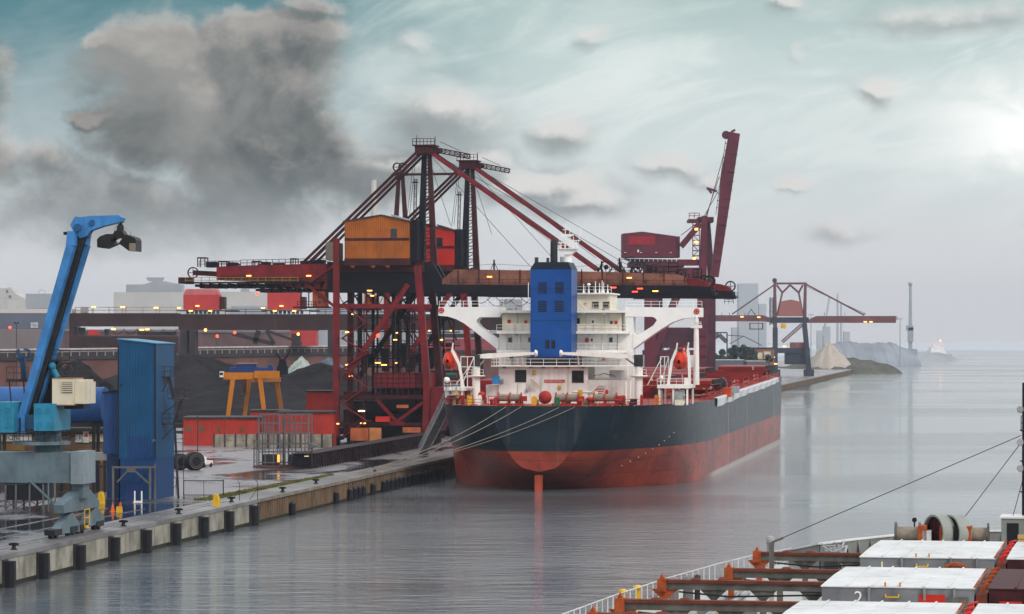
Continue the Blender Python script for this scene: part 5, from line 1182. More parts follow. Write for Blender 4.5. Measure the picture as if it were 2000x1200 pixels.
MB().box(yl(447,0,2).x, yl(533,0,2).x, 2, 8, yl(0,727,2).z, yl(0,718,2).z).box(yl(462,0,2).x, yl(500,0,2).x, 2.5, 7, yl(0,717.9,2).z, yl(0,711,2).z).box(yl(523,0,2).x, yl(531,0,2).x, 2.5, 7, yl(0,717.9,2).z, yl(0,713,2).z).build('trolley', BT, t)
MB().box(yl(462,0,2).x, yl(500,0,2).x, 2.3, 7.2, yl(0,710.9,2).z, yl(0,709.5,2).z).build('trolley_roof', mat("pinkish roof", (.42,.26,.22), .6), t)
cb = MB().box(yl(429,0,-1).x, yl(436.5,0,-1).x, -1.5, .8, yl(0,737,-1).z, yl(0,726,-1).z).build('cab', WHITE, t); MB().box(yl(429.5,0,-1).x, yl(436,0,-1).x, -1.56, -1.51, yl(0,733,-1).z, yl(0,728,-1).z).build('window', DARKW, cb)
MB().tube(yl(477,741,4), yl(477,768,4), .5, 8).box(yl(470,0,4).x, yl(482,0,4).x, 3, 5, yl(0,772,4).z, yl(0,769,4).z).build('hoist', mat("hoist brown", (.12,.06,.05), .6), t)
# material heaps
COAL = mat("coal", (.011,.0095,.012), .95, var=.5, sc=.12, bump=1.2)
def heap(name, lab, px, ptop, D, rx, ry, m, seed=0, z0=QZ, pw=1.15):
    c = at(px, ptop, D); h = c.z-z0; o = V((c.x, D, z0)); rnd = random.Random(seed); ph = [rnd.uniform(0,6.3) for _ in range(8)]
    def f(u, v):
        a = 2*pi*u; r = v; rr = 1+.10*sin(2*a+ph[0])+.07*sin(3*a+ph[1])+.04*sin(7*a+ph[2])
        zz = h*max(0,(1-r))**(1/pw)*(1+.05*sin(9*a+ph[3])*r+.05*sin(14*r+5*a+ph[4])*r*(1-r)*4)+h*.035*sin(23*r+11*a+ph[5])*sin(31*r-7*a+ph[6])*(1-r)*min(1,r*6)
        return V((rx*r*rr*cos(a), ry*r*rr*sin(a), zz-.05))
    return tag_at(MB().grid(f, 60, 26).build(name, m), o, lab)
def tag_at(o, loc, lab, cat='heap', grp='stockpiles of bulk material'): o.location = loc; return tag(o, lab, cat, grp)
heap('coal_heap', 'largest dark coal heap, spreading behind the yellow gantry crane from beside the blue tower', 372, 690, 800, 44, 62, COAL, 1)
heap('coal_heap', 'broad low dark coal heap behind the right yellow gantry legs', 500, 728, 775, 40, 44, COAL, 2)
heap('coal_heap', 'dark coal heap right of the pale green cone, by the red leg', 628, 708, 790, 36, 44, COAL, 3)
heap('coal_heap', 'small dark coal heap with a jagged top left of the blue tower', 205, 742, 640, 9, 22, COAL, 4)
heap('coal_heap', 'dark coal heap leaning on the brown wall behind the beige crane cab', 150, 700, 700, 19, 30, COAL, 5)
heap('coal_heap', 'long low coal ridge running along behind the red sheds', 470, 776, 745, 40, 26, COAL, 8, QZ, 2.2)
heap('mineral_heap', 'pale green cone shaped mineral heap in front of the grey wall', 589, 695, 850, 13, 22, mat("pale mineral", (.27,.31,.28), .9, var=.25), 6)
heap('mineral_heap', 'blue grey mineral heap beside the pale green cone', 642, 697, 880, 17, 28, mat("blue mineral", (.08,.10,.13), .9, var=.25), 7)
D = 790; p = at(552, 728, D); t = thing('screening_plant', 'small dark screening machine standing on the coal beside the yellow crane', 'machine', (p.x, D, p.z-1))
MB().box(-1.4,1.4,-1,1,0,2.6).prism([(-1.2,2.6),(1.2,2.6),(.7,4.5),(-.7,4.5)], 'xz', -1, 1).bar((-.6,0,4.5), (-1.6,0,6), .5).bar((.6,0,4.5), (1.7,0,6), .5).build('body', CRX, t)
# ---------------------------------------------------------------- far left: viaduct, bridge machines, works buildings
VW = mat("retaining wall", (.12,.056,.045), .85, var=.3, sc=.06, dirt=.5, rust=.25, rc=(.09,.05,.045))
VD = mat("viaduct dark", (.030,.026,.030), .7, var=.3, sc=.1)
def quadbox(p, q, z0, z1, th):           # wall between two ground points
    p, q = V(p), V(q); d = (q-p); n = V((-d.y, d.x, 0)).normalized()*th
    vs = [(p.x,p.y,z0),(q.x,q.y,z0),(q.x+n.x,q.y+n.y,z0),(p.x+n.x,p.y+n.y,z0)]
    return vs
v0, v1 = at(-260, 687, 900), at(1010, 672, 1360)
z_0, z_1 = v0.z, v1.z
def sheet(mb, p, q, a0, a1, b0, b1, th=6):
    d = V((q.x-p.x, q.y-p.y, 0)); n = V((-d.y, d.x, 0)).normalized()*th
    P = [V((p.x,p.y,a0)),V((q.x,q.y,b0)),V((q.x,q.y,b1)),V((p.x,p.y,a1))]; Q = [c+n for c in P]
    return mb.add(P+Q, [(0,1,2,3),(7,6,5,4),(0,4,5,1),(1,5,6,2),(2,6,7,3),(3,7,4,0)])
vi = thing('conveyor_viaduct', 'long dark conveyor viaduct with a pale railing crossing behind the coal heaps', 'viaduct', (v0.x, v0.y, QZ))
def rel(p): return V((p.x-v0.x, p.y-v0.y, p.z-QZ))
r0, r1 = rel(v0), rel(v1)
sheet(MB(), r0-V((0,1.5,0)), r1-V((0,1.5,0)), r0.z-3.4, r0.z, r1.z-3.6, r1.z, 10).build('deck', VD, vi)
sheet(MB(), r0, r1, 0, r0.z-3.5, 0, r1.z-3.7, 6).build('retaining_wall', VW, vi)
MB().bar(r0+V((0,-1.6,.05)), r1+V((0,-1.6,.05)), .3, .5).build('kerb', mat("pale kerb", (.45,.43,.44), .5), vi)
mb = MB()
for i in range(90):
    c = r0+(r1-r0)*i/90; mb.bar(c+V((0,-1.75,-2.3)), c+V((0,-1.75,-.7)), .34)
mb.bar(r0+V((0,-1.7,-.8)), r1+V((0,-1.7,-.8)), .25).build('railing', mat("pale posts", (.30,.24,.21), .6), vi)
# big brown bridge machines
BB = mat("bridge brown", (.038,.019,.020), .7, var=.3, sc=.12, dirt=.5, rust=.2)
def boxpx(mb, D, x0, y0, x1, y1, o, dep, v=0):
    a, b = at(x0,y1,D+v), at(x1,y0,D+v); return mb.box(a.x-o.x, b.x-o.x, v, v+dep, a.z-o.z, b.z-o.z)
def bld(name, lab, cat, D, x, y, grp=None): return thing(name, lab, cat, at(x, y, D), 0, grp)
def bp(t, D, nm, m, *rs, dep=8, v=0, par=None):
    mb = MB()
    for r in rs: boxpx(mb, D, *r, t.location, dep, v)
    return mb.build(nm, m, par or t)
D = 1060; t = bld('stacker_bridge', 'dark brown two storey bridge machine on the left with lamps between its beams', 'machine', D, 240, 690)
bp(t, D, 'bridge_beam', BB, (135,612,348,638)); bp(t, D, 'bridge_beam', BB, (135,657,348,690)); bp(t, D, 'end_column', BB, (135,638.2,146,656.8), dep=7)
bp(t, D, 'drum', REDB, (172,645,193,654.5), dep=5, v=1); bp(t, D, 'machinery', STEELD, (152,640,165,656), (204,643,212,656), (268,648,345,656), dep=3, v=2)
bp(t, D, 'roof_box', STEELL, (157,600,170,611.8), (140,604,146,611.8), dep=4, v=2)
mb = MB(); o = t.location
mb.rail([at(147,611.9,D)-o, at(345,611.9,D)-o], 2.0, 5, .12); mb.build('railing', mat("pale posts"  , (.3,.24,.21)), t)
mb = MB()
for i in range(5):
    a, b = at(216+i*26,643,D)-o, at(242+i*26,643,D)-o; mb.path([a+(b-a)*j/8-V((0,0,1.8*4*(j/8)*(1-j/8))) for j in range(9)], .12, 5)
mb.build('festoon', CRX, t)
for px, py in ((183,600), (240,600), (305,601.5), (222,643.5), (277,644.5), (288,643.8)): c = at(px,py,D)-o; MB().box(c.x-.75,c.x+.75,-.6,-.2,c.z-.22,c.z+.22).build('lamp', LAMPY, t)
c = at(240,606,D)-o
mb = MB()
for px in (183,240,305): q = at(px,601,D)-o; mb.bar(q+V((0,-.2,0)), (q.x,-.2,(at(0,612,D)-o).z), .12)
mb.build('lamp_pole', STEELD, t)
D = 1000; t = bld('bridge_machine', 'long brown bridge machine carrying two red winch houses behind the coal', 'machine', D, 500, 690); o = t.location
bp(t, D, 'bridge_beam', BB, (348.3,614,1000,645), dep=9)
bp(t, D, 'leg', VD, (352,645.2,365,692), dep=8); bp(t, D, 'leg', VD, (370,645.2,382,692), dep=8); bp(t, D, 'leg', VD, (640,645.2,655,692), dep=8)
RH = mat("winch house red", (.40,.040,.04), .6, var=.08)
for x0, x1, y0, rx0, rx1 in ((358,428,576,362,437), (522,586,571,530,600)):
    h = bp(t, D, 'winch_house', RH, (x0,y0,x1,605), dep=9); a = at(x0,y0,D)-o; b = at(x1,y0,D)-o; c = at(rx0,y0-11,D)-o; d = at(rx1-12,y0-11,D)-o
    MB().prism([(a.x,a.z+.02),(b.x,a.z+.02),(b.x-.8,c.z),(a.x+.8,c.z)], 'xz', 0, 9).build('roof', mat("faded red roof", (.48,.13,.13), .6), h)
    MB().box(b.x+.05,b.x+1.7,1,8,(at(0,604,D)-o).z,(at(0,580,D)-o).z).build('annex', CRD, h)
    mb = MB()
    for q in range(8): mb.box(a.x+1+q*1.4, a.x+1.9+q*1.4, -.5, 1, (at(0,613.5,D)-o).z, (at(0,607,D)-o).z)
    mb.box(a.x-2, b.x+6, -.5, 8, (at(0,608,D)-o).z, (at(0,606,D)-o).z).build('bogie', STEELD, h)
    for px, py in ((x0+15,607.6), (x0+53,607.6), (x0-8,602), (x0+28,598)): c = at(px,py,D)-o; MB().box(c.x-.6,c.x+.6,-1.0,-.6,c.z-.2,c.z+.2).build('lamp', LAMPY, h)
for px, py, m in ((402,645,LAMPY), (425,657,LAMPR), (459,650,LAMPR), (583,653,LAMPY), (503,574,LAMPR)): c = at(px,py,D)-o; MB().ball(c+V((0,-1.2,0)), .5, 8, 6).build('lamp', m, t)
MB().rail([at(440,613.9,D)-o, at(520,613.9,D)-o], 1.6, 5, .1).rail([at(605,613.9,D)-o, at(1000,613.9,D)-o], 1.6, 5, .1).build('railing', VD, t)
a = at(445,652,D)-o; MB().bars([at(455,652,D)-o, at(500,664,D)-o, at(535,672,D)-o], 1.6, 1.3).bars([at(520,646,D)-o, at(560,660,D)-o, at(590,672,D)-o], .8).bars([at(505,646,D)-o, at(498,672,D)-o], 1.6).bars([at(520,646,D)-o, at(536,672,D)-o], 1.0).build('boom', VD, t)
D = 1150; t = bld('red_hall', 'plain red hall glowing through the haze under the brown bridge machine', 'building', D, 595, 680)
bp(t, D, 'wall', RH, (568,646,617,676), dep=15); bp(t, D, 'roof', VD, (566,644,619,645.9), dep=15.5); bp(t, D, 'door', VD, (570,652,587,676), dep=.3, v=-.35)
D = 1300; t = bld('brown_hall', 'long dull brown hall in the gap under the brown bridge machine', 'building', D, 470, 680)
bp(t, D, 'wall', mat("dull brown hall", (.13,.075,.075), .85, var=.3, sc=.08, dirt=.5), (383,650,566,682), dep=15); bp(t, D, 'roof', mat("hall roof", (.16,.15,.165), .8, var=.2, sc=.1), (381,645.5,568,649.9), dep=16, v=-.5)
D = 1320; t = bld('brown_hall', 'dull brown hall at the left, behind the lower beam of the lamp lit bridge', 'building', D, 220, 680)
bp(t, D, 'wall', mat("dull brown hall", (.13,.075,.075)), (100,648,352,682), dep=15); bp(t, D, 'roof', mat("hall roof", (.16,.15,.165)), (98,644,354,647.9), dep=16, v=-.5)
# hazy works buildings
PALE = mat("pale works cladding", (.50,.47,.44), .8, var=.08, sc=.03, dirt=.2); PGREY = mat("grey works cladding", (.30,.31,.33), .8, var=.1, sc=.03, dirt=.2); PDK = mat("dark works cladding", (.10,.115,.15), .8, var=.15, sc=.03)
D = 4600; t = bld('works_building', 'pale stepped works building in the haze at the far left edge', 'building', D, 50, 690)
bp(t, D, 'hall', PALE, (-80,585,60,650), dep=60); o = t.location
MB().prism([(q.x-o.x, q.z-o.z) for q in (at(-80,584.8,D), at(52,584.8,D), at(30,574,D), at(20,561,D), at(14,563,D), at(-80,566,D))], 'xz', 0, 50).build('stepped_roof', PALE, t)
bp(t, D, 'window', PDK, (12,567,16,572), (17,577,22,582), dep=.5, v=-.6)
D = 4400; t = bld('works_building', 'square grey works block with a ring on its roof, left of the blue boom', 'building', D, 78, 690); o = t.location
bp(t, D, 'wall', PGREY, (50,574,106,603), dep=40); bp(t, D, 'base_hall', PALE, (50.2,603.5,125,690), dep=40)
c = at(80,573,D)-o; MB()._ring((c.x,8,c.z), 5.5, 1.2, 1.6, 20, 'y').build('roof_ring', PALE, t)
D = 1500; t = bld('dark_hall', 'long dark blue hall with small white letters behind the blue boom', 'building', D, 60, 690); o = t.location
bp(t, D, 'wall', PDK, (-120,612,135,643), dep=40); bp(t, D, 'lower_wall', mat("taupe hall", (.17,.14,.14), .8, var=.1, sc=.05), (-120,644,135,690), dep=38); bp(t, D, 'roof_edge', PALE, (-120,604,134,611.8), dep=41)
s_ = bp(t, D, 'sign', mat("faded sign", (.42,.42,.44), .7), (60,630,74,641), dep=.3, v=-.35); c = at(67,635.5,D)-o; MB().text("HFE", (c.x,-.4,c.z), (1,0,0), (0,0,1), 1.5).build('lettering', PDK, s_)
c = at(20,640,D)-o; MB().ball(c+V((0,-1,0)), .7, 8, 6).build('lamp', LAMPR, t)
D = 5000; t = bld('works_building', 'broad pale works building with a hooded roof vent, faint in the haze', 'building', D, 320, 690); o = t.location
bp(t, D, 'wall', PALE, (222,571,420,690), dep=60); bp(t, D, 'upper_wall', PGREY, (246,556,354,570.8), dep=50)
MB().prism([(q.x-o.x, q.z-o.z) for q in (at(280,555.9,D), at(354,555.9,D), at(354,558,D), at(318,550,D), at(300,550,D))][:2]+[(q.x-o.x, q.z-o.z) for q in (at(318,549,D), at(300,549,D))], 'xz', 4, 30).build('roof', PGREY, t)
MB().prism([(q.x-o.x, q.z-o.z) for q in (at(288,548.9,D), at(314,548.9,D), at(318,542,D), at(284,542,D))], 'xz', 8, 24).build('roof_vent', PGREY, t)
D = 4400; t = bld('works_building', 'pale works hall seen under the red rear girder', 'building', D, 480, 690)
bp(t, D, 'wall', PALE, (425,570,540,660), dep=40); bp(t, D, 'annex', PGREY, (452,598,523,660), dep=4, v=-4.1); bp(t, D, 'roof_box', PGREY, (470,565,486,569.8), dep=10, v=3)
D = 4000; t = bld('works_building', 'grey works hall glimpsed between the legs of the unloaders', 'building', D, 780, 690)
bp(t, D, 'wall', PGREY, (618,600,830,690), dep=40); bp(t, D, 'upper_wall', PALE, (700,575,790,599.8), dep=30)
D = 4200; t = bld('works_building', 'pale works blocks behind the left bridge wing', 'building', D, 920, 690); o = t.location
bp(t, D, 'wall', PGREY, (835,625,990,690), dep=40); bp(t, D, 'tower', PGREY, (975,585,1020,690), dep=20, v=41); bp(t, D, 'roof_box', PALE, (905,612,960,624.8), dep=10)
D = 1250; t = bld('red_conveyor', 'long faded red conveyor bridge between the unloader legs and the ship', 'conveyor', D, 940, 690); o = t.location
bp(t, D, 'gallery', mat("faded gallery red", (.26,.06,.07), .7, var=.1), (825,662,1010,684), dep=6); bp(t, D, 'walkway', VD, (825,652,1010,660), dep=5)
for px in (836,883,911,950): c = at(px,646,D)-o; MB().box(c.x-.9,c.x+.9,-.5,0,c.z-.25,c.z+.25).build('lamp', LAMPY, t)
def slim(name, lab, cat, D, px, y0, y1, r, m, grp=None):
    p = at(px, y1, D); p.z = QZ; q = at(px, y0, D); t = thing(name, lab, cat, p, 0, grp); MB().tube((0,0,0), (0,0,q.z-QZ), r, 10, r*.7).build('shaft', m, t); return t, q.z-QZ
t, h = slim('flood_light_mast', 'thin dark floodlight mast standing left of the blue boom', 'lamp mast', 600, 32, 632, 700, .09, STEELD); MB().box(-.45,-.15,-.1,.1,h,h+.25).box(.15,.45,-.1,.1,h,h+.25).box(-.45,.45,-.05,.05,h-.08,h).build('lamp_head', BLACKP, t)
t, h = slim('chimney', 'very faint tall chimney in the haze above the red rear stays', 'chimney', 2000, 730, 352, 600, 2.6, PALE); MB().lathe((0,0,h), [(1.9,0),(2.0,.8)], 14).build('rim', PGREY, t)
# ---------------------------------------------------------------- crane with the raised boom
HRD = mat("haze dulled crane red", (.105,.014,.027), .55, var=.2, sc=.12, dirt=.4)  # red dulled in the base colour to stand for haze
HDK = mat("far crane dark", (.08,.022,.04), .6, var=.25, sc=.12)
D = 1150; o = at(1372, 740, D); o.z = QZ; t = thing('grab_unloader', 'hazy dark red unloader with its boom raised steeply behind the ship', 'crane', o)
def rl(px, py, v=0): return at(px, py, D+v)-o
for px, v, m, w_ in ((1371,0,HRD,3.4), (1389,16,HDK,3.2), (1270,0,HRD,4.4), (1285,16,HDK,3.4)): MB().bar((rl(px,0,v).x,v,0), (rl(px,0,v).x,v,rl(0,545,v).z), w_, 3.0).build('leg', m, t)
for v in (0,16): MB().bar((rl(1340,540).x,v,rl(0,540).z), (rl(1272,705).x,v,rl(0,705).z), 2.2).build('brace', HRD if v == 0 else HDK, t)
bp(t, D, 'girder', HDK, (1228,512,1336,522), dep=16, v=1)
bp(t, D, 'main_girder', HRD, (1262,507,1382,519), dep=3, v=0); bp(t, D, 'cross_beam', HRD, (1258,523,1380,545), dep=3, v=.1)
MB().prism([(q.x,q.z) for q in (rl(1221,505), rl(1333,507), rl(1333,522), rl(1290,535), rl(1264,535), rl(1255,520))], 'xz', 3, 14).build('house_base', HDK, t)
h = MB().prism([(q.x,q.z) for q in (rl(1215,503), rl(1320,503), rl(1320,462), rl(1254,453), rl(1215,457))], 'xz', -2, 12).build('machinery_house', HRD, t)
MB().box(rl(1321,0).x, rl(1328,0).x, 0, 11, rl(0,503).z, rl(0,462).z).build('annex', HDK, h)
bp(t, D, 'panel', mat("panel red", (.26,.012,.02), .5), (1228,462,1279,478), dep=.1, v=-2.1, par=h); bp(t, D, 'lamp', WHITE, (1219,493,1223,494), (1250,493,1254,494), (1280,493,1284,494), (1308,493,1312,494), (1245,488,1248,493), dep=.3, v=-2.4, par=h)
mb = MB()
for px in range(1222, 1330, 9): mb.bar(rl(px,511,0), rl(px,507,0), .3)
mb.build('walkway_light', WHITE, t)
MB().bar(rl(1372,545), rl(1376,422), 3.0, 3.0, 2.2, 2.2).build('tower_post', HRD, t); MB().bar(rl(1389,545,16), rl(1382,430,14), 2.6, 2.6, 1.8, 1.8).build('tower_post', HDK, t)
MB().bar(rl(1330,482), rl(1368,437), 2.2).build('tower_stay', HRD, t)
bp(t, D, 'tower_head', HRD, (1364,424,1394,434), (1345,428,1366,434), dep=12, v=1)
MB().rail([rl(1346,427,1), rl(1366,427,1)], 2.0, 1.5, .12).build('railing', HRD, t)
MB().prism([(q.x,q.z) for q in (rl(1388,540), rl(1403,542), rl(1445,262), rl(1424,258), rl(1408,345), rl(1402,420))], 'xz', -1.6, 1.6).build('boom', HRD, t)
MB().prism([(q.x,q.z) for q in (rl(1391,538), rl(1403,540), rl(1444,262), rl(1440,262))], 'xz', 4, 6).build('boom', HDK, t)
for i in range(13):
    f = i/13; y = 300+f*225; x0 = 1424-f*36+ (0 if y < 345 else 1); MB().bar(rl(x0+2,y,-1.7), rl(x0+17,y+3,-1.7), .5, .2).build('boom_rib', HDK, t)
for i in range(7): MB().bar(rl(1367,575+i*20,-2), rl(1392,575+i*20,-2), .35).build('leg_rung', HDK, t)
p = rl(1418,264); MB().lathe(p, [(1.5,-.6),(1.6,0),(1.5,.6)], 18, 'y').build('tip_sheave', HDK, t); MB().bar(rl(1428,258), rl(1436,254), .8).build('tip_hook', HRD, t)
mb = MB()
for i in range(7): y = 440+i*10; mb.bar(rl(1353,y), rl(1366,y), .35); mb.bar(rl(1354+(i % 2)*10,y), rl(1354+((i+1) % 2)*10,y+10), .25)
for x in (1353, 1366): mb.bar(rl(x,430), rl(x,505), .3)
mb.build('stairs', HDK, t)
mb = MB()
for a, b in (((1378,425),(1405,345)), ((1374,425),(1402,375)), ((1380,425),(1414,300)), ((1330,460),(1376,425))): mb.tube(rl(*a), rl(*b), .14, 5)
mb.build('hoist_rope', HDK, t)
mb = MB()
for i in range(10): y = 280+i*14; x = 1420-(y-280)*.145; mb.bar(rl(x,y), rl(x-3.5,y), .3)
mb.bar(rl(1417,275), rl(1398,420), .2).bar(rl(1380,368), rl(1400,374), .9).bar(rl(1384,370), rl(1390,378), .8); mb.build('boom_ladder', HDK, t)
bp(t, D, 'hopper', HDK, (1296,640,1366,680), dep=10, v=3); bp(t, D, 'bridge_beam', HRD, (1255,684,1372,694), dep=2, v=-1); bp(t, D, 'hanging_cage', HDK, (1237,572,1268,574), (1237,583,1262,585), (1237,574,1239,583), (1250,574,1252,583), dep=1, v=-2)
mb = MB(); c = rl(1300,705,-1)
for i in range(18): a = 2*pi*i/18; mb.bar(c, c+V((7*cos(a),0,7*sin(a))), .25)
mb._ring(c, 7.2, .4, .6, 30, 'y'); mb.build('cable_reel', HDK, t)
for px, py in ((1360,448), (1360,473), (1356,505)): c = rl(px,py,-1); MB().box(c.x-.6,c.x+.6,-1.4,-1,c.z-.4,c.z+.4).build('lamp', LAMPY, t)
# ---------------------------------------------------------------- third unloader, far shore
TR = mat("haze dulled third red", (.125,.05,.055), .65, var=.2, sc=.08); TD = mat("third crane dark", (.035,.040,.06), .7, var=.25, sc=.08)  # the red has distance haze mixed into its colour
D = 1800; o = at(1578, 735, D); o.z = QZ; t = thing('grab_unloader', 'smaller unloader faint in the haze with both booms level and a trapezoid house', 'crane', o)
def sl_(px, py, v=0): return at(px, py, D+v)-o
for x0, x1, y0 in ((1514,1513,548), (1571,1573,552)): MB().bar((sl_(x0,0).x,0,sl_(0,640).z), (sl_(x1,0).x,0,sl_(0,y0).z), 2.2, 2.2, 1.5, 1.5).build('mast', TR, t)
MB().bar((sl_(1514,0).x,0,0), (sl_(1514,0).x,0,sl_(0,640).z), 2.8).build('leg', TD, t); MB().bar((sl_(1581,0).x,0,0), (sl_(1571,0).x,0,sl_(0,632).z), 2.8).build('leg', TD, t)
bp(t, D, 'boom', TR, (1378,616,1490,628), dep=3, v=-1); bp(t, D, 'boom', TR, (1595,617.5,1750,631), dep=3, v=-1)
MB().prism([(q.x,q.z) for q in (sl_(1490.2,616), sl_(1506,622), sl_(1506,630), sl_(1490.2,628))], 'xz', -1, 2).build('boom_joint', TR, t); MB().prism([(q.x,q.z) for q in (sl_(1594.8,617.5), sl_(1580,624), sl_(1580,631), sl_(1594.8,631))], 'xz', -1, 2).build('boom_joint', TR, t)
bp(t, D, 'girder', TD, (1506.3,620,1579.7,631), dep=4, v=-1.2)
MB().prism([(q.x,q.z) for q in (sl_(1518,618), sl_(1568,618), sl_(1563,590), sl_(1545,585.5), sl_(1525,589))], 'xz', -2, 8).build('machinery_house', mat("third house", (.30,.11,.10), .65, var=.08), t)
MB().bars([sl_(1514,554), sl_(1570,554)], 1.2).bars([sl_(1517,557), sl_(1528,572), sl_(1543,557)], 1.1).bars([sl_(1543,557), sl_(1560,572), sl_(1568,557)], 1.1).bars([sl_(1528,572), sl_(1518,615)], 1.0).bars([sl_(1560,572), sl_(1568,615)], 1.0).build('a_frame', TR, t)
p = sl_(1513,548); MB().ball(p, 1.4, 10, 8).build('mast_head', TD, t)
MB().bar(sl_(1512,557), sl_(1430,614), .8).build('backstay', TR, t); MB().bar(sl_(1575,556), sl_(1688,616), .9).build('forestay', TR, t); MB().bar(sl_(1575,560), sl_(1692,614), .25).build('cable', TD, t)
MB().lattice(sl_(1567,634), sl_(1528,668), 1.6, 9, .2).build('stair', TR, t); MB().lattice(sl_(1507,635), sl_(1507,582), 2.0, 10, .2).build('lift_shaft', TD, t)
bp(t, D, 'hanging_cage', TR, (1464,631,1491,632.5), (1464,642,1491,644), (1464,632,1466,643), (1489,632,1491,643), dep=2, v=-1)
p = sl_(1749,622); MB()._ring(p, 1.2, .35, .6, 16, 'y').build('tip_sheave', TD, t)
bp(t, D, 'cab', YEL, (1526,632,1535,642), dep=3, v=-2); bp(t, D, 'hopper', mat("third hopper", (.20,.075,.065), .7), (1545,669,1575,680), dep=8, v=1); bp(t, D, 'portal_beam', TD, (1514,680,1582,690), dep=8, v=1); bp(t, D, 'lower_house', TD, (1535,690,1580,712), dep=10, v=2)
bp(t, D, 'bogie', TD, (1505,722,1524,735), (1572,722,1590,735), dep=8, v=-1)
mb = MB()
for x in (1390,1410,1425,1440,1455,1475,1610,1650,1688): mb.bar(sl_(x,616), sl_(x,611), .3)
mb.bars([sl_(1460,616), sl_(1467,604), sl_(1475,616)], .4).build('boom_fitting', TD, t)
for px, py in ((1389,619), (1449,619), (1482,620), (1690,629), (1701,629), (1515,711), (1510,698), (1532,677)): c = sl_(px,py,-2); MB().box(c.x-.9,c.x+.9,-2.6,-2,c.z-.3,c.z+.3).build('lamp', LAMPY, t)
# tower blocks, chimneys and masts lost in the haze
FG = mat("hazy concrete", (.42,.45,.49), .9, var=.05, sc=.01)  # pale blue-grey tone carries part of the haze in the colour
D = 5000
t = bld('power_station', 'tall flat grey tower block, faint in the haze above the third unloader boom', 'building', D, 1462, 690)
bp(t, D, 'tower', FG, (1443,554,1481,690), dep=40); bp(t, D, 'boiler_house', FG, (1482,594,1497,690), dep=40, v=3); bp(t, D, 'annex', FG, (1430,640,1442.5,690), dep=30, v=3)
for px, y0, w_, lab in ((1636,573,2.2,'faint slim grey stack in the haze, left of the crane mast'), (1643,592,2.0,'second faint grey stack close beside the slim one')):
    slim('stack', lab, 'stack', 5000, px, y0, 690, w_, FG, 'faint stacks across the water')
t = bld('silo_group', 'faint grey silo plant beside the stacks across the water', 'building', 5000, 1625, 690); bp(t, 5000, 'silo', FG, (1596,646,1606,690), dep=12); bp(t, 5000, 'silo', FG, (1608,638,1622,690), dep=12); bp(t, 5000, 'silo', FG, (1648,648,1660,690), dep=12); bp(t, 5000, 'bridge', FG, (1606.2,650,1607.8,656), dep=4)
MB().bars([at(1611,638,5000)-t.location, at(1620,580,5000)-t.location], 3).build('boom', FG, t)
D = 3300; o = at(1778, 693, D); o.z = QZ; t = thing('mobile_harbour_crane', 'tall slim grey crane mast standing at the end of the far quay', 'crane', o); MG = mat("haze pale mast grey", (.30,.33,.37), .7, var=.1)  # mast colour lightened, haze painted into it
def ml(px, py, v=0): return at(px,py,D+v)-o
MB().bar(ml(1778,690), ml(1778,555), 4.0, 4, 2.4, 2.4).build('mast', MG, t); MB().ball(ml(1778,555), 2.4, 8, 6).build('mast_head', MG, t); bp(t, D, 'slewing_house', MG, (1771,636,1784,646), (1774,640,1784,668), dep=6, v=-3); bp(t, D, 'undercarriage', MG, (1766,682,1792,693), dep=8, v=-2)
mp0 = None
for px, y0, lab in ((1584,616,'slim lamp mast right of the distant unloader leg'), (1758,624,'slim lamp mast left of the far crane mast')):
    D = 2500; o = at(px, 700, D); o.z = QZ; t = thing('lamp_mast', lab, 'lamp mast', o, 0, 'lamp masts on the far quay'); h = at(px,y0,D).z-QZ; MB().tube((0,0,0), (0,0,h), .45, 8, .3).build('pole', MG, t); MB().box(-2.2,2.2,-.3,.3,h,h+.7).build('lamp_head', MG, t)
# far ship
D = 4300; o = at(1832, 693, D); o.z = 0; t = thing('cargo_ship', 'small white ship with lights, nearly lost in the haze at the far right', 'ship', o, -.3)
WH2 = mat("far ship white", (.75,.75,.75), .6)
MB().prism([(-14,0),(12,0),(18,5.5),(-15,5.5)], 'xz', -9, 60).build('hull', mat("far ship hull", (.20,.23,.28), .6), t); MB().box(-11,12,0,14,5.6,11).box(-9,10,2,12,11,16).box(-6,7,2,9,16,19).build('superstructure', WH2, t); MB().tube((0,5,19), (0,5,30), .5, 8).build('mast', WH2, t)
for x, z in ((-7,20.5), (7,20.5), (4,25)): MB().ball((x,1,z), 1.1, 8, 6).build('lamp', LAMPR if z < 22 else LAMPY, t)
# far land: bank along the quay, mounds, woods
BK = mat("bank", (.075,.072,.055), .9, var=.4, sc=.03); EARTH = mat("far earth", (.28,.29,.31), .9, var=.2, sc=.02)
def ridge(name, pts, D, dep, m, kind=None, seed=0):
    rnd = random.Random(seed); q = [at(x,y,D) for x,y in pts]; xs = [a.x for a in q]; zs = [a.z for a in q]
    def f(u, v):
        x = xs[0]+(xs[-1]-xs[0])*u; z = lerp_t(list(zip(xs, zs)), x) if x > xs[0] else zs[0]
        z = QZ-4+(z-QZ+4)*sin(pi*min(1,v))**.8
        return V((x, D+dep*(v-.5)*2, z+.5*sin(u*47+v*5+seed)+.4*sin(u*113+v*9)+.25*sin(u*211)))
    return MB().grid(f, 80, 12).build(name, m)
tag(ridge('mound', [(1590,697),(1625,672),(1650,667),(1690,671),(1740,669),(1765,680),(1785,691)], 3000, 60, mat("mound haze grey", (.22,.24,.27), .9, var=.2, sc=.02)), 'long dark earth mound on the far shore left of the crane mast', 'mound')  # mound colour paled to include the haze over it
heap('sand_heap', 'pale sand heap on the far quay right of the distant unloader', 1618, 667, 2300, 17, 45, mat("pale sand", (.36,.315,.27), .9, var=.1), 9)
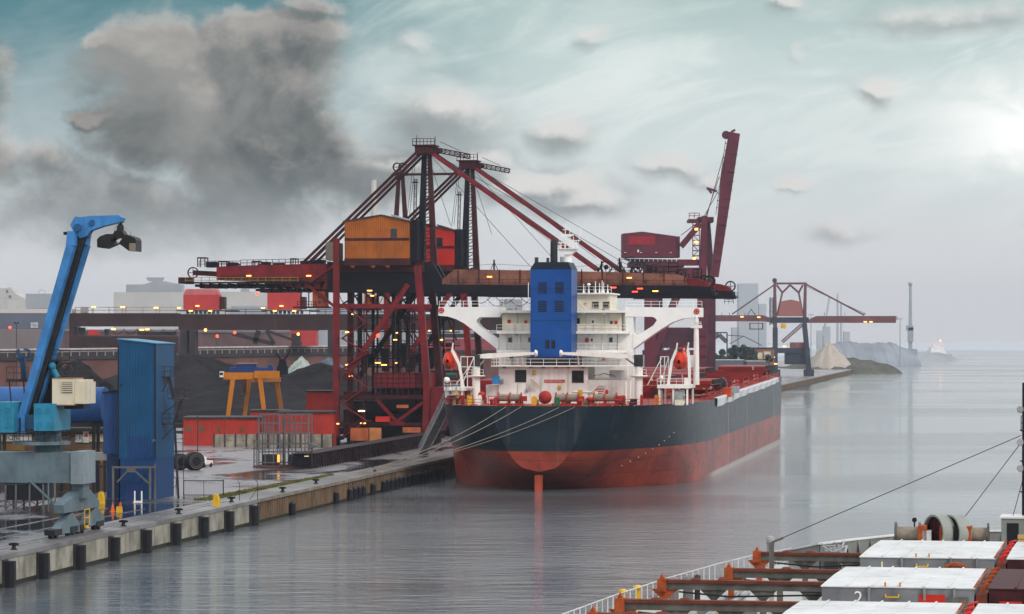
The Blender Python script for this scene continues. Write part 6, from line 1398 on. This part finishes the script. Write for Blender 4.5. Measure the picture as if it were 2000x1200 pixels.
tag(ridge('bank', [(1480,728),(1560,712),(1610,699),(1660,700),(1700,706),(1728,712)], 2350, 120, BK, seed=2), kind='structure')
tag(ridge('shore', [(1600,692),(1680,690),(1760,688),(1840,690),(1850,694)], 4000, 120, EARTH), kind='structure')
tag(ridge('hills', [(1500,676),(1650,672),(1800,669),(1900,666.5),(2050,666),(2300,667)], 9000, 400, mat("far shore", (.46,.49,.53), .9)), kind='structure')  # pale bluish hill colour holds the distance haze
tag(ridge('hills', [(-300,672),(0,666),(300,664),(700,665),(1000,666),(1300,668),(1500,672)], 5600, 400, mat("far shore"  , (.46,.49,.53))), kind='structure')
D = 1650; t = bld('quay_office', 'low brown building with two pale doors beside the distant unloader', 'building', D, 1488, 712)
bp(t, D, 'wall', mat("office brown", (.22,.11,.075), .8), (1458,681,1512,722), dep=14); bp(t, D, 'roof', VD, (1456,679,1514,680.9), dep=15, v=-.5)
for x0, x1 in ((1479,1489), (1492,1505)): bp(t, D, 'door', mat("pale door", (.55,.48,.36), .7), (x0,689 if x0 < 1490 else 687,x1,701), dep=.3, v=-.4)
D = 1400; t = bld('grey_shed', 'long low dark shed with a pale roof edge behind the bulk carrier hatches', 'shed', D, 1415, 725); bp(t, D, 'wall', PDK, (1380,704,1452,735), dep=10); bp(t, D, 'roof_edge', PALE, (1379,702.5,1453,703.9), dep=10.5); t = bld('grey_shed', 'small pale roofed shed just left of the distant unloader leg', 'shed', D, 1475, 725); bp(t, D, 'wall', PDK, (1458,707,1500,735), dep=10); bp(t, D, 'roof_edge', mat("beige edge", (.34,.28,.24), .8), (1456,704,1496,706.9), dep=10.5)
# trees behind the ship: many leaf clumps around trunk and limbs
LEAF = mat("dark foliage", (.030,.048,.040), .8, var=.6, sc=.25); BARK = mat("bark", (.05,.04,.03), .9)
def tree(lab, px, ptop, D, wpx, seed):
    rnd = random.Random(seed); o = at(px, 720, D); o.z = QZ; h = at(px,ptop,D).z-QZ; r = wpx/FPX*D/2
    t = thing('tree', lab, 'tree', o, 0, 'trees behind the moored ship'); mb = MB().tube((0,0,0), (0,0,h*.55), .5, 8, .25)
    for i in range(6): a = rnd.uniform(0,6.3); mb.tube((0,0,h*(.25+.05*i)), (cos(a)*r*.6,sin(a)*r*.6,h*(.5+.07*i)), .2, 6, .06)
    mb.build('trunk', BARK, t); mb = MB(); lobes = [(V((rnd.gauss(0,.42)*r, rnd.gauss(0,.4)*r, h*rnd.uniform(.3,.86))), rnd.uniform(.28,.5)*r) for _ in range(11)]
    for c, lr in lobes:
        for i in range(230):
            d = V((rnd.gauss(0,1),rnd.gauss(0,1),rnd.gauss(0,.8))).normalized()*lr*rnd.random()**.4; p = c+d
            if p.z > h: continue
            s_ = rnd.uniform(.3,.75); a = V((rnd.gauss(0,1),rnd.gauss(0,1),rnd.gauss(0,1))).normalized()*s_; b = a.orthogonal().normalized()*s_*.8
            mb.poly([p-a,p+b,p+a,p-b])
    mb.build('crown', LEAF, t)
for i, (px, pt, w_, lab) in enumerate(((1398,672,40,'dark tree at the left of the group, beside the red crane leg'), (1422,664,36,'dark tree second from the left behind the ship'), (1446,668,40,'dark tree in the middle of the group behind the ship'), (1472,672,34,'dark tree right of the middle, before the grey tower block'), (1300,668,44,'dark tree seen between the legs of the raised boom crane'), (1496,680,24,'lowest tree at the right end of the group'))):
    tree(lab, px, pt, 1500, w_, 20+i)
D = 1450; o = at(1405, 720, D); o.z = QZ; t = thing('loading_frame', 'dark lattice loading frame rising above the trees behind the ship', 'frame', o)
mb = MB()
for x in (1384, 1420): mb.bar(at(x,720,D)-o, at(x,650,D)-o, .6)
mb.bar(at(1384,650,D)-o, at(1420,650,D)-o, .6)
mb.build('post', TD, t); MB().lattice(at(1382,668,D)-o, at(1404,654,D)-o, 1.8, 8, .18).lattice(at(1404,654,D)-o, at(1419,668,D)-o, 1.5, 6, .18).build('conveyor_arm', TD, t)
MB().bars([at(1420,655,D)-o, at(1452,657,D)-o, at(1488,675,D)-o], .35).bars([at(1425,672,D)-o, at(1452,657,D)-o], .3).build('stay', TD, t)
# ---------------------------------------------------------------- the ship the photograph is taken from
FF = Frame(-8.5, 0, math.atan(.205)); ZT, ZDK = 10.0, 6.3
own = thing('bulk_carrier', 'foreground bulk carrier with white hatch covers and rusty transverse beams', 'ship', (FF.X, FF.Y, 0), FF.yaw)
HW_ = mat("hatch cover white", (.56,.565,.57), .30, var=.12, sc=.35, dirt=.5, rust=.12, rc=(.40,.27,.18), vert=1.0)
HG = mat("hatch side grey", (.17,.18,.195), .5, var=.18, sc=.4, dirt=.4, rust=.14, rc=(.22,.07,.025))
RU = mat("rusty beam top", (.115,.030,.018), .7, var=.3, sc=1.0, dirt=.4, rust=.3, rc=(.07,.024,.016))
RG = mat("rust streaked grey", (.10,.095,.085), .6, var=.3, sc=.8, dirt=.5, rust=.35, rc=(.20,.06,.02))
ORN = mat("rust orange", (.30,.062,.016), .6, var=.3, sc=2.0, rust=.2)
MAR = mat("maroon steel", (.045,.010,.012), .6, var=.4, sc=.8, dirt=.4)
def deck_mat():
    m = mat("wet deck paint", (.42,.38,.345), .2, var=.12, sc=.08, dirt=.15, rust=.20, rc=(.24,.09,.055))
    return m
DK = deck_mat()
rt = [FF.PZ(x, y, 7.4) for x, y in ((1090,1200),(1200,1160),(1300,1128),(1400,1100),(1480,1081),(1540,1071))]
bw = [FF.PZ(x, y, 8.2) for x, y in ((1600,1064),(1660,1056),(1755,1046),(1850,1041),(1925,1039),(1990,1038))]
port = [V((rt[0].x-.1,40,0)), V((rt[0].x-.05,130,0))]+[V((q.x,q.y,0)) for q in rt]+[V((q.x,q.y,0)) for q in bw]
tip = V((0, bw[-1].y+.4, 0)); outl = port+[tip]+[V((-q.x,q.y,0)) for q in reversed(port)]
hb = MB(); n = len(outl)
top = [V((q.x,q.y,ZDK)) for q in outl]; bot = [V((q.x*.96,q.y-.5,-1.0)) for q in outl]
hb.add(top+bot, [(i,i+1,n+i+1,n+i) for i in range(n-1)]); hb.build('hull', mat("own hull", (.03,.032,.035), .4), own)
MB().poly([V((q.x,q.y,ZDK-.02)) for q in outl]).build('deck', DK, own)
# gunwale railing and bow bulwark
mb = MB(); pl = [V((q.x+.25,q.y,ZDK)) for q in port[1:8]]; mb.rail([V((pl[0].x,140,ZDK))]+pl[1:], 1.1, 1.45, .028, 0).build('side_railing', mat("rail white", (.55,.56,.56), .4, rust=.15), own)
full = [V((rt[-1].x,rt[-1].y,0))]+[V((q.x,q.y,0)) for q in bw]+[tip]; full = full+[V((-q.x,q.y,0)) for q in reversed(full[:-1])]
BU = mat("bulwark grey", (.16,.165,.16), .5, dirt=.3)
mb = MB(); m_ = len(full); zb = [ZDK+.9 if i in (0, m_-1) else ZDK+1.9 for i in range(m_)]
mb.add([V((q.x,q.y,ZDK-.1)) for q in full]+[V((q.x,q.y,z)) for q, z in zip(full, zb)]+[V((q.x*.985,q.y-.18,z)) for q, z in zip(full, zb)]+[V((q.x*.985,q.y-.18,ZDK-.1)) for q in full],
       [(r*m_+i, r*m_+i+1, (r+1)*m_+i+1, (r+1)*m_+i) for r in range(3) for i in range(m_-1)])
bwo = mb.build('bulwark', BU, own)
MB().bars([V((q.x*.992,q.y-.1,z+.07)) for q, z in zip(full, zb)], .42, .12).build('gunwale_cap', HW_, bwo)
for a, b, z0, z1 in zip(full, full[1:], zb, zb[1:]):
    L_ = (b-a).length; kk = max(1, int(L_/1.7))
    for j in range(kk):
        f = (j+.5)/kk; c = a+(b-a)*f; d = V((-c.x, (c.y*.9-c.y), 0)).normalized(); z = z0+(z1-z0)*f
        MB().add([V((c.x,c.y,ZDK))+d*.2, V((c.x,c.y,ZDK))+d*1.2, V((c.x,c.y,z))+d*.3]+[q+V((.05,.05,0)) for q in (V((c.x,c.y,ZDK))+d*.2, V((c.x,c.y,ZDK))+d*1.2, V((c.x,c.y,z))+d*.3)], [(0,1,2),(5,4,3),(0,3,4,1),(1,4,5,2),(2,5,3,0)]).build('stay', BU, bwo)
# hatches
def vz(px, py): return FF.PZ(px, py, ZT).y
hs = [(vz(1680,1087), vz(1720,1055), "1"), (vz(1540,1143), vz(1597,1106), "2"), (vz(1520,1172)-14, vz(1520,1172), "3"), (vz(1520,1172)-38, vz(1520,1172)-24, "4")]
hxl = FF.PZ(1680,1087,ZT).x
NUMW = mat("numeral cream", (.72,.66,.42), .5)
for i, (f, b, num) in enumerate(hs):
    MB().box(hxl+.5, -hxl-.5, f+.4, b-.4, ZDK-.05, 8.35).build('hatch_coaming', HG, own)
    for sd in (-1, 1):
        x0, x1 = (hxl, -.55) if sd < 0 else (.25, -hxl); m_t = MAR if (i == 1 and sd > 0) else HW_; ms = MAR if (i in (0,1) and sd > 0) else HG
        c = MB().box(x0, x1, f, b, 8.4, ZT-.07).build('hatch_cover', ms, own)
        MB().prism([(f-.06,ZT-.068),(b+.06,ZT-.068),(b+.06,ZT-.01),((f+b)/2,ZT+.06),(f-.06,ZT-.01)], 'yz', x0-.06, x1+.06 if sd < 0 else x1).build('cover_top', m_t, c)
        for j in range(1, 6):
            xx = x0+(x1-x0)*j/6; MB().box(xx-.05, xx+.05, f, b, ZT-.02, ZT+.035+.03).build('top_seam', m_t, c)
        if sd < 0:
            MB().text(num, (x0+ (2.0 if i == 1 else 1.35), f-.03, 9.35), (1,0,0), (0,0,1), 1.0 if i else .9).build('numeral', NUMW if i == 0 else WHITE, c)
            for x in (-6.2, -3.2, -1.6): MB().prism([(f-.02,9.2),(f-.02,ZT),(f-.3,ZT)], 'yz', x-.06, x+.06).build('bracket', STEELL, c)
            for z in (9.0, 9.45): MB().bars([V((-5.3,f-.02,z+.12)), V((-5.3,f-.22,z)), V((-4.6,f-.22,z)), V((-4.6,f-.02,z+.12))], .07).build('grab_handle', YEL, c)
            for x in (-5.35, -4.55): MB().bar((x,f+.25,ZT), (x,f+.25,ZT+.22), .1).build('pin', mat("pin orange", (.6,.2,.02), .5), c)
            if i == 1:
                MB().box(-3.5,-2.1,f-.05,f-.005,8.95,9.6).build('notice_board', REDB, c); MB().box(-1.95,-.85,f-.12,f-.01,8.6,9.5).build('locking_gear', RG, c)
                for x in (-7.4,): MB()._ring((x-.0,f-.12,8.75), .3, .1, .1, 16, 'y').build('hose_coil', RU, c)
            if i == 0: MB()._ring((-2.9,f-.5,8.7), 1.05, .14, .5, 26, 'y')._ring((-2.9,f-.5,8.7), .8, .1, .5, 26, 'y').build('hose_coil', ORN, c)
        else:
            MB().box(.8,2.0,f-.06,f-.005,8.6,9.3).build('notice_board', REDB, c)
    # rust and cleats along the centre joint
    MB().box(-.45, .15, f, b, 8.5, ZT-.35).build('joint_seal', RU, own)
    mb = MB()
    for j in range(16):
        y = f+.3+(b-f-.6)*j/15; mb.prism([(-.60,ZT-.02),(-.45,ZT-.02),(-.48,ZT+.09),(-.57,ZT+.09)], 'xz', y-.09, y+.09)
    mb.build('joint_rust', ORN, own)
    for j in range(5):
        y = f+1.0+(b-f-2)*j/4; MB().box(-.28,-.02,y-.13,y+.13,ZT-.3,ZT+.06).bar((-.15,y,ZT+.06), (.2,y+.2,ZT+.14), .09).build('cleat', REDB if i != 1 else ORN, own)
# transverse cover tracks with posts
ends = [(1480,1078,0,'b'), (1425,1110,0,'f'), (1295,1132,1,'b'), (1213,1170,1,'f'), (1160,1197,2,'b')]
for px, py, hi, sd in ends:
    p = FF.PZ(px, py, 9.0); f, b, _ = hs[hi]; y = p.y
    tr = MB().box(p.x, hxl-.05, y-.22, y+.22, 8.42, 8.82).build('cover_track', RG, own)
    MB().box(p.x-.05, hxl-.06, y-.36, y+.36, 8.83, 9.0).build('track_top', RU, tr)
    MB().box(p.x-.3, p.x+.25, y-.4, y+.36, 8.3, 9.05).prism([(p.x-.2,9.05),(p.x+.1,9.05),(p.x-.05,9.35)], 'xz', y-.2, y+.2).build('end_stop', ORN, tr)
    nleg = 3 if hi == 0 else 4
    for j in range(nleg):
        x = p.x+.1+(hxl-1.0-p.x)*j/(nleg-.6); l = MB().bar((x,y,ZDK-.02), (x,y,8.42), .36, .3)
        l.prism([(x-.8,8.42),(x+.8,8.42),(x+.2,7.85),(x-.2,7.85)], 'xz', y-.1, y+.1); l.build('leg', RG if j else ORN, tr)
    for j in range(2): x = p.x+2.0+j*1.6; MB().lathe((x,y,9.0), [(.36,0),(.26,.10),(.08,.13)], 12).build('roller', RU, tr)
    MB().path([V((p.x+1,y-.3,8.3)), V((p.x+4,y-.34,8.05)), V((hxl-1,y-.3,8.25))], .06, 6).build('hose', BLACKP, tr)
# deck clutter: vents, valves, pipes
for px, py, h, r, m in ((1316,1176,1.5,.34,BU), (1344,1176,1.6,.36,BU), (1362,1176,1.7,.2,STEELD), (1450,1150,1.2,.3,BU), (1640,1098,1.6,.4,BLACKP), (1505,1100,2.0,.3,STEELL)):
    q = FF.PZ(px, py, ZDK); MB().lathe((q.x,q.y,ZDK), [(r,0),(r*.85,h*.7),(r*1.1,h*.75),(r*1.05,h),(r*.3,h+.1)], 14).build('deck_vent', m, own)
for px, py in ((1217,1160), (1246,1152), (1478,1098), (1490,1095), (1590,1086)):
    q = FF.PZ(px, py, ZDK+.8); MB().bar((q.x,q.y,ZDK), (q.x,q.y,ZDK+.9), .3).lathe((q.x,q.y,ZDK+.9), [(.3,0),(.32,.12),(.1,.2)], 12).build('valve', ORN0 if px > 1300 else YEL, own)
for px, py in ((1395,1180), (1420,1182), (1408,1190)):
    q = FF.PZ(px, py, 7.0); MB().tube((q.x,q.y-6,7.0), (q.x+.1,q.y+9,7.0), .22, 10).build('deck_pipe', STEELL, own)
rnd = random.Random(5); mb = MB()
for i in range(9):
    q = FF.PZ(1630+rnd.uniform(-18,18), 1095+rnd.uniform(-6,6), 7.0); mb.path([q+V((rnd.uniform(-.8,.8),rnd.uniform(-.6,.6),rnd.uniform(.2,1.3))) for _ in range(5)], .08, 6)
mb.build('hose_bundle', STEELL, own)
q = FF.PZ(1625, 1092, 7.4); MB().box(q.x-.5,q.x+.5,q.y-.4,q.y+.4,ZDK,ZDK+1.6).build('deck_locker', STEELD, own)
for x, y in ((-15,hs[1][1]+1), (-13,hs[1][0]-3), (-12,hs[0][0]-4)): MB().box(x-.7,x+.7,y-.5,y+.5,ZDK,ZDK+.9).build('deck_locker', HG, own)
# windlass at the bow
wy = hs[0][1]+13; zc = FF.P(1840, 1044, wy).z
def wx(px): return FF.P(px, 1040, wy).x
for a, b in ((1752,1795), (1885,1928)): MB().tube((wx(a),wy,zc), (wx(b),wy,zc), .52, 18).build('rope_drum', ROPEM, own)
for px in (1750, 1796, 1883, 1930): MB().lathe((wx(px),wy,zc), [(.3,-.06),(.85,-.06),(.85,.06),(.3,.06)], 22, 'x').build('drum_flange', RG, own)
for px in (1834, 1866):
    x = wx(px); bb = MB()._ring((0,0,0), 1.32, .14, 1.0, 32, 'x').build('brake_band', mat("brake grey", (.25,.27,.25), .5, dirt=.3), own); cw = MB().lathe((0,0,0), [(.25,-.25),(1.17,-.25),(1.17,.25),(.25,.25)], 26, 'x').bar((-.3,0,-1.1), (-.3,0,1.1), .12).bar((-.3,-1.1,0), (-.3,1.1,0), .12).build('chain_wheel', MAR, own)
    for o in (bb, cw): o.location = (x, wy, zc+.1); o.rotation_euler = (0, 0, R(38))
for px, m in ((1803,ORN), (1812,HW_), (1845,ORN), (1872,BLACKP), (1890,ORN)): x = wx(px); MB().box(x-.3,x+.3,wy-.9,wy+.6,ZDK,zc+.65 if m != HW_ else zc+.3).build('gear_case', m, own)
MB().box(wx(1750), wx(1930), wy-1, wy+1, ZDK-.02, zc-1.1).build('windlass_bed', RG, own)
for px in (1786, 1877): x = wx(px); MB().bar((x,wy,zc), (x,wy,zc+1.0), .1).lathe((x,wy,zc+1.0), [(.18,-.04),(.18,.04)], 10, 'y').build('brake_wheel', BLACKP, own)
x0, x1 = wx(1957), wx(2030); z1 = FF.P(1960,1011,wy).z; hse = MB().box(x0,x1,wy-1.2,wy+2.2,ZDK,z1).build('bow_house', mat("bow house grey", (.19,.21,.19), .5, dirt=.3), own); MB().box(x0-.1,x1+.1,wy-1.3,wy+2.3,z1,z1+.12).build('roof', HW_, hse)
MB().box(wx(1968), wx(1991), wy-1.23, wy-1.19, 7.4, FF.P(1960,1020,wy).z).build('opening', BLACKP, hse)
mb = MB()
for i in range(5): mb.box(wx(1990), wx(2002), wy-2.2, wy-1.6, 8.2+i*.33, 8.46+i*.33)
mb.build('ladder_steps', mat("ladder yellow", (.55,.35,.12), .5), own)
MB().lathe((wx(1952),wy-.6,ZDK), [(1.2,0),(1.2,2.0),(.6,2.35)], 18).build('rope_bin', STEELD, own)
# foremast with lamps at the right edge, stays to the deck
mx = FF.P(2001, 1000, wy+1).x; mo = MB().tube((mx,wy+1,ZDK), (mx,wy+1,20.4), .2, 12, .16).build('foremast', BLACKP, own)
for py in (800, 864, 915):
    q = FF.P(1993, py, wy+1); MB().lathe(q, [(.1,.14),(.2,.1),(.26,-.12),(.22,-.16)], 12, 'y').bar(q, (mx,wy+1,q.z+.3), .05).build('lamp', STEELL, mo)
for py in (840, 900, 960): q = FF.P(1992, py, wy+1); MB().bar(q, (mx,wy+1,q.z-.2), .06).bar(q, (mx,wy+1,q.z), .04).build('step', BLACKP, mo)
q = FF.P(1992, 840, wy+1); MB().box(q.x,mx+.4,wy+.6,wy+1.4,q.z-.06,q.z).rail([V((q.x+.1,wy+.6,q.z)), V((mx+.3,wy+.6,q.z))], 1.0, .3, .03).build('platform', BLACKP, mo)
for (a, b, c, d, dv) in ((1994,851,1530,1051,-16), (1992,868,1873,1025,0), (1998,936,1978,1010,.5)):
    q1 = FF.P(a, b, wy+1)
    if dv == -16: e = FF.PZ(1507,1060,9.9)
    else: e = FF.P(c, d, wy+dv)
    MB().tube(q1, e, .028, 6).build('stay_wire', CABLE, mo)
e = FF.PZ(1507,1060,9.9); MB().bar((e.x,e.y,ZDK), e, .3).bar(e, e+(FF.P(1530,1051,e.y)-e), .2, .14).build('stay_post', RG, own)
